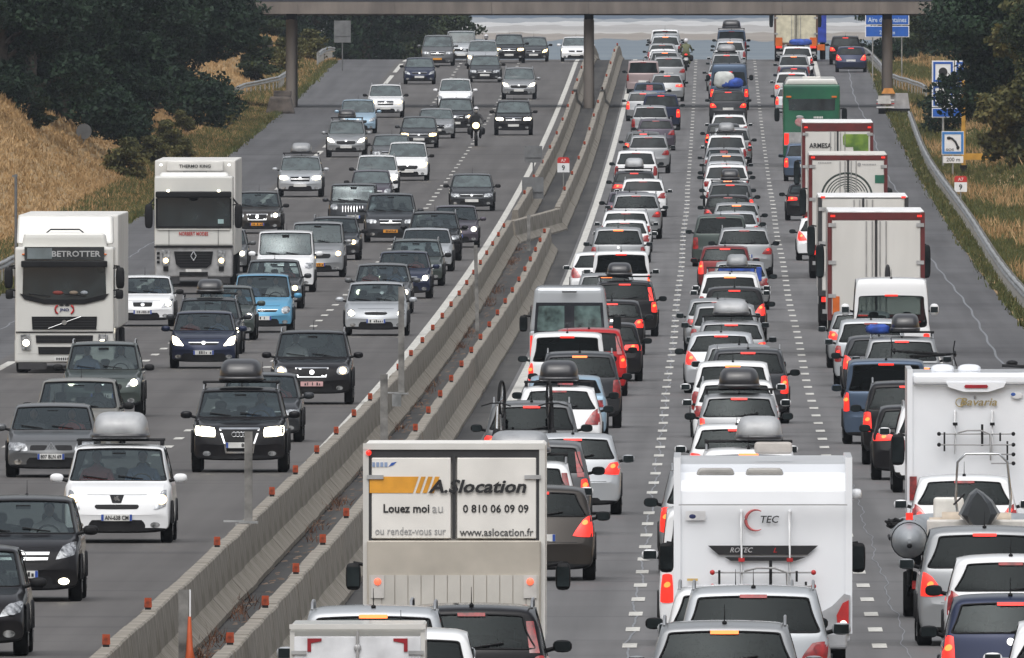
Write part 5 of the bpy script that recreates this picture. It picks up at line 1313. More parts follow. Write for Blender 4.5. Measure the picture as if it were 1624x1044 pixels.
# ---- box trailers in the right queue
def trailer(cx, s, H, frame, label, W=2.55, top=.16, red=True, tractor=True, roofm=None, base=1.05):
    e = empty('articulated_lorry'); place(e, cx, s, True); tag(e, label, 'lorry')
    rbox('trailer_body', W, 13.4, H - base, 0, 6.75, base, TW, e, .03, 1)
    if roofm: rbox('roof_sheet', W * .985, 13.2, .03, 0, 6.75, H + .003, roofm, e, .01, 1)
    b = MB(); b.box(-W / 2 + .055, -.02, base - .1, .11, .06, H - base + .1); b.box(W / 2 - .055, -.02, base - .1, .11, .06, H - base + .1); b.box(0, -.021, H - top, W - .222, .06, top - .004); b.box(0, -.02, base - .1, W - .222, .05, .14); b.obj('rear_frame', frame, e)
    for sx in (-1, 1):
        o = rbox('rear_door', W / 2 - .15, .05, H - base - top - .06, sx * (W / 4 - .05 + .01), -.02, base + .05, TWG, e, .012, 1)
        b = MB()
        for xx in (.10, .26): b.tube([(sx * xx, -.065, base + .1), (sx * xx, -.065, H - top - .03)], .016, 6)
        b.obj('lock_rod', TSIL, o)
        b = MB()
        for z in (.18, .5, .86): b.box(sx * (W / 2 - .12), -.06, base + (H - base) * z, .20, .03, .10)
        b.obj('hinge', TSIL, o)
        b = MB(); b.box(sx * (W / 2 - .14), -.055, H - top * .62, .12, .03, .055); b.obj('marker_lamp', TON, e)
        b = MB(); b.box(sx * (W / 2 - .28), -.02, .78, .36, .06, .14); b.obj('taillight', TON, e)
        b = MB(); b.box(sx * .85, .3, .25, .7, .03, .45); b.obj('mud_flap', TRIM, e)
    b = MB(); b.box(0, -.03, base, .05, .02, H - base - top); b.obj('door_seal', DKF, e)
    b = MB(); b.box(0, -.04, .45, 2.3, .06, .12); b.box(-.6, .1, .5, .08, .3, .5); b.box(.6, .1, .5, .08, .3, .5); b.obj('underrun_bar', TSIL, e)
    b = MB(); b.box(0, 6.7, .7, 1.0, 12.8, .36); b.obj('chassis', DKF, e)
    b = MB(); b.box(0, -.05, .62, .5, .015, .11); b.obj('number_plate', PLW, e)
    wheels(e, (2.0, 3.3, 4.6), 1.24, .5)
    if tractor:
        rbox('cab', 2.45, 2.1, 2.9, 0, 15.3, .5, TW, e, .08); wheels(e, (12.6, 15.9), 1.22, .5)
        for sx in (-1, 1): mirror_arm(e, sx, sx * 1.42, 15.9, 1.9, 2.8)
    return e
e = trailer(1328.5, 44.3, 4.28, REDF, 'white lorry trailer with a green leaf picture on its right rear door', top=.30, roofm=mat('fresh_white_roof', (.78, .78, .77), .5))
text('ARMESA', .80, .18, -.62, -.062, 3.38, INK, e, -1, .02); b = MB(); b.box(-.62, -.052, 2.95, .9, .008, .018); b.box(-.70, -.052, 2.7, .72, .008, .014); b.obj('small_print_line', SGR, e)
LEAF = mat('leaf_picture', (.22, .34, .04), .5, col2=(.045, .11, .02), scale=2.2, detail=6)
b = MB(); b.prism([(.18, 3.78), (.20, 3.50), (.30, 3.42), (.55, 3.42), (.58, 3.10), (.66, 2.92), (1.10, 2.90), (1.10, 3.88), (.22, 3.88)], -.058, -.046); b.obj('leaf_picture', LEAF, e)
e = trailer(1345, 49, 4.0, REDF, 'white lorry trailer with dark concentric arches printed on its rear doors', top=.16, roofm=mat('dusty_roof', (.60, .58, .54), .6))
b = MB()
for k, (r0, w_, a0, a1) in enumerate(((.80, .035, 8, 172), (.68, .02, 14, 172), (.60, .016, 20, 172), (.52, .016, 24, 172), (.44, .016, 30, 165), (.37, .014, 35, 110), (.31, .014, 35, 110), (.25, .012, 35, 110), (.20, .012, 35, 110))):
    b.tube([(-.04 + r0 * math.cos(R(a)) * 1.02, -.05, 2.62 + r0 * math.sin(R(a)) * 1.0) for a in range(a0, a1 + 1, 6)], w_, 5)
for v_ in b.v: pass
b.v = [(x, -.048 + (y + .048) * .15, z) for x, y, z in b.v]; b.obj('arch_print', mat('green_black_print', (.03, .045, .038), .5), e)
b = MB(); b.box(1.02, -.053, 3.10, .30, .012, .26); b.obj('green_panel_print', mat('dark_green_print', (.015, .12, .075), .5), e)
b = MB(); b.lathe([(0, .06), (.008, .06)], 'y', 14, (.36, -.06, 3.70)); b.obj('round_print', SGR, e); text('trapobizkaia', .42, .06, .66, -.056, 3.66, SGR, e, -1) if False else None
b = MB()
for k in range(9): b.box(.48 + k * .05, -.055, 3.68, .03, .008, .045)
for k in range(8): b.box(-.95 + k * .055, -.055, 3.74, .035, .008, .035)
b.obj('small_print_line', SGR, e)
e = trailer(1369, 56.3, 3.72, DKF, 'white lorry trailer mostly hidden behind the one with the orange panel', top=.03, roofm=mat('bright_white_roof', (.78, .78, .78), .5))
e = trailer(1389.5, 60.5, 3.78, REDF, 'plain white lorry trailer with dark red frame and orange panel low on the left', top=.20, roofm=mat('bright_white_roof', (.78, .78, .78), .5))
b = MB(); b.box(-1.05, -.06, 1.08, .18, .02, .50); b.obj('orange_panel', mat('orange_plate', (.62, .13, .015), .4), e)
b = MB(); b.box(-.78, -.06, 1.12, .14, .012, .18); b.obj('blue_sticker', mat('pale_blue_sticker', (.2, .42, .6), .4), e)
b = MB(); b.ball((.30, -.07, 2.0), (.075, .03, .42), 8, 0, .7); b.obj('lock_cover', INK, e)
# ---- cream lorry and blue lorry at the crest
e = trailer(1262.5, 27.2, 3.95, mat('brown_frame', (.12, .07, .05), .6), 'cream-coloured lorry trailer beneath the overpass at the crest', top=.08)
for ch in KIDS[e.name]:
    if ch.name.startswith('rear_door'): slot(ch, 0, mat('cream_door', (.60, .56, .42), .5))
for sx in (-1, 1): b = MB(); b.box(sx * 1.0, -.08, .9, .4, .02, .5); b.obj('warning_panel', mat('orange_plate', (.62, .13, .015), .4), e)
e = empty('articulated_lorry'); place(e, 1277, 26.85, True); tag(e, 'blue lorry trailer beside the cream one at the crest', 'lorry')
rbox('trailer_body', 2.5, 13, 2.9, 0, 6.6, 1.0, mat('blue_tarpaulin', (.02, .05, .36), .5, var=.2), e, .03, 1); b = MB(); b.box(0, -.05, .55, 2.3, .08, .35); b.obj('underrun_bar', mat('orange_plate', (.62, .13, .015), .4), e); b = MB(); b.box(0, 6, .6, .8, 12, .4); b.obj('chassis', DKF, e); wheels(e, (2, 3.3, 10), 1.2, .5)

# ---- green coach
GCO = mat('coach_green', (.012, .13, .06), .3, coat=.7, var=.25, scale=.8, col2=(.006, .065, .04))
e = empty('coach'); place(e, 1287, 36, True); tag(e, 'green coach with a white roof end and dark rear window in the right queue', 'coach')
rbox('body', 2.5, 12, 3.3, 0, 6, .35, GCO, e, .12, 3); rbox('roof', 2.36, 11.9, .28, 0, 6.05, 3.62, TW, e, .11, 3, tx=.9)
b = MB(); b.prism([(-1.0, 2.52), (1.02, 2.52), (1.04, 3.02), (-1.02, 3.02)], -.02, .05); b.obj('rear_window', WGL, e)
rbox('roof_hatch', .8, .8, .12, 0, 1.0, 3.88, TWG, e, .03)
for sx in (-1, 1):
    b = MB(); b.box(sx * 1.0, -.02, 3.08, .22, .05, .07); b.obj('marker_lamp', TAMB if False else AMB, e)
    b = MB(); b.box(sx * 1.10, -.03, 1.0, .2, .05, .5); b.obj('taillight', TON if sx < 0 else TOFF, e)
    mirror_arm(e, sx, sx * 1.5, 11.7, 1.9, 2.5); b = MB(); b.box(sx * 1.255, 6, 2.0, .01, 11, .95); b.obj('side_window', WGL, e)
b = MB()
for k, wd_ in enumerate((.42, .62, .5)):
    xx = .12
    while xx < .12 + wd_: b.box(xx, -.012, 2.16 - k * .13, .05, .02, .085); xx += .07
b.obj('white_script_print', mat('white_print', (.7, .7, .66), .5), e)
b = MB(); b.ball((-.48, -.0, 2.0), (.26, .03, .20), 8); b.obj('rose_print', mat('rose_picture', (.34, .07, .09), .6, col2=(.5, .35, .33), scale=4), e)
b = MB(); b.ball((-.52, -.0, 2.22), (.17, .025, .08), 8); b.obj('grey_print', SGR, e)
b = MB(); b.box(-.75, -.01, .95, .9, .04, .6); b.obj('engine_grille', TSIL, e); b = MB(); b.box(0, -.04, .35, 2.44, .1, .3); b.obj('bumper', GCO, e); b = MB(); b.box(0, -.03, .8, .5, .02, .11); b.obj('number_plate', PLW, e)
wheels(e, (3, 4.2, 9.4), 1.22, .48)

# ---- hire lorry
e = empty('box_lorry'); place(e, 720, 130, True); tag(e, 'white hire lorry with orange stripe and folded tail lift in the left queue', 'lorry')
XW = 2.22; TLW = mat('box_panel_white', (.74, .72, .68), .45, var=.06, scale=1.5); TLG = mat('tail_lift_grey', (.42, .385, .33), .65, var=.10, scale=1.6); TLG2 = mat('tail_lift_slats', (.50, .48, .44), .5, var=.08, scale=1.5)
rbox('box_body', XW, 4.2, 2.42, 0, 2.15, .84, TLW, e, .03, 1)
b = MB(); b.box(-XW / 2 + .035, -.01, .7, .07, .07, 2.55); b.box(XW / 2 - .035, -.01, .7, .07, .07, 2.55); b.box(0, -.012, 3.19, XW, .075, .075); b.obj('rear_frame', TWG, e)
b = MB(); b.box(0, -.0, 3.09, XW - .14, .05, .10); b.box(0, -.045, 2.10, .04, .03, 1.0); b.box(-XW / 2 + .095, -.015, .8, .05, .05, 2.35); b.box(XW / 2 - .095, -.015, .8, .05, .05, 2.35); b.obj('door_seal', DKF, e)
for sx in (-1, 1): o = rbox('rear_door', XW / 2 - .145, .04, .985, sx * (XW / 4 - .035), -.03, 2.105, TLW, e, .008, 1)
for sx in (-1, 1):
    b = MB(); b.box(sx * (XW / 2 - .15), -.06, 2.83, .20, .03, .05); b.obj('hinge', TSIL, e)
b = MB(); b.ball((-XW / 2 + .07, -.055, 3.15), (.035, .03, .035), 6); b.obj('marker_lamp', TON, e)
fy = -.056
b = MB(); b.prism([(-1.03, 2.66), (-.50, 2.66), (-.43, 2.86), (-1.03, 2.86)], fy, fy + .004)
for k in range(3): x0 = -.47 + k * .085; b.prism([(x0, 2.66), (x0 + .055, 2.66), (x0 + .125, 2.86), (x0 + .07, 2.86)], fy, fy + .004)
b.obj('orange_stripe', mat('orange_yellow_print', (.70, .32, .03), .5), e)
text('A.Slocation', 1.20, .165, .285, fy - .02, 2.66, INK, e, -1, .03, .25)
text('Louez moi', .56, .105, -.58, fy, 2.42, INK, e, -1, .022); text('au', .13, .075, -.20, fy, 2.42, SGR, e, -1)
text('0 810 06 09 09', .80, .10, .51, fy, 2.42, INK, e, -1, .015)
text('ou rendez-vous sur', .86, .095, -.53, fy, 2.15, SGR, e, -1); text('www.aslocation.fr', .90, .095, .52, fy, 2.135, mat('dark_grey_print', (.08, .08, .08), .5), e, -1, .01)
text('HYDRA', .20, .055, -.88, fy, 2.99, mat('pale_blue_print', (.25, .33, .5), .5), e, -1) if False else None
b = MB()
for k in range(4): b.box(-.98 + k * .05, fy, 2.98, .035, .006, .055)
b.obj('small_print_line', mat('pale_blue_print', (.25, .33, .5), .5), e)
b = MB(); b.prism([(-.80, 2.98), (-.74, 3.0), (-.70, 3.04), (-.76, 3.03)], fy, fy + .005); b.obj('swallow_print', BLUP, e)
rbox('tail_lift', XW - .1, .10, 1.22, 0, -.075, .86, TLG, e, .015, 1)
b = MB()
n = 6
for k in range(13): b.box(-.96 + k * .16, -.13, .88, .15, .02, .78)
b.obj('tail_lift_slat', TLG2, e)['kind'] = 'stuff'
for sx in (-1, 1):
    b = MB(); b.box(sx * .93, -.148, 1.38, .16, .02, .28); o = b.obj('lamp_bracket', mat('pale_panel', (.6, .58, .55), .5), e)
    b = MB(); b.ball((sx * .93, -.165, 1.58), (.045, .02, .045), 6); b.obj('flasher', light('red_flasher', (1, .16, .08), 1.2), o)
    b = MB(); b.box(sx * .9, .0, .55, .3, .08, .15); b.obj('taillight', TOFF, e)
    mirror_arm(e, sx, sx * 1.30, 6.1, 1.38, 1.72, TRIM, True, .19)
b = MB(); b.box(0, 3.2, .5, .9, 6, .3); b.obj('chassis', DKF, e); rbox('cab', 2.0, 1.9, 1.9, 0, 5.5, .4, TW, e, .12); wheels(e, (1.2, 5.8), 1.0, .38, .25); b = MB(); b.box(0, -.02, .35, 1.9, .08, .12); b.obj('underrun_bar', TSIL, e)

# ---- silver passenger van in the left queue
e = empty('van'); place(e, 903, 66, True); tag(e, 'tall silver passenger van with two big rear windows in the left queue', 'van')
SV = PNT['pale']
rbox('body', 1.93, 5.6, 1.1, 0, 2.8, .32, SV, e, .09, 3); rbox('upper_body', 1.93, 5.0, 1.12, 0, 2.55, 1.36, SV, e, .16, 4, tx=.86, ty=.97)
b = MB(); b.prism([(-.85, 1.36), (.85, 1.36), (.80, 2.10), (-.80, 2.10)], -.01, .04); b.obj('rear_window_frame', mat('glossy_black_panel', (.012, .014, .02), .12, coat=.6), e)
for sx in (-1, 1):
    b = MB(); b.prism([(sx * .78, 1.42), (sx * .12, 1.42), (sx * .12, 2.02), (sx * .74, 2.02)], -.022, -.012); b.obj('rear_window', mat('green_reflecting_glass', (.10, .15, .145), .06, var=.5, scale=3, coat=.4), e)
    b = MB(); b.box(sx * .88, -.01, .8, .12, .04, .5); b.obj('taillight', TON if sx < 0 else TOFF, e)
    mirror_arm(e, sx, sx * 1.13, 4.3, 1.35, 1.75, TRIM, True, .2); b = MB(); b.box(sx * .93, 2.6, 1.45, .02, 4.2, .55); b.obj('side_window', WGL, e)
b = MB(); b.box(0, -.005, .35, .015, .02, 1.0); b.box(0, .02, 2.34, .35, .05, .03); b.obj('panel_gap', TRIM, e)
b = MB(); b.box(0, -.06, .33, 1.9, .15, .22); b.obj('bumper', TRIM, e); wheels(e, (1.1, 4.5), .95, .34, .22); b = MB(); b.box(0, -.03, .72, .52, .02, .11); b.obj('number_plate', PLW, e)

# ---- motorhomes
CAMP = mat('camper_white', (.80, .82, .85), .3, coat=.5, var=.04, scale=.8); SIL = mat('camper_silver', (.45, .46, .48), .3, metal=.4)
def wrack(e, y, xs, zs, xw, m=TSIL):
    b = MB()
    for x in xs: b.tube([(x, y + .1, zs[0] + .02), (x, y, zs[0]), (x, y, zs[1])], .02, 6)
    o = b.obj('bicycle_rack', mat('rack_white_metal', (.66, .67, .68), .3), e)
    b = MB()
    for k, z in enumerate((zs[1] + .34, zs[1] + .16, zs[1] + .0, zs[1] - .15)):
        a = -xw if k < 2 else xs[1] - .02
        b.tube([(a, y - .03 - .05 * k, z), (xw, y - .03 - .05 * k, z)], .013, 6)
    b.tube([(xs[0] + .04, y - .1, zs[1] + .36), (xs[0] + .2, y - .2, zs[1] + .40), (xs[1] - .2, y - .2, zs[1] + .40), (xs[1] - .04, y - .1, zs[1] + .34), (xs[1] - .03, y - .12, zs[1] - .1)], .016, 6)
    b.obj('rack_bar', SGR, o)
    b = MB()
    for k, z in enumerate((zs[1] + .34, zs[1] + .16, zs[1] + .0, zs[1] - .15)):
        for x in ((-xw, xw) if k < 2 else (xw,)): b.ball((x, y - .03 - .05 * k, z), (.035, .03, .035), 5)
    for x in xs: b.box(x, y - .02, zs[1] + .48, .08, .06, .05)
    b.obj('rack_clamp', TRIM if W_BAV[0] else REDP, o)
    for xx, z, w_, hh_ in ((-xw + .09, .05, .03, .32), (xw - .10, -.1, .03, .32), (xw - .22, .22, .03, .14), (.10, .14, .04, .36)): b = MB(); b.box(xx, y - .06, zs[1] + z, w_, .04, hh_); b.obj('rack_strap', TRIM, o)
W_BAV = [0]
def motorhome(cx, s, W, H, L, label):
    e = empty('motorhome'); place(e, cx, s, True); tag(e, label, 'motorhome')
    if W > 2.31:
        rbox('body', W - .06, L, 1.80, 0, L / 2 + .02, .40, CAMP, e, .03, 2)
        pr = [(0.02, 2.19), (.04, 2.36), (.14, 2.50), (.34, 2.60), (1.0, 2.70), (L, H), (L, 2.19)]; b = MB(); hw_ = W / 2 - .035; n = len(pr)
        b.add([(-hw_, y, z) for y, z in pr] + [(hw_, y, z) for y, z in pr], [(i, (i + 1) % n, (i + 1) % n + n, i + n) for i in range(n)] + [list(range(n))[::-1], list(range(n, 2 * n))]); b.obj('roof_cap', CAMP, e)
    else: rbox('body', W - .06, L, H - .42, 0, L / 2 + .02, .40, CAMP, e, .06, 2)
    for sx in (-1, 1):
        b = MB(); b.box(sx * (W / 2 - .045), L / 2, .5, .09, L + .03, H - .46); b.obj('corner_profile', CAMP, e)
    rbox('cab', 1.95, 1.6, 1.6, 0, L + .7, .4, CAMP, e, .15, 3)
    b = MB(); b.box(0, L / 2, .28, W - .3, L - .3, .16); b.obj('chassis', DKF, e)
    wheels(e, (1.6, L + .6), W / 2 - .08, .34, .22); b = MB(); b.box(0, -.04, .62, .52, .02, .11); b.obj('number_plate', PLW, e)
    return e
e = motorhome(1210, 121.5, 2.33, 2.76, 6.0, 'white motorhome with a black wing-shaped decal and bicycle rack in the middle queue')
b = MB(); b.box(0, -.14, 2.175, 2.20, .04, .014); b.obj('panel_gap', SGR, e)
for x in (-.62, .02):
    rbox('roof_hatch_cover', .52, .30, .10, x + .0, .40, 2.56, mat('smoked_hatch', (.30, .29, .27), .2, coat=.5), e, .05, 3, tx=.85)
rbox('satellite_box', .50, .30, .16, .14, 2.2, 2.82, mat('beige_grey_plastic', (.40, .37, .34), .5), e, .06, 3)
ty = -.022
b = MB(); b.tube([(-.23 + .135 * math.cos(a), ty, 1.98 + .135 * math.sin(a)) for a in [R(60 + i * 12) for i in range(21)]], [(.006 + .016 * math.sin(math.pi * i / 20)) for i in range(21)], 5); b.v = [(x + .14, ty + (y - ty) * .3, z) for x, y, z in b.v]; b.obj('red_ring_print', mat('faded_red_print', (.5, .12, .12), .5), e)
text('TEC', .24, .095, .09, ty, 1.945, INK, e, -1, .012, .2)
b = MB(); b.prism([(-.72, 1.65), (-.58, 1.53), (.58, 1.53), (.72, 1.65)], ty - .004, ty + .006); b.prism([(-.50, 1.50), (.56, 1.50), (.42, 1.45), (-.42, 1.45)], ty - .004, ty + .006); b.obj('wing_decal', INK, e)
text('ROTEC', .30, .065, -.28, ty - .008, 1.56, mat('silver_print', (.45, .45, .46), .4), e, -1, .01, .3); text('L', .05, .06, .16, ty - .008, 1.56, REDP, e, -1, .01, .3)
b = MB(); b.box(-.88, ty, 1.98, .26, .006, .12); b.obj('sticker', mat('sticker_white', (.78, .78, .79), .5), e)
b = MB(); b.ball((-.92, ty - .004, 2.03), (.045, .004, .03), 6); b.obj('sticker_print', mat('navy_print', (.02, .03, .12), .5), e)
b = MB(); b.box(-.92, ty, 1.19, .14, .006, .03); b.obj('sticker', mat('yellow_sticker', (.65, .45, .15), .5), e)
wrack(e, -.08, (-.28, .35), (2.08, .96), .66)
for sx in (-1, 1):
    b = MB(); b.prism([(sx * .62, .50), (sx * 1.14, .50), (sx * 1.14, 1.0), (sx * 1.06, 1.02), (sx * .90, .86), (sx * .72, .76)][::sx], -.05, .03); b.obj('lamp_surround', SIL, e)
    b = MB(); b.prism([(sx * .98, .52), (sx * 1.07, .50), (sx * 1.12, .62), (sx * 1.12, .94), (sx * 1.04, .90), (sx * .96, .74)][::sx], -.085, -.05); o = b.obj('taillight', mat('tail_lamp_red_bright', (.45, .02, .02), .2, coat=1.), e)
    b = MB(); b.ball((sx * 1.05, -.09, .62), (.05, .02, .055), 6); b.obj('bulb_glow', light('white_lamp', (1, .92, .85), 1.6), o)
    mirror_arm(e, sx, sx * 1.27, 6.4, 1.20, 1.60, TRIM, True, .20)
rbox('bumper', 2.2, .18, .24, 0, -.02, .30, SIL, e, .05, 3)
b = MB(); b.ball((1.22, .3, 2.32), (.07, .12, .07), 6, 0, .6); b.obj('awning_end', CAMP, e)
e = motorhome(1548, 95, 2.30, 2.90, 6.2, 'white motorhome with gold lettering and a red roof lamp in the right queue')
rbox('roof_spoiler', 2.1, .5, .18, 0, .18, 2.68, CAMP, e, .07, 4)
b = MB(); b.prism([(-.46, 2.64), (-.2, 2.56), (.2, 2.56), (.46, 2.64), (.5, 2.72), (-.5, 2.72)], -.10, .0); b.obj('lamp_surround', CAMP, e)
b = MB(); b.prism([(-.18, 2.625), (.18, 2.625), (.2, 2.65), (.18, 2.68), (-.18, 2.68), (-.2, 2.65)], -.118, -.10); b.obj('brake_light', mat('roof_lamp_red', (.32, .01, .02), .3, coat=.6), e)
b = MB(); b.box(0, -.075, 2.655, 2.08, .02, .016); b.ball((-.02, -.0, 2.47), (.022, .03, .03), 5); b.obj('panel_gap', SGR, e)
GOLD = mat('gold_print', (.40, .31, .14), .35, metal=.4); text('Bavaria', .62, .13, .04, ty, 2.33, GOLD, e, -1, .012, .25)
b = MB(); b.tube([(-.27 + .07 * math.cos(i * .4), ty, 2.385 + .07 * math.sin(i * .4)) for i in range(17)], .009, 5); b.obj('round_print', GOLD, e)
b = MB(); b.ball((.68, ty, 2.50), (.10, .006, .06), 6); b.obj('sticker', mat('sticker_white', (.78, .78, .79), .5), e); b = MB(); b.ball((.62, ty - .006, 2.52), (.04, .004, .03), 6); b.obj('sticker_print', BLUP, e)
for x in (-.55, -.10): 
    b = MB(); b.ball((x, 1.8, 2.92), (.2, .3, .09), 8, 0, .8); b.obj('roof_dome', CAMP, e)
b = MB(); b.ball((.62, 2.2, 3.02), (.10, .10, .05), 6); b.tube([(.45, 2.1, 2.98), (1.1, 2.1, 2.95)], .03, 6); b.obj('roof_aerial', TRIM, e)
W_BAV[0] = 1; wrack(e, -.08, (-.35, .27), (2.22, 1.52), .62)
for sx in (-1, 1):
    b = MB(); b.box(sx * 1.05, -.03, .75, .12, .04, .4); b.obj('taillight', TOFF, e); mirror_arm(e, sx, sx * 1.27, 6.6, 1.25, 1.78)

# ---- box trailer at the bottom edge
e = empty('box_trailer'); place(e, 567, 150, True); tag(e, 'small white box trailer with red corner reflectors, lowest in the left queue', 'trailer')
rbox('body', 1.42, 2.6, 1.42, 0, 1.35, .45, TW, e, .02, 1)
for sx in (-1, 1):
    o = rbox('rear_door', .66, .03, 1.24, sx * .34, -.02, .50, mat('trailer_door_white', (.70, .71, .73), .35), e, .006, 1)
    b = MB(); b.box(sx * .62, -.045, 1.55, .16, .02, .04); b.obj('hinge', TSIL, o)
    b = MB(); b.prism([(sx * .53, 1.72), (sx * .38, 1.72), (sx * .38, 1.69), (sx * .49, 1.67), (sx * .49, 1.58), (sx * .53, 1.58)][::sx], -.045, -.036); b.obj('corner_reflector', mat('dark_red_reflector', (.28, .012, .02), .4), e)
b = MB(); b.box(0, -.03, 1.82, 1.44, .05, .05); b.box(-.69, -.012, .5, .05, .03, 1.3); b.box(.69, -.012, .5, .05, .03, 1.3); b.obj('rear_frame', TWG, e)
b = MB(); b.tube([(.0, -.05, .6), (.0, -.05, 1.8)], .018, 6); b.ball((0, -.05, 1.62), (.04, .02, .05), 5); b.obj('lock_rod', TSIL, e); wheels(e, (1.4,), .85, .32, .2); b = MB(); b.tube([(0, 2.6, .5), (0, 3.5, .5)], .04, 6); b.obj('drawbar', TSIL, e)

# ---- inflatable boat on its trailer
HYP = mat('inflatable_grey', (.27, .29, .31), .45, coat=.15, var=.12); HULLW = mat('boat_white', (.62, .60, .56), .35, coat=.4); MOT = mat('outboard_grey', (.022, .025, .028), .3, coat=.6)
e = empty('boat_trailer'); place(e, 1552, 110, True); tag(e, 'galvanised boat trailer under the inflatable boat in the right queue', 'trailer')
b = MB(); b.tube([(-.75, 0, .5), (-.75, 4.2, .5), (0, 5.6, .5)], .05, 6); b.tube([(.75, 0, .5), (.75, 4.2, .5), (0, 5.6, .5)], .05, 6); b.tube([(-.95, 0, .5), (.95, 0, .5)], .04, 6); b.obj('frame', GALV, e)
wheels(e, (1.2,), 1.08, .33, .2)
for sx in (-1, 1):
    b = MB(); b.tube([(sx * .95, .88 - .0, .4)] + [(sx * .99, 1.2 + .42 * math.cos(a), .33 + .40 * math.sin(a)) for a in [R(180 - k * 20) for k in range(10)]], .05, 5); b.obj('mudguard', TRIM, e)
    b = MB(); b.box(sx * .85, -.05, .42, .22, .05, .12); b.obj('taillight', TOFF, e)
bx = e.location.copy()
e = empty('inflatable_boat', (bx.x, bx.y - .2, bx.z + .62), 0); e.rotation_euler = (slope(bx.y), 0, 0); tag(e, 'grey inflatable boat with steel arch carried stern first behind a white car', 'boat')
for sx in (-1, 1):
    b = MB(); ys = [-.55, -.50, -.30, .05, .4, 3.0, 4.0, 4.7, 5.1]; xs_ = [1.0, 1.0, 1.0, 1.0, 1.0, 1.0, .8, .4, .08]; rs = [.03, .11, .20, .26, .27, .27, .25, .22, .19]
    b.tube([(sx * xs_[i], ys[i], .50 + .04 * max(0, i - 4)) for i in range(9)], rs, 20); o = b.obj('tube', HYP, e)
    b = MB(); b.tube([(sx * 1.0, .02, .50), (sx * 1.0, .08, .50)], .268, 20); b.tube([(sx * 1.27, .4, .52), (sx * 1.27, 3.2, .52)], .03, 6); b.ball((sx * 1.0, -.42, .44), (.06, .14, .06), 6); b.obj('rubbing_strake', TRIM, o)
b = MB(); b.add([(-.75, .15, .55), (.75, .15, .55), (.6, 4.2, .62), (-.6, 4.2, .62), (-.45, .15, .1), (.45, .15, .1), (.0, 4.6, .35), (0, .15, -.05)], [(0, 1, 2, 3), (0, 4, 7, 5, 1), (4, 0, 3, 6), (1, 5, 6, 2), (4, 6, 7), (7, 6, 5), (3, 2, 6)]); b.obj('hull', HULLW, e)
rbox('transom', 1.5, .12, .45, 0, .12, .35, HULLW, e, .03)
b = MB();  b.tube([(-.2, -.30, 1.18), (-.36, -.1, 1.02)], .015, 5); b.tube([(0, -.15, .9), (0, -.35, .35), (0, -.45, .1)], .09, 8); b.ball((0, -.55, .05), (.07, .22, .07), 6); b.obj('outboard_motor', MOT, e)
b = MB(); O_ = [(-.16, .0), (.20, .0), (.31, .16), (.20, .34), (.06, .46), (-.04, .52), (-.14, .44), (-.30, .14)]; n = 8
for yy, k_ in (): pass
b.add([(x * k_, yy, .74 + z * (.75 + .25 * k_)) for yy, k_ in ((-.62, .55), (-.52, .85), (-.2, 1.0), (.05, .95)) for x, z in O_], [(r_ * n + i, r_ * n + (i + 1) % n, (r_ + 1) * n + (i + 1) % n, (r_ + 1) * n + i) for r_ in range(3) for i in range(n)] + [list(range(n))[::-1], list(range(3 * n, 4 * n))]); b.obj('motor_cowling', MOT, e)
b = MB()
for k in range(3): b.ball((0 + .07 * math.cos(k * 2.1), -.72, .05 + .07 * math.sin(k * 2.1)), (.07, .015, .05), 5)
b.obj('propeller', TRIM, e)
for x, z, r_ in ((-.40, .78, .13), (-.58, .72, .11), (.34, .78, .12)):
    b = MB(); b.tube([(x - .13, .3, z), (x + .13, .3, z)], r_, 12); b.obj('seat_cushion', mat('cream_upholstery', (.50, .42, .33), .6), e)
b = MB(); b.tube([(-.28, .9, .75), (-.33, .8, 1.1), (-.30, .75, 1.62), (-.18, .74, 1.74), (.30, .74, 1.74), (.42, .75, 1.62), (.47, .8, 1.1), (.44, .9, .75)], .02, 8); b.obj('stern_arch', CHROME, e)
rbox('console', .44, .4, .5, -.42, 1.9, .6, HULLW, e, .06, 3); 
rbox('seat_pod', .34, .4, .3, .12, 1.2, .6, HULLW, e, .06, 3)
b = MB(); b.box(-1.0, -.15, .80, .1, .1, .10); b.obj('marker_lamp', TON, e)
e = empty('rope_bundle', (bx.x - 1.12, bx.y + 1.2, bx.z + 1.28)); tag(e, 'dark coil of rope lying on the left tube of the inflatable boat', 'rope')
b = MB()
for k in range(9): b.tube([(.16 * math.cos(a + k) + rnd.uniform(-.06, .06), .25 * math.sin(a + k) , .04 + .03 * k * .3 + .03 * math.sin(a * 3)) for a in [i * math.pi / 5 for i in range(9)]], .018, 5)
b.obj('rope', TRIM, e)
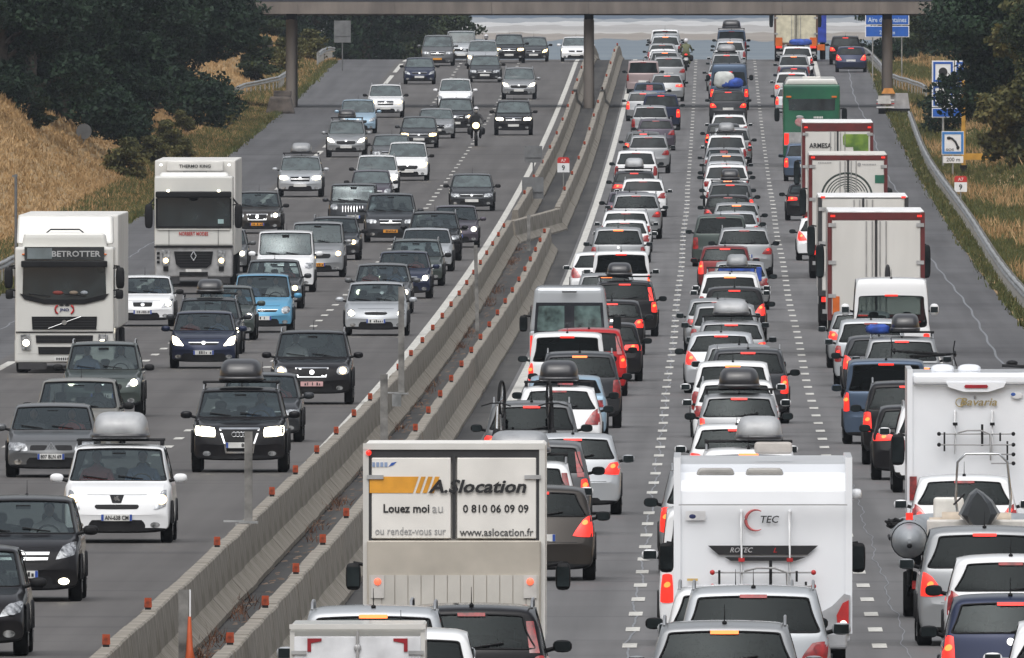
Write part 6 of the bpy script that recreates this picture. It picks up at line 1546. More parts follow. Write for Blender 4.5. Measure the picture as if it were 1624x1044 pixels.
# ---- bicycles
def bicycle(e, m, dark=TRIM):
    for y in (-.52, .52):
        b = MB(); b.tube([(0, y + .33 * math.cos(a), .34 + .33 * math.sin(a)) for a in [i * math.pi / 12 for i in range(25)]], .030, 6); w_ = b.obj('wheel', RUB, e)
        b = MB()
        for k in range(8):
            a = k * math.pi / 8; b.tube([(0, y + .32 * math.cos(a), .34 + .32 * math.sin(a)), (0, y - .32 * math.cos(a), .34 - .32 * math.sin(a))], .003, 4)
        b.obj('spokes', CHROME, w_)
    b = MB(); P_ = [(0, -.52, .34), (0, -.08, .30), (0, -.2, .82), (0, .38, .80), (0, .44, .62), (0, .52, .34)]
    for i, j in ((0, 1), (0, 2), (1, 2), (2, 3), (1, 4), (3, 5)): b.tube([P_[i], P_[j]], .028, 6)
    b.obj('frame', m, e)
    b = MB(); b.tube([(-.28, .30, .98), (-.1, .36, .94), (.1, .36, .94), (.28, .30, .98)], .014, 6); b.tube([(0, .38, .80), (0, .36, .94)], .016, 6); b.obj('handlebar', dark, e)
    b = MB(); b.ball((0, -.24, .92), (.07, .13, .03), 6); b.tube([(0, -.2, .8), (0, -.23, .92)], .014, 6); b.obj('saddle', dark, e)
def world_at(c, v): return (Matrix.Translation(c.location) @ c.rotation_euler.to_matrix().to_4x4()) @ Vector(v)
c, nm = car('R', 'grey SUV carrying', 84); d = SPEC[nm]
for k, (x, mm_) in enumerate(((-.52, CHROME), (.30, TRIM))):
    e = empty('bicycle'); tag(e, ['silver bicycle clamped upright on the left of the grey SUV tail', 'black bicycle clamped upright on the right of the grey SUV tail'][k], 'bicycle', 'bicycles on the grey SUV')
    bicycle(e, mm_); e.location = world_at(c, (x, -d['L'] / 2 - .60 + .0, 1.15)); e.rotation_euler = (R(90), 0, R(90 + 6 * k) * 0)
    e.rotation_euler = (R(82), 0, R(-9 + 16 * k))
e = empty('cycle_rack'); tag(e, 'black tail-mounted cycle rack on the grey SUV in the left queue', 'cycle rack'); e.location = world_at(c, (0, -d['L'] / 2 - .12, 0)); 
b = MB(); b.tube([(-.55, .1, .55), (-.55, -.15, .9), (-.5, .25, 1.45)], .025, 6); b.tube([(.35, .1, .55), (.35, -.15, .9), (.3, .25, 1.45)], .025, 6); b.tube([(-.75, -.2, .9), (.75, -.2, .9)], .025, 6); b.obj('frame', TRIM, e)
c, nm = car('R', 'silver estate with bicycles', 73.3); d = SPEC[nm]
for k, x in enumerate((.10, .62)):
    e = empty('bicycle'); tag(e, ['dark bicycle lying flat on the silver estate roof left of its twin', 'dark bicycle lying on the right of the silver estate roof'][k], 'bicycle', 'bicycles on the roof of the silver estate')
    bicycle(e, TRIM); e.location = world_at(c, (x - .30, -.1 + .15 * k, d['H'] + .12 + .06 * k)); e.rotation_euler = (0, R(86), R(4 + 172 * k))
# ---- loads: tarpaulins and bags
def load(c, nm, m, label, x, sx, sz, z=None, sy_=1.0, e_=.6):
    d = SPEC[nm]; b = MB(); b.ball((0, 0, sz / 2), (sx / 2, sy_ / 2, sz / 2), 9, 0, e_)
    r_ = random.Random(label); b.v = [(x_ + r_.uniform(-.03, .03), y_ + r_.uniform(-.03, .03), z_ + r_.uniform(-.02, .02) if z_ > .02 else z_) for x_, y_, z_ in b.v]
    o = b.obj('roof_load', m); tag(o, label, 'roof load'); o.location = world_at(c, (x, -d['L'] / 2 + d['rr'] + .3 + sy_ / 2, (d['H'] + .05) if z is None else z)); return o
BTARP = mat('blue_tarp_cloth', (.02, .07, .36), .6, var=.3, scale=5)
c, nm = car('R', 'dark SUV with three', 32); load(c, nm, BTARP, 'big blue cloth bundle on the dark SUV just before the bridge', .1, 1.3, .55); load(c, nm, mat('pale_cloth', (.5, .52, .5), .7), 'pale cloth bundle behind the big blue one on the dark SUV', -.2, 1.0, .85, None, .7)
c, nm = car('R', 'silver SUV with roof rack', 69.4); load(c, nm, BTARP, 'bright blue bag on the silver SUV roof beside the square black box', -.55, .55, .22, None, .6)
c, nm = car('R', 'white SUV with blue tarpaulin', 28.3); load(c, nm, BTARP, 'blue tarpaulin over luggage on the white SUV behind the cream lorry', .2, 1.3, .35)
c, nm = car('R', 'silver hatchback with blue load', 53.4); d = SPEC[nm]
o = rbox('covered_crate', 1.28, .55, .42, 0, 0, 0, BTARP, None, .02, 1); tag(o, 'flat-sided bright blue box strapped behind the silver hatchback', 'box'); o.location = world_at(c, (0, -d['L'] / 2 - .27, .86))
# ---- drivers seen behind the windscreens of the nearest oncoming cars
def bust():
    vs = [(0, 0, 0), (0, -.04, .25), (0, -.03, .48), (0, .0, .60), (0, .03, .66)]; rs = [.16, .17, .19, .065, .06]; es = [(0, 1), (1, 2), (2, 3), (3, 4)]
    for sx in (-1, 1):
        n = len(vs); vs += [(sx * .20, -.02, .49), (sx * .27, .10, .30), (sx * .16, .36, .36)]; rs += [.075, .055, .04]; es += [(2, n), (n, n + 1), (n + 1, n + 2)]
    me = bpy.data.meshes.new('body'); me.from_pydata(vs, es, []); o = bpy.data.objects.new('tmp', me); COL.objects.link(o); o.modifiers.new('k', 'SKIN'); me.skin_vertices[0].data[0].use_root = True
    for i, r_ in enumerate(rs): me.skin_vertices[0].data[i].radius = (r_, r_)
    o.modifiers.new('s', 'SUBSURF').levels = 2; dg = bpy.context.evaluated_depsgraph_get(); dg.update(); m2 = bpy.data.meshes.new_from_object(o.evaluated_get(dg)); bpy.data.objects.remove(o); m2.name = 'body'
    for p_ in m2.polygons: p_.use_smooth = True
    return m2
BM_ = bust(); BM_.materials.clear(); BM_.materials.append(mat('dark_shirt', (.05, .05, .06), .8))
hb = MB(); hb.ball((0, .06, .76), (.075, .095, .115), 10); hb.ball((0, .155, .745), (.013, .02, .022), 5)
HM_ = hb.mesh('head', mat('skin', (.36, .22, .16), .6)); hr = MB(); hr.ball((0, .035, .80), (.085, .098, .10), 9); HR_ = hr.mesh('hair', mat('brown_hair', (.03, .022, .018), .8))
shirts = [mat('dark_shirt', (.05, .05, .06), .8), mat('pale_shirt', (.40, .40, .42), .8), mat('blue_shirt', (.08, .13, .24), .8), mat('red_shirt', (.25, .04, .04), .8)]
for i, r_ in enumerate(LEFT):
    if r_[3] < 49: continue
    c = CARS[('L', i)]; d = SPEC[r_[1]]; yc_ = d['L'] / 2 - d['cowl']; yrr_ = -d['L'] / 2 + d['rr']
    for q, sx in enumerate((-1, 1)):
        if q == 1 and i % 3 == 1: continue
        p = empty('person'); p.location = world_at(c, (sx * d['W'] * .21, lerp(yrr_, yc_, .56) + .10, min(d['belt'] - .30, d['H'] - .97))); p.rotation_euler = c.rotation_euler.copy()
        tag(p, trim_label(('driver' if q == 0 else 'front passenger') + ' dimly seen in the ' + c['label']), 'person', 'people in the oncoming cars')
        o = bpy.data.objects.new('body', BM_); fin(o, p); slot(o, 0, shirts[(i + q) % 4]); fin(bpy.data.objects.new('head', HM_), p); fin(bpy.data.objects.new('hair', HR_), p)
# ---- motorcycles and riders
def motorcycle(cx, s, away, label, plab, front='lamp', suit=None, helmet=None, hivis=False):
    e = empty('motorcycle'); place(e, cx, s, True); e.rotation_euler = (e.rotation_euler.x, 0, 0 if away else math.pi); tag(e, label, 'motorcycle')
    for y in (-.72, .72):
        b = MB(); b.lathe([(-.06, .2), (-.07, .27), (-.03, .31), (.03, .31), (.07, .27), (.06, .2)], 'x', 20, (0, y, .31)); w_ = b.obj('wheel', RUB, e)
        b = MB(); b.lathe([(-.05, .2), (0, .04), (.05, .2)], 'x', 14, (0, y, .31)); b.obj('rim', ALLOY, w_)
    b = MB(); b.ball((0, .15, .78), (.16, .32, .17), 8); b.ball((0, .0, .5), (.17, .32, .18), 8); b.ball((0, -.5, .82), (.14, .34, .07), 7); b.tube([(0, -.6, .9), (0, -.95, .95)], .07, 6); b.ball((0, .55, .92), (.22, .16, .24), 8); b.obj('body', suit or TRIM, e)
    b = MB(); b.tube([(-.1, .72, .31), (-.1, .45, 1.0)], .025, 6); b.tube([(.1, .72, .31), (.1, .45, 1.0)], .025, 6); b.obj('fork', ALLOY, e)
    b = MB(); b.tube([(-.38, .25, 1.05), (-.1, .4, 1.02), (.1, .4, 1.02), (.38, .25, 1.05)], .018, 6); b.ball((-.42, .42, 1.18), (.07, .03, .05), 5); b.ball((.42, .42, 1.18), (.07, .03, .05), 5); b.obj('handlebar', TRIM, e)
    b = MB(); b.ball((0, .72, .95), (.17, .05, .15), 8); b.obj('headlight', HWARM if not away else LENS, e)
    b = MB(); b.ball((0, -.98, .93), (.09, .03, .05), 6); b.obj('taillight', TON if away else TOFF, e)
    b = MB(); b.box(0, -1.0, .6, .2, .02, .16); b.obj('number_plate', PLW, e)
    for sx in (-1, 1):
        b = MB(); b.ball((sx * .30, -.55, .72), (.12, .25, .18), 7, 0, .7); b.obj('pannier', TRIM, e)
    # rider: one skinned body
    jo = [((0, -.15, .90), .16), ((0, -.10, 1.15), .16), ((0, .02, 1.40), .19), ((0, .06, 1.52), .07), ((0, .08, 1.62), .07)]
    me = bpy.data.meshes.new('rider'); vs = [j[0] for j in jo]; rs = [j[1] for j in jo]; es = [(0, 1), (1, 2), (2, 3), (3, 4)]
    for sx in (-1, 1):
        n = len(vs); vs += [(sx * .2, .03, 1.42), (sx * .33, .15, 1.22), (sx * .34, .27, 1.08), (sx * .14, -.10, .88), (sx * .24, .25, .80), (sx * .20, .0, .45), (sx * .20, .12, .38)]; rs += [.085, .06, .045, .12, .085, .06, .05]
        es += [(2, n), (n, n + 1), (n + 1, n + 2), (0, n + 3), (n + 3, n + 4), (n + 4, n + 5), (n + 5, n + 6)]
    me.from_pydata(vs, es, []); o = bpy.data.objects.new('tmp', me); COL.objects.link(o); m_ = o.modifiers.new('k', 'SKIN'); me.skin_vertices[0].data[0].use_root = True
    for i, r_ in enumerate(rs): me.skin_vertices[0].data[i].radius = (r_, r_)
    sb = o.modifiers.new('s', 'SUBSURF'); sb.levels = 2; dg = bpy.context.evaluated_depsgraph_get(); dg.update(); m2 = bpy.data.meshes.new_from_object(o.evaluated_get(dg)); bpy.data.objects.remove(o)
    m2.materials.clear(); m2.materials.append(mat('hi_vis_jacket', (.10, .11, .05), .7) if hivis else mat('black_leathers', (.03, .03, .032), .6))
    for p_ in m2.polygons: p_.use_smooth = True
    p = empty('person'); p.matrix_world = e.matrix_world; p.location = e.location; p.rotation_euler = e.rotation_euler; tag(p, plab, 'person')
    fin(bpy.data.objects.new('body', m2), p)
    b = MB(); b.ball((0, .09, 1.70), (.135, .16, .15), 10); b.obj('helmet', helmet or mat('helmet_white', (.6, .6, .62), .2, coat=.8), p)
    b = MB(); b.ball((0, .16, 1.70), (.115, .10, .06), 8); b.obj('visor', GLO, p)
    return e
motorcycle(755, sy(232) , False, 'motorcycle with glowing orange lamp between the oncoming inner lanes', 'rider in dark leathers on the motorcycle with the orange lamp')
motorcycle(1088, 27.9, True, 'dark motorcycle filtering between the left and middle queues', 'rider in an olive jacket between the left and middle queues', hivis=True)
motorcycle(771, 27.6, False, 'dark motorcycle among the cars at the crest of the oncoming lanes', 'rider with a pale helmet at the crest of the oncoming lanes')
# ================================================================ SIGNS, POSTS, CRASH CUSHION
SB = mat('sign_back_grey', (.16, .165, .17), .5, metal=.3); SBL = mat('sign_blue', (.015, .10, .42), .4, var=.08); SWH = mat('sign_white', (.72, .73, .74), .4, var=.04); SRD = mat('sign_red', (.5, .03, .025), .4)
def post(e, x, z0, z1, r=.035, m=GALV, name='post'):
    b = MB(); b.tube([(x, .04, z0), (x, .04, z1)], r, 8); b.obj(name, m, e)
def sroot(name, px, s, label, cat, dz=0.):
    X, Y = XY(px, s); e = empty(name, (X, Y, terr(X, Y) if (X > 8.7 or X < -22.2) else zr(Y))); tag(e, label, cat); return e
# service area direction sign behind the right bridge pier
X, Y = XY(1407, 28.9); e = sroot('direction_sign', 1407, 28.9, 'blue rest-area direction sign behind the right bridge pier', 'road sign')
z0 = zr(Y) - e.location.z
for nm_, a, b_ in (('upper_panel', 3.55, 4.20), ('lower_panel', 2.88, 3.50)):
    b = MB(); b.box(0, 0, z0 + a - .28, 2.42, .05, b_ - a); o = b.obj(nm_, SWH, e); b = MB(); b.box(0, -.03, z0 + a - .24, 2.32, .02, b_ - a - .08); b.obj('blue_face', SBL, o)
text('Aire de Fontaines', 2.1, .27, 0, -.046, z0 + 3.42, mat('sign_letter_white', (.5, .6, .72), .5), e, -1, .01); text('2000 m', .85, .22, 0, -.046, z0 + 2.75, mat('sign_letter_white', (.5, .6, .72), .5), e, -1, .01)
for x in (-.8, .8): post(e, x, -.2, z0 + 3.9)
# services sign half hidden in the branches
e = sroot('services_sign', 1502, 36, 'white and blue services sign half hidden by hanging branches', 'road sign'); z0 = zr(F / 36) - e.location.z
for ix in range(2):
    for iz in range(2):
        w_ = .98 if ix == 0 else .42; cxp = -.18 if ix == 0 else .56; z_ = z0 + 2.66 + iz * 1.05
        b = MB(); b.box(cxp, 0, z_, w_, .05, 1.0); o = b.obj('service_panel', SWH, e)
        b = MB()
        for (x_, zz, sx_, sz_) in ((0, .06, w_ - .12, .09), (0, .85, w_ - .12, .09), (-(w_ / 2 - .105), .15, .09, .70), ((w_ / 2 - .105), .15, .09, .70)): b.box(cxp + x_, -.03, z_ + zz, sx_, .02, sz_)
        b.obj('blue_frame', SBL, o)
        b = MB(); b.box(cxp, -.03, z_ + .25, w_ * .34, .02, .1) if iz == 0 else b.ball((cxp, -.03, z_ + .5), (w_ * .2, .012, .2), 6); b.obj('pictogram', INK, o)
b = MB(); b.box(.06, 0, z0 + 2.20, 1.46, .05, .42); o = b.obj('lower_panel', SWH, e); b = MB(); b.box(.06, -.03, z0 + 2.235, 1.38, .02, .35); b.obj('blue_face', SBL, o)
post(e, -.18, -.3, z0 + 4.2, .05)
# yellow post with arm
e = sroot('yellow_post', 1528, 36.5, 'tall yellow steel post with a low yellow arm beside the services sign', 'post'); z0 = zr(F / 36.5) - e.location.z; YE = mat('yellow_paint', (.50, .27, .04), .5, var=.15)
b = MB(); b.box(0, 0, z0 + .3, .17, .17, 3.7); b.obj('upright', YE, e); b = MB(); b.box(.62, 0, z0 + .55, 1.2, .12, .28); b.obj('arm', YE, e); b = MB(); b.box(0, 0, -.3, .3, .3, z0 + .62); b.obj('footing', TRIM, e)
# telephone sign
e = sroot('telephone_sign', 1511, 37, 'blue and white emergency telephone sign with a distance plate below', 'road sign'); z0 = zr(F / 37) - e.location.z
b = MB(); b.box(0, 0, z0 + .98, .95, .04, 1.0); o = b.obj('panel', SWH, e)
b = MB()
for (x_, zz, sx_, sz_) in ((0, 1.01, .91, .10), (0, 1.85, .91, .10), (-.405, 1.11, .10, .74), (.405, 1.11, .10, .74)): b.box(x_, -.025, z0 + zz, sx_, .015, sz_)
b.obj('blue_border', mat('sign_mid_blue', (.05, .20, .50), .4), o)
b = MB(); b.tube([(-.16, -.03, z0 + 1.72), (-.02, -.03, z0 + 1.66), (.12, -.03, z0 + 1.52), (.22, -.03, z0 + 1.30)], .045, 8); b.ball((-.17, -.03, z0 + 1.69), (.09, .03, .07), 6); b.ball((.22, -.03, z0 + 1.28), (.07, .03, .09), 6); b.obj('handset_pictogram', INK, o)
text('SOS', .34, .10, -.12, -.03, z0 + 1.14, INK, e, -1, .01)
b = MB(); b.box(.02, 0, z0 + .62, .86, .04, .30); b.obj('distance_plate', SWH, e); text('200 m', .58, .17, .02, -.026, z0 + .685, mat('dark_grey_print', (.08, .08, .08), .5), e, -1, .012); post(e, 0, -.3, z0 + 1.9, .04)
# kilometre markers
def kmpost(px, s, zc, label, mirror=False, w_=.50):
    e = sroot('kilometre_marker', px, s, label, 'road sign'); z0 = zr(F / s) - e.location.z
    b = MB(); b.box(0, 0, z0 + zc, w_, .04, .38); b.obj('lower_plate', SWH, e); b = MB(); b.prism([(-w_ / 2, z0 + zc + .382), (w_ / 2, z0 + zc + .382), (w_ / 2, z0 + zc + .56), (w_ / 2 - .06, z0 + zc + .63), (-w_ / 2 + .06, z0 + zc + .63), (-w_ / 2, z0 + zc + .56)], -.02, .02); b.obj('upper_plate', SRD, e)
    text('9', .13, .22, 0, -.026, z0 + zc + .08, INK, e, -1, .02); text('A7', .22, .13, 0, -.026, z0 + zc + .43, mat('pink_white_print', (.75, .6, .58), .5), e, -1, .01); post(e, 0, -.3, z0 + zc, .03); return e
kmpost(1523.5, 40, .55, 'small red and white kilometre marker on the right verge by the guardrail')
kmpost(893.5, 38, .62, 'small red and white kilometre marker between the concrete barriers')
# grey sign backs
def back(px, s, z0_, z1_, w_, label, shape='rect'):
    e = sroot('sign_back', px, s, label, 'road sign'); g = zr(F / s) - e.location.z
    if shape == 'round': b = MB(); b.lathe([(-.02, w_ / 2), (.02, w_ / 2)], 'y', 24, (0, 0, g + (z0_ + z1_) / 2)); b.obj('plate', SB, e)
    else: b = MB(); b.box(0, 0, g + z0_, w_, .04, z1_ - z0_); b.box(0, -.04, g + z0_ + (z1_ - z0_) * .3, w_ * .9, .04, .05); b.obj('plate', SB, e)
    post(e, 0, -.5, g + (z0_ + z1_) / 2, .035, SB); return e
back(133, 37.2, 1.7, 2.4, .66, 'round grey sign back on the dry left bank', 'round'); back(543, 27.9, 1.6, 2.85, .95, 'tall grey sign back left of the far oncoming cars')
back(846, 37.8, .95, 1.65, .75, 'upper grey sign back leaning over the left barrier'); back(845, 40.2, .35, 1.2, .85, 'lower grey sign back beside the slanted barrier')
# steel posts in the median and on the barrier
def hpost(px, s, base, top, label, wd=.13, bracket=False, on=False, lean=0.):
    X, Y = XY(px, s); e = empty('steel_post', (X, Y, zr(Y))); tag(e, label, 'post'); e.rotation_euler = (0, lean, 0)
    b = MB()
    b.box(0, -.055, base, wd, .012, top - base); b.box(0, .055, base, wd, .012, top - base); b.box(0, 0, base, .014, .098, top - base); b.obj('upright', mat('weathered_steel', (.20, .195, .185), .7, metal=.2, var=.3, scale=4), e)
    if bracket: b = MB(); b.box(0, -.02, base - .04, .30, .26, .035); b.box(-.1, -.13, base - .30, .20, .02, .26); b.box(-.22, -.02, base - .02, .34, .06, .03); b.obj('bracket', GALV, e)
    return e
hpost(394, 101.2, .86, 2.26, 'bare steel post bolted on the barrier in front of the black SUV with roof box', .125, True)
hpost(609, 79, 0, 1.78, 'bare steel post rising from the median gully just above the hire lorry', .15)
hpost(636.5, 73.4, .86, 3.15, 'tall steel post bolted on the barrier below the silver hatchback', .13, True)
hpost(757.5, 58.8, 0, 2.72, 'slim leaning steel post in the median gully beside the plum car', .10, lean=-.02)
hpost(838.5, 45.3, 0, 1.25, 'short dark steel post in front of the slanted barrier', .12)
e = hpost(291, 122, .1, 1.10, 'steel post at the lower left barrier with an orange object tied to it', .13)
b = MB(); b.tube([(.08, -.08, .05), (.09, -.09, .18), (.08, -.08, .32), (.08, -.08, .75)], [.05, .07, .045, .02], 8); b.obj('orange_wrap', mat('orange_plastic', (.62, .12, .04), .5), e)
b = MB(); b.box(.085, -.02, .30, .022, .05, .8); b.obj('white_strip', SWH, e)
e = sroot('roadside_post', 25, 51, 'slim grey roadside post above the nearest white lorry', 'post'); g = zr(F / 51) - e.location.z; b = MB(); b.tube([(0, 0, -.4), (0, 0, g + 3.7)], .045, 8); b.box(-.03, 0, g + 3.62, .16, .08, .06); b.obj('upright', SB, e)
# crash cushion at the right pier and rubble at the left one
e = empty('crash_cushion', (8.95, 1572, zr(1572))); tag(e, 'white and orange crash cushion at the foot of the right bridge pier', 'crash cushion')
b = MB(); b.box(-.40, -.2, .5, .7, 1.8, .42, 0, .85, .9); b.obj('nose', mat('cushion_pale', (.40, .39, .37), .6), e)
b = MB(); b.box(.35, .5, .25, 1.1, 1.6, .8, 0, .8); b.obj('body', mat('cushion_grey', (.36, .36, .37), .5), e); b = MB(); b.box(-.2, -.2, 1.02, .7, .6, .28, 0, .6); b.obj('cap', mat('cushion_orange', (.60, .26, .06), .5), e); b = MB(); b.box(.1, .3, 0, 1.6, 1.6, .26); b.obj('base', TRIM, e)
for k in range(3): b = MB(); b.box(-.35, -1.0 + .0, .30 + k * .18, .9, .04, .06); b.obj('stripe', REDP if k % 2 else SWH, e)
e = empty('pier_plinth', (-22.1, 1574, zr(1574))); tag(e, 'dark blocky plinth at the foot of the left bridge pier', 'plinth')
rbox('block', 1.5, 3.0, .9, -.1, 0, -.05, mat('stained_concrete', (.10, .085, .075), .9, var=.3, scale=2), e, .12, 2, tx=.7); rbox('cap', .9, 2.2, .3, 0, 0, .85, mat('stained_concrete', (.10, .085, .075), .9), e, .05)
# ================================================================ VEGETATION
rng = np.random.default_rng(5)
def foliage_mat(name, c1, c2, c3):
    m = bpy.data.materials.new(name); t = nodes(m); o = N(t, 'ShaderNodeOutputMaterial'); p = N(t, 'ShaderNodeBsdfPrincipled', Roughness=.65); p.inputs['Specular IOR Level'].default_value = .25
    tc = N(t, 'ShaderNodeTexCoord'); nz = N(t, 'ShaderNodeTexNoise', Scale=.7, Detail=3.); t.links.new(tc.outputs['Object'], nz.inputs['Vector'])
    nz2 = N(t, 'ShaderNodeTexNoise', Scale=5., Detail=2.); t.links.new(tc.outputs['Object'], nz2.inputs['Vector'])
    a = N(t, 'ShaderNodeMath', operation='ADD'); t.links.new(nz.outputs[0], a.inputs[0]); t.links.new(nz2.outputs[0], a.inputs[1])
    mr = N(t, 'ShaderNodeMapRange'); mr.inputs['From Min'].default_value = .7; mr.inputs['From Max'].default_value = 1.3; t.links.new(a.outputs[0], mr.inputs['Value'])
    cr = N(t, 'ShaderNodeValToRGB'); e = cr.color_ramp.elements; e[0].color = (*c1, 1); e[1].color = (*c3, 1); q = e.new(.55); q.color = (*c2, 1)
    t.links.new(mr.outputs[0], cr.inputs[0]); t.links.new(cr.outputs[0], p.inputs['Base Color']); t.links.new(p.outputs[0], o.inputs[0]); return m
FD = foliage_mat('dark_foliage', (.004, .012, .007), (.010, .026, .012), (.024, .050, .021)); F_O2 = 0; FM = foliage_mat('mixed_foliage', (.009, .018, .007), (.022, .036, .012), (.055, .066, .022)); FO = foliage_mat('olive_foliage', (.04, .045, .014), (.08, .078, .024), (.15, .125, .04))
BARK = mat('bark', (.06, .048, .038), .9, var=.3, scale=4, bump=.5)
def leaves_mesh(name, blobs, n, size, m, flat_=.7):
    """blobs: list of (centre, radii); leaf clumps as small bent quads on and inside the lobes"""
    w_ = np.array([b[1][0] * b[1][2] for b in blobs]); w_ = w_ / w_.sum(); idx = rng.choice(len(blobs), n, p=w_)
    C_ = np.array([b[0] for b in blobs])[idx]; Rr = np.array([b[1] for b in blobs])[idx]
    d = rng.normal(size=(n, 3)); d /= np.linalg.norm(d, axis=1)[:, None]; r = rng.uniform(.35, 1.0, n) ** .45
    nz_ = .82 + .25 * np.sin(d[:, 0] * 5 + idx) * np.sin(d[:, 2] * 6 + idx * 2.)
    P_ = C_ + d * Rr * (r * nz_)[:, None]
    nrm = d * .6 + rng.normal(size=(n, 3)) * .7; nrm /= np.linalg.norm(nrm, axis=1)[:, None]
    a = np.cross(nrm, rng.normal(size=(n, 3))); a /= np.linalg.norm(a, axis=1)[:, None]; b_ = np.cross(nrm, a)
    s_ = size * rng.uniform(.5, 1.3, n)[:, None]; k = rng.uniform(.4, .8, n)[:, None]
    V_ = np.stack([P_ - a * s_, P_ - b_ * s_ * k, P_ + a * s_, P_ + b_ * s_ * k + nrm * s_ * .3], 1).reshape(-1, 3)
    me = bpy.data.meshes.new(name); me.vertices.add(4 * n); me.vertices.foreach_set('co', V_.ravel()); me.loops.add(4 * n); me.loops.foreach_set('vertex_index', np.arange(4 * n, dtype=np.int32))
    me.polygons.add(n); me.polygons.foreach_set('loop_start', np.arange(0, 4 * n, 4, dtype=np.int32)); me.polygons.foreach_set('loop_total', np.full(n, 4, dtype=np.int32)); me.update(calc_edges=True); me.materials.append(m); return me
def tree_kind(seed, h, rad, m, n, size, low=.12):
    r_ = random.Random(seed); blobs = []
    for k in range(16):
        a = r_.uniform(0, 6.28); t_ = r_.random(); zz = h * (low + (1 - low) * t_) ; q = rad * (1 - .55 * abs(t_ - .4) * 1.4) * r_.uniform(.35, .8)
        blobs.append(((math.cos(a) * q, math.sin(a) * q, zz), (rad * r_.uniform(.32, .55), rad * r_.uniform(.32, .55), h * r_.uniform(.09, .17))))
    blobs.append(((0, 0, h * .5), (rad * .6, rad * .6, h * .36)))
    me = leaves_mesh('crown', blobs, n, size, m)
    b = MB(); b.tube([(0, 0, -.6), (.05, 0, h * .3), (.15, .1, h * .6), (.1, .1, h * .85)], [rad * .07, rad * .06, rad * .04, rad * .015], 8)
    for k in range(9):
        c = blobs[k][0]; z = c[2] * .6; b.tube([(0, 0, z), (c[0] * .5, c[1] * .5, lerp(z, c[2], .6)), c], [rad * .035, rad * .025, rad * .01], 6)
    return me, b.mesh('trunk', BARK)
TK = {'dark': [tree_kind(1, 12, 4.6, FD, 42000, .13, .0), tree_kind(2, 13, 4.4, FD, 42000, .13, .02), tree_kind(3, 11, 4.8, FD, 42000, .13, .0)],
      'mix': [tree_kind(4, 11, 4.2, FM, 40000, .125, .02), tree_kind(5, 9, 3.6, FM, 34000, .12, .02)], 'olive': [tree_kind(6, 7, 3.4, FO, 20000, .14, .02)], 'bush': [tree_kind(7, 2.6, 1.7, FM, 5000, .11, .0), tree_kind(8, 2.2, 1.8, FO, 4500, .11, .0)]}
def tree(x, y, kind, k, sc, label, zoff=0., cat='tree', group=None, sz=1.):
    me, tr = TK[kind][k]; y = y * 2; e = empty(cat.replace(' ', '_') if cat != 'tree' else {'dark': 'evergreen_tree', 'mix': 'leafy_tree', 'olive': 'olive_green_tree'}.get(kind, 'tree'), (x, y, terr(x, y) + zoff), rnd.uniform(0, 6.28)); e.scale = (sc, sc, sc * sz); tag(e, label, cat, group)
    fin(bpy.data.objects.new('crown', me), e); fin(bpy.data.objects.new('trunk', tr), e)
    return e
gl = 'dark trees on the left bank'
pos = [(-29.6, 640, .85), (-28.9, 652, .85), (-28.0, 662, .85), (-27.4, 678, .85), (-31.5, 618, .85), (-27.6, 694, .8), (-27.9, 712, .9), (-27.6, 730, .9), (-27.4, 750, .95), (-27.2, 770, 1.0), (-27.4, 788, 1.0), (-29.5, 680, .9), (-31, 655, .9), (-32.5, 635, .85), (-34.5, 615, .85), (-29.5, 720, 1.1), (-30, 760, 1.2), (-33, 720, 1.2), (-29.6, 775, 1.0), (-31.5, 740, 1.05), (-30.4, 705, 1.0), (-33, 690, 1.1), (-31.2, 668, .95), (-34.5, 650, 1.1), (-33.3, 630, 1.0), (-36, 612, 1.1), (-38.5, 640, 1.15), (-36.5, 680, 1.2), (-36, 725, 1.2), (-41, 600, 1.1), (-34.5, 765, 1.15), (-40.5, 665, 1.25), (-41, 710, 1.3), (-45, 625, 1.2), (-38, 585, .95), (-44, 580, 1.1)]
for i, (x, y, sc) in enumerate(pos):
    tree(x, y, 'dark', i % 3, sc, 'tall dark evergreen in the dense row above the dry left bank', 0, 'tree', gl)
for i, (x, y) in enumerate(((-24.5, 1080), (-22.0, 1120), (-27.5, 1060), (-26.5, 1150), (-30, 1100), (-24.5, 1180), (-33, 1130))): tree(x, y, 'mix' if i % 2 else 'dark', 0, 1.25, 'blue-green tree beyond the bridge left of the far oncoming cars', 0, 'tree', 'trees beyond the bridge on the left')
tree(-28.9, 560, 'bush', 0, .9, 'small green bush at the top left edge above the dry field', 0, 'bush'); tree(-28.2, 640, 'bush', 0, .5, 'little green shrub standing alone on the dry left field', 0, 'bush')
for i, (x, y, sc) in enumerate(((-25.0, 650, .9), (-24.4, 672, .8), (-24.7, 700, .8), (-25.3, 735, .6), (-23.9, 690, .6), (-24.3, 760, .5))): tree(x, y, 'bush', 1, sc * .8, 'yellow-green shrub at the foot of the dark trees on the left', 0, 'bush', 'shrubs at the foot of the left trees')
gr_ = 'trees on the right bank'
for i, (x, y, k, kk, sc) in enumerate(((13.6, 745, 'dark', 0, .92), (15.0, 715, 'mix', 0, 1.0), (14.4, 775, 'dark', 1, 1.0), (16.2, 690, 'dark', 2, 1.0), (18.5, 730, 'dark', 1, 1.2), (20, 700, 'mix', 0, 1.2), (14.2, 640, 'mix', 1, .82), (16.6, 620, 'mix', 0, .85), (15.6, 596, 'mix', 1, .8), (19.5, 650, 'dark', 0, 1.1), (22.5, 690, 'dark', 2, 1.3))):
    tree(x, y, k, kk, sc, ['dark leafy tree crowding the right bank behind the signs', 'green leafy tree on the right bank behind the signs'][k == 'mix'], 0, 'tree', gr_ + (' dark' if k == 'dark' else ' green'))
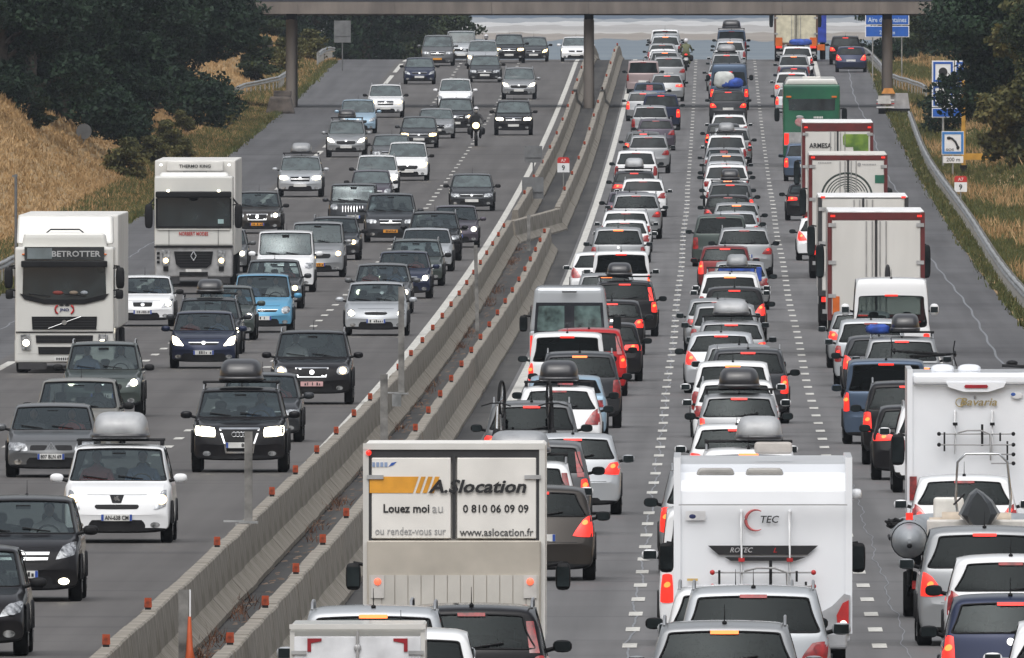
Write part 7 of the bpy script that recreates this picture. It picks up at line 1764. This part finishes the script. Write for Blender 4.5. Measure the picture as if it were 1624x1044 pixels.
tree(12.3, 664, 'dark', 1, .85, 'dark overhanging tree hiding the top of the services sign', 1.5, 'tree')
tree(14.0, 655, 'olive', 0, .95, 'olive-green tree on the right edge behind the telephone sign', 0, 'tree')
tree(13.6, 566, 'bush', 0, 1.1, 'low green bush at the right edge above the guardrail', 0, 'bush')
for i, (x, y) in enumerate(((13.5, 890), (12, 915), (17, 900), (15, 930), (21, 910), (11.2, 935))): tree(x, y, 'dark' if i % 2 else 'mix', 0, .8, 'dark tree beyond the bridge behind the blue direction sign', 0, 'tree', 'trees behind the blue sign')
for i, (x, y, sc) in enumerate(((-25.2, 842, .9), (-24.6, 872, .8), (-26.4, 880, 1.1), (-24.0, 905, .8), (-27.5, 905, 1.2))): tree(x, y, 'bush', i % 2, sc, 'green shrub on the golden bank beyond the left bridge pier', 0, 'bush', 'shrubs beyond the left bridge pier')
e = empty('retaining_wall', (-28.5, 1700, terr(-28.5, 1700) + .3)); tag(e, 'low dark wall slanting across the bank beyond the left bridge pier', 'wall')
b = MB()
for k in range(5): b.box(.9 * k, 24. * k, terr(-28.5 + .9 * k, 1700 + 24 * k) - terr(-28.5, 1700) - .8, .4, 24.2, 1.25)
b.obj('wall_run', mat('stained_concrete', (.10, .085, .075), .9, var=.3, scale=2), e)
# grass tufts and weeds
def tufts(name, pts, hgt, wd, m, blades=7, lean=.35):
    n = len(pts) * blades; base = np.repeat(np.array(pts), blades, 0); h_ = np.array([hgt]) * rng.uniform(.4, 1.2, n); a = rng.uniform(0, 6.28, n)
    base[:, 0] += rng.normal(0, .10, n); base[:, 1] += rng.normal(0, .10, n); dx = np.cos(a) * wd; dy = np.sin(a) * wd; lx = rng.normal(0, lean, n) * h_; ly = rng.normal(0, lean, n) * h_
    p0 = base.copy(); p0[:, 0] -= dx; p0[:, 1] -= dy; p1 = base.copy(); p1[:, 0] += dx; p1[:, 1] += dy; p2 = base.copy(); p2[:, 0] += lx; p2[:, 1] += ly; p2[:, 2] += h_
    V_ = np.stack([p0, p1, p2], 1).reshape(-1, 3)
    me = bpy.data.meshes.new(name); me.vertices.add(3 * n); me.vertices.foreach_set('co', V_.ravel()); me.loops.add(3 * n); me.loops.foreach_set('vertex_index', np.arange(3 * n, dtype=np.int32)); me.polygons.add(n); me.polygons.foreach_set('loop_start', np.arange(0, 3 * n, 3, dtype=np.int32)); me.polygons.foreach_set('loop_total', np.full(n, 3, dtype=np.int32)); me.update(calc_edges=True); me.materials.append(m)
    o = bpy.data.objects.new(name, me); COL.objects.link(o); return o
def scatter(x0, x1, y0, y1, n, f=None):
    P_ = []; y0 *= 2; y1 *= 2; n = int(n * 1.4)
    while len(P_) < n:
        x = rnd.uniform(x0, x1); y = rnd.uniform(y0, y1)
        if f and not f(x, y): continue
        P_.append((x, y, terr(x, y) - .02))
    return P_
GG = foliage_mat('dry_grass_blades', (.31, .20, .092), (.35, .23, .11), (.39, .265, .135)); G2 = foliage_mat('green_grass_blades', (.035, .05, .015), (.075, .085, .025), (.17, .14, .05)); GW = foliage_mat('dead_weed', (.05, .022, .012), (.12, .05, .025), (.16, .09, .05))
tag(tufts('dry_grass', scatter(-33, -22.5, 420, 800, 22000), .20, .035, GG), 'golden dry grass covering the left bank below the dark trees', 'grass', None, 'stuff')
tag(tufts('scrub', scatter(-34, -22.6, 800, 960, 6000), .25, .035, GG), 'golden scrub on the left bank beyond the bridge', 'grass', None, 'stuff')
tag(tufts('green_grass', scatter(-24.9, -22.2, 420, 900, 9000), .26, .03, G2), 'green and yellow grass fringe along the left shoulder edge', 'grass', None, 'stuff')
tag(tufts('verge_grass', scatter(8.75, 16, 400, 900, 17000), .26, .03, G2), 'green grass on the right verge behind the guardrail', 'grass', None, 'stuff')
tag(tufts('dry_verge_grass', scatter(9.8, 15, 440, 900, 1500, lambda x, y: math.sin(x * 1.3 + y * .045) > .1), .45, .03, GG), 'straw-coloured dry grass patches on the right verge', 'grass', None, 'stuff')
P_ = []
for _ in range(420):
    y = 300 + 800 * rnd.random() ** 1.4
    if math.sin(y * .17) + math.sin(y * .06 + 1) > .2: P_.append((-6.98 + rnd.uniform(0, .16), y, zr(y)))
tag(tufts('dead_weeds', P_, .20, .008, GW, 8, .6), 'reddish-brown dead weeds along the barrier foot in the median gully', 'weeds', None, 'stuff')
P_ = [(-7.0 + rnd.uniform(-.05, .35), 300 + 800 * rnd.random(), 0) for _ in range(450)]
me_ = MB()
for (x, y, z) in P_:
    r_ = rnd.uniform(.02, .06); z = zr(y) + .01; a = rnd.uniform(0, 3); me_.add([(x - r_, y - r_, z), (x + r_, y - r_ * .4, z + .01), (x + r_ * .6, y + r_, z + r_ * .6), (x - r_, y + r_ * .5, z + .01)], [(0, 1, 2, 3)])
tag(me_.obj('leaf_litter', mat('brown_litter', (.07, .04, .025), .9, col2=(.16, .12, .09), scale=3)), 'scattered leaf litter and rubbish on the dark median gully', 'litter', None, 'stuff')
# ================================================================ HAZE
flush_text()
hz = bpy.data.materials.new('haze_air'); t = nodes(hz); o = N(t, 'ShaderNodeOutputMaterial'); v_ = N(t, 'ShaderNodeVolumePrincipled'); v_.inputs['Color'].default_value = (.80, .88, 1., 1); v_.inputs['Density'].default_value = HAZE
v_.inputs['Anisotropy'].default_value = .2; t.links.new(v_.outputs[0], o.inputs['Volume'])
if HAZE > 0:
    b = MB(); b.box(0, 4200, -3, 2000, 8500, 110); o = b.obj('haze', hz); o['kind'] = 'stuff'
for nm_ in list(PROTO):
    def rm(o):
        for c in KIDS.get(o.name, []): rm(c)
        bpy.data.objects.remove(o)
    pass
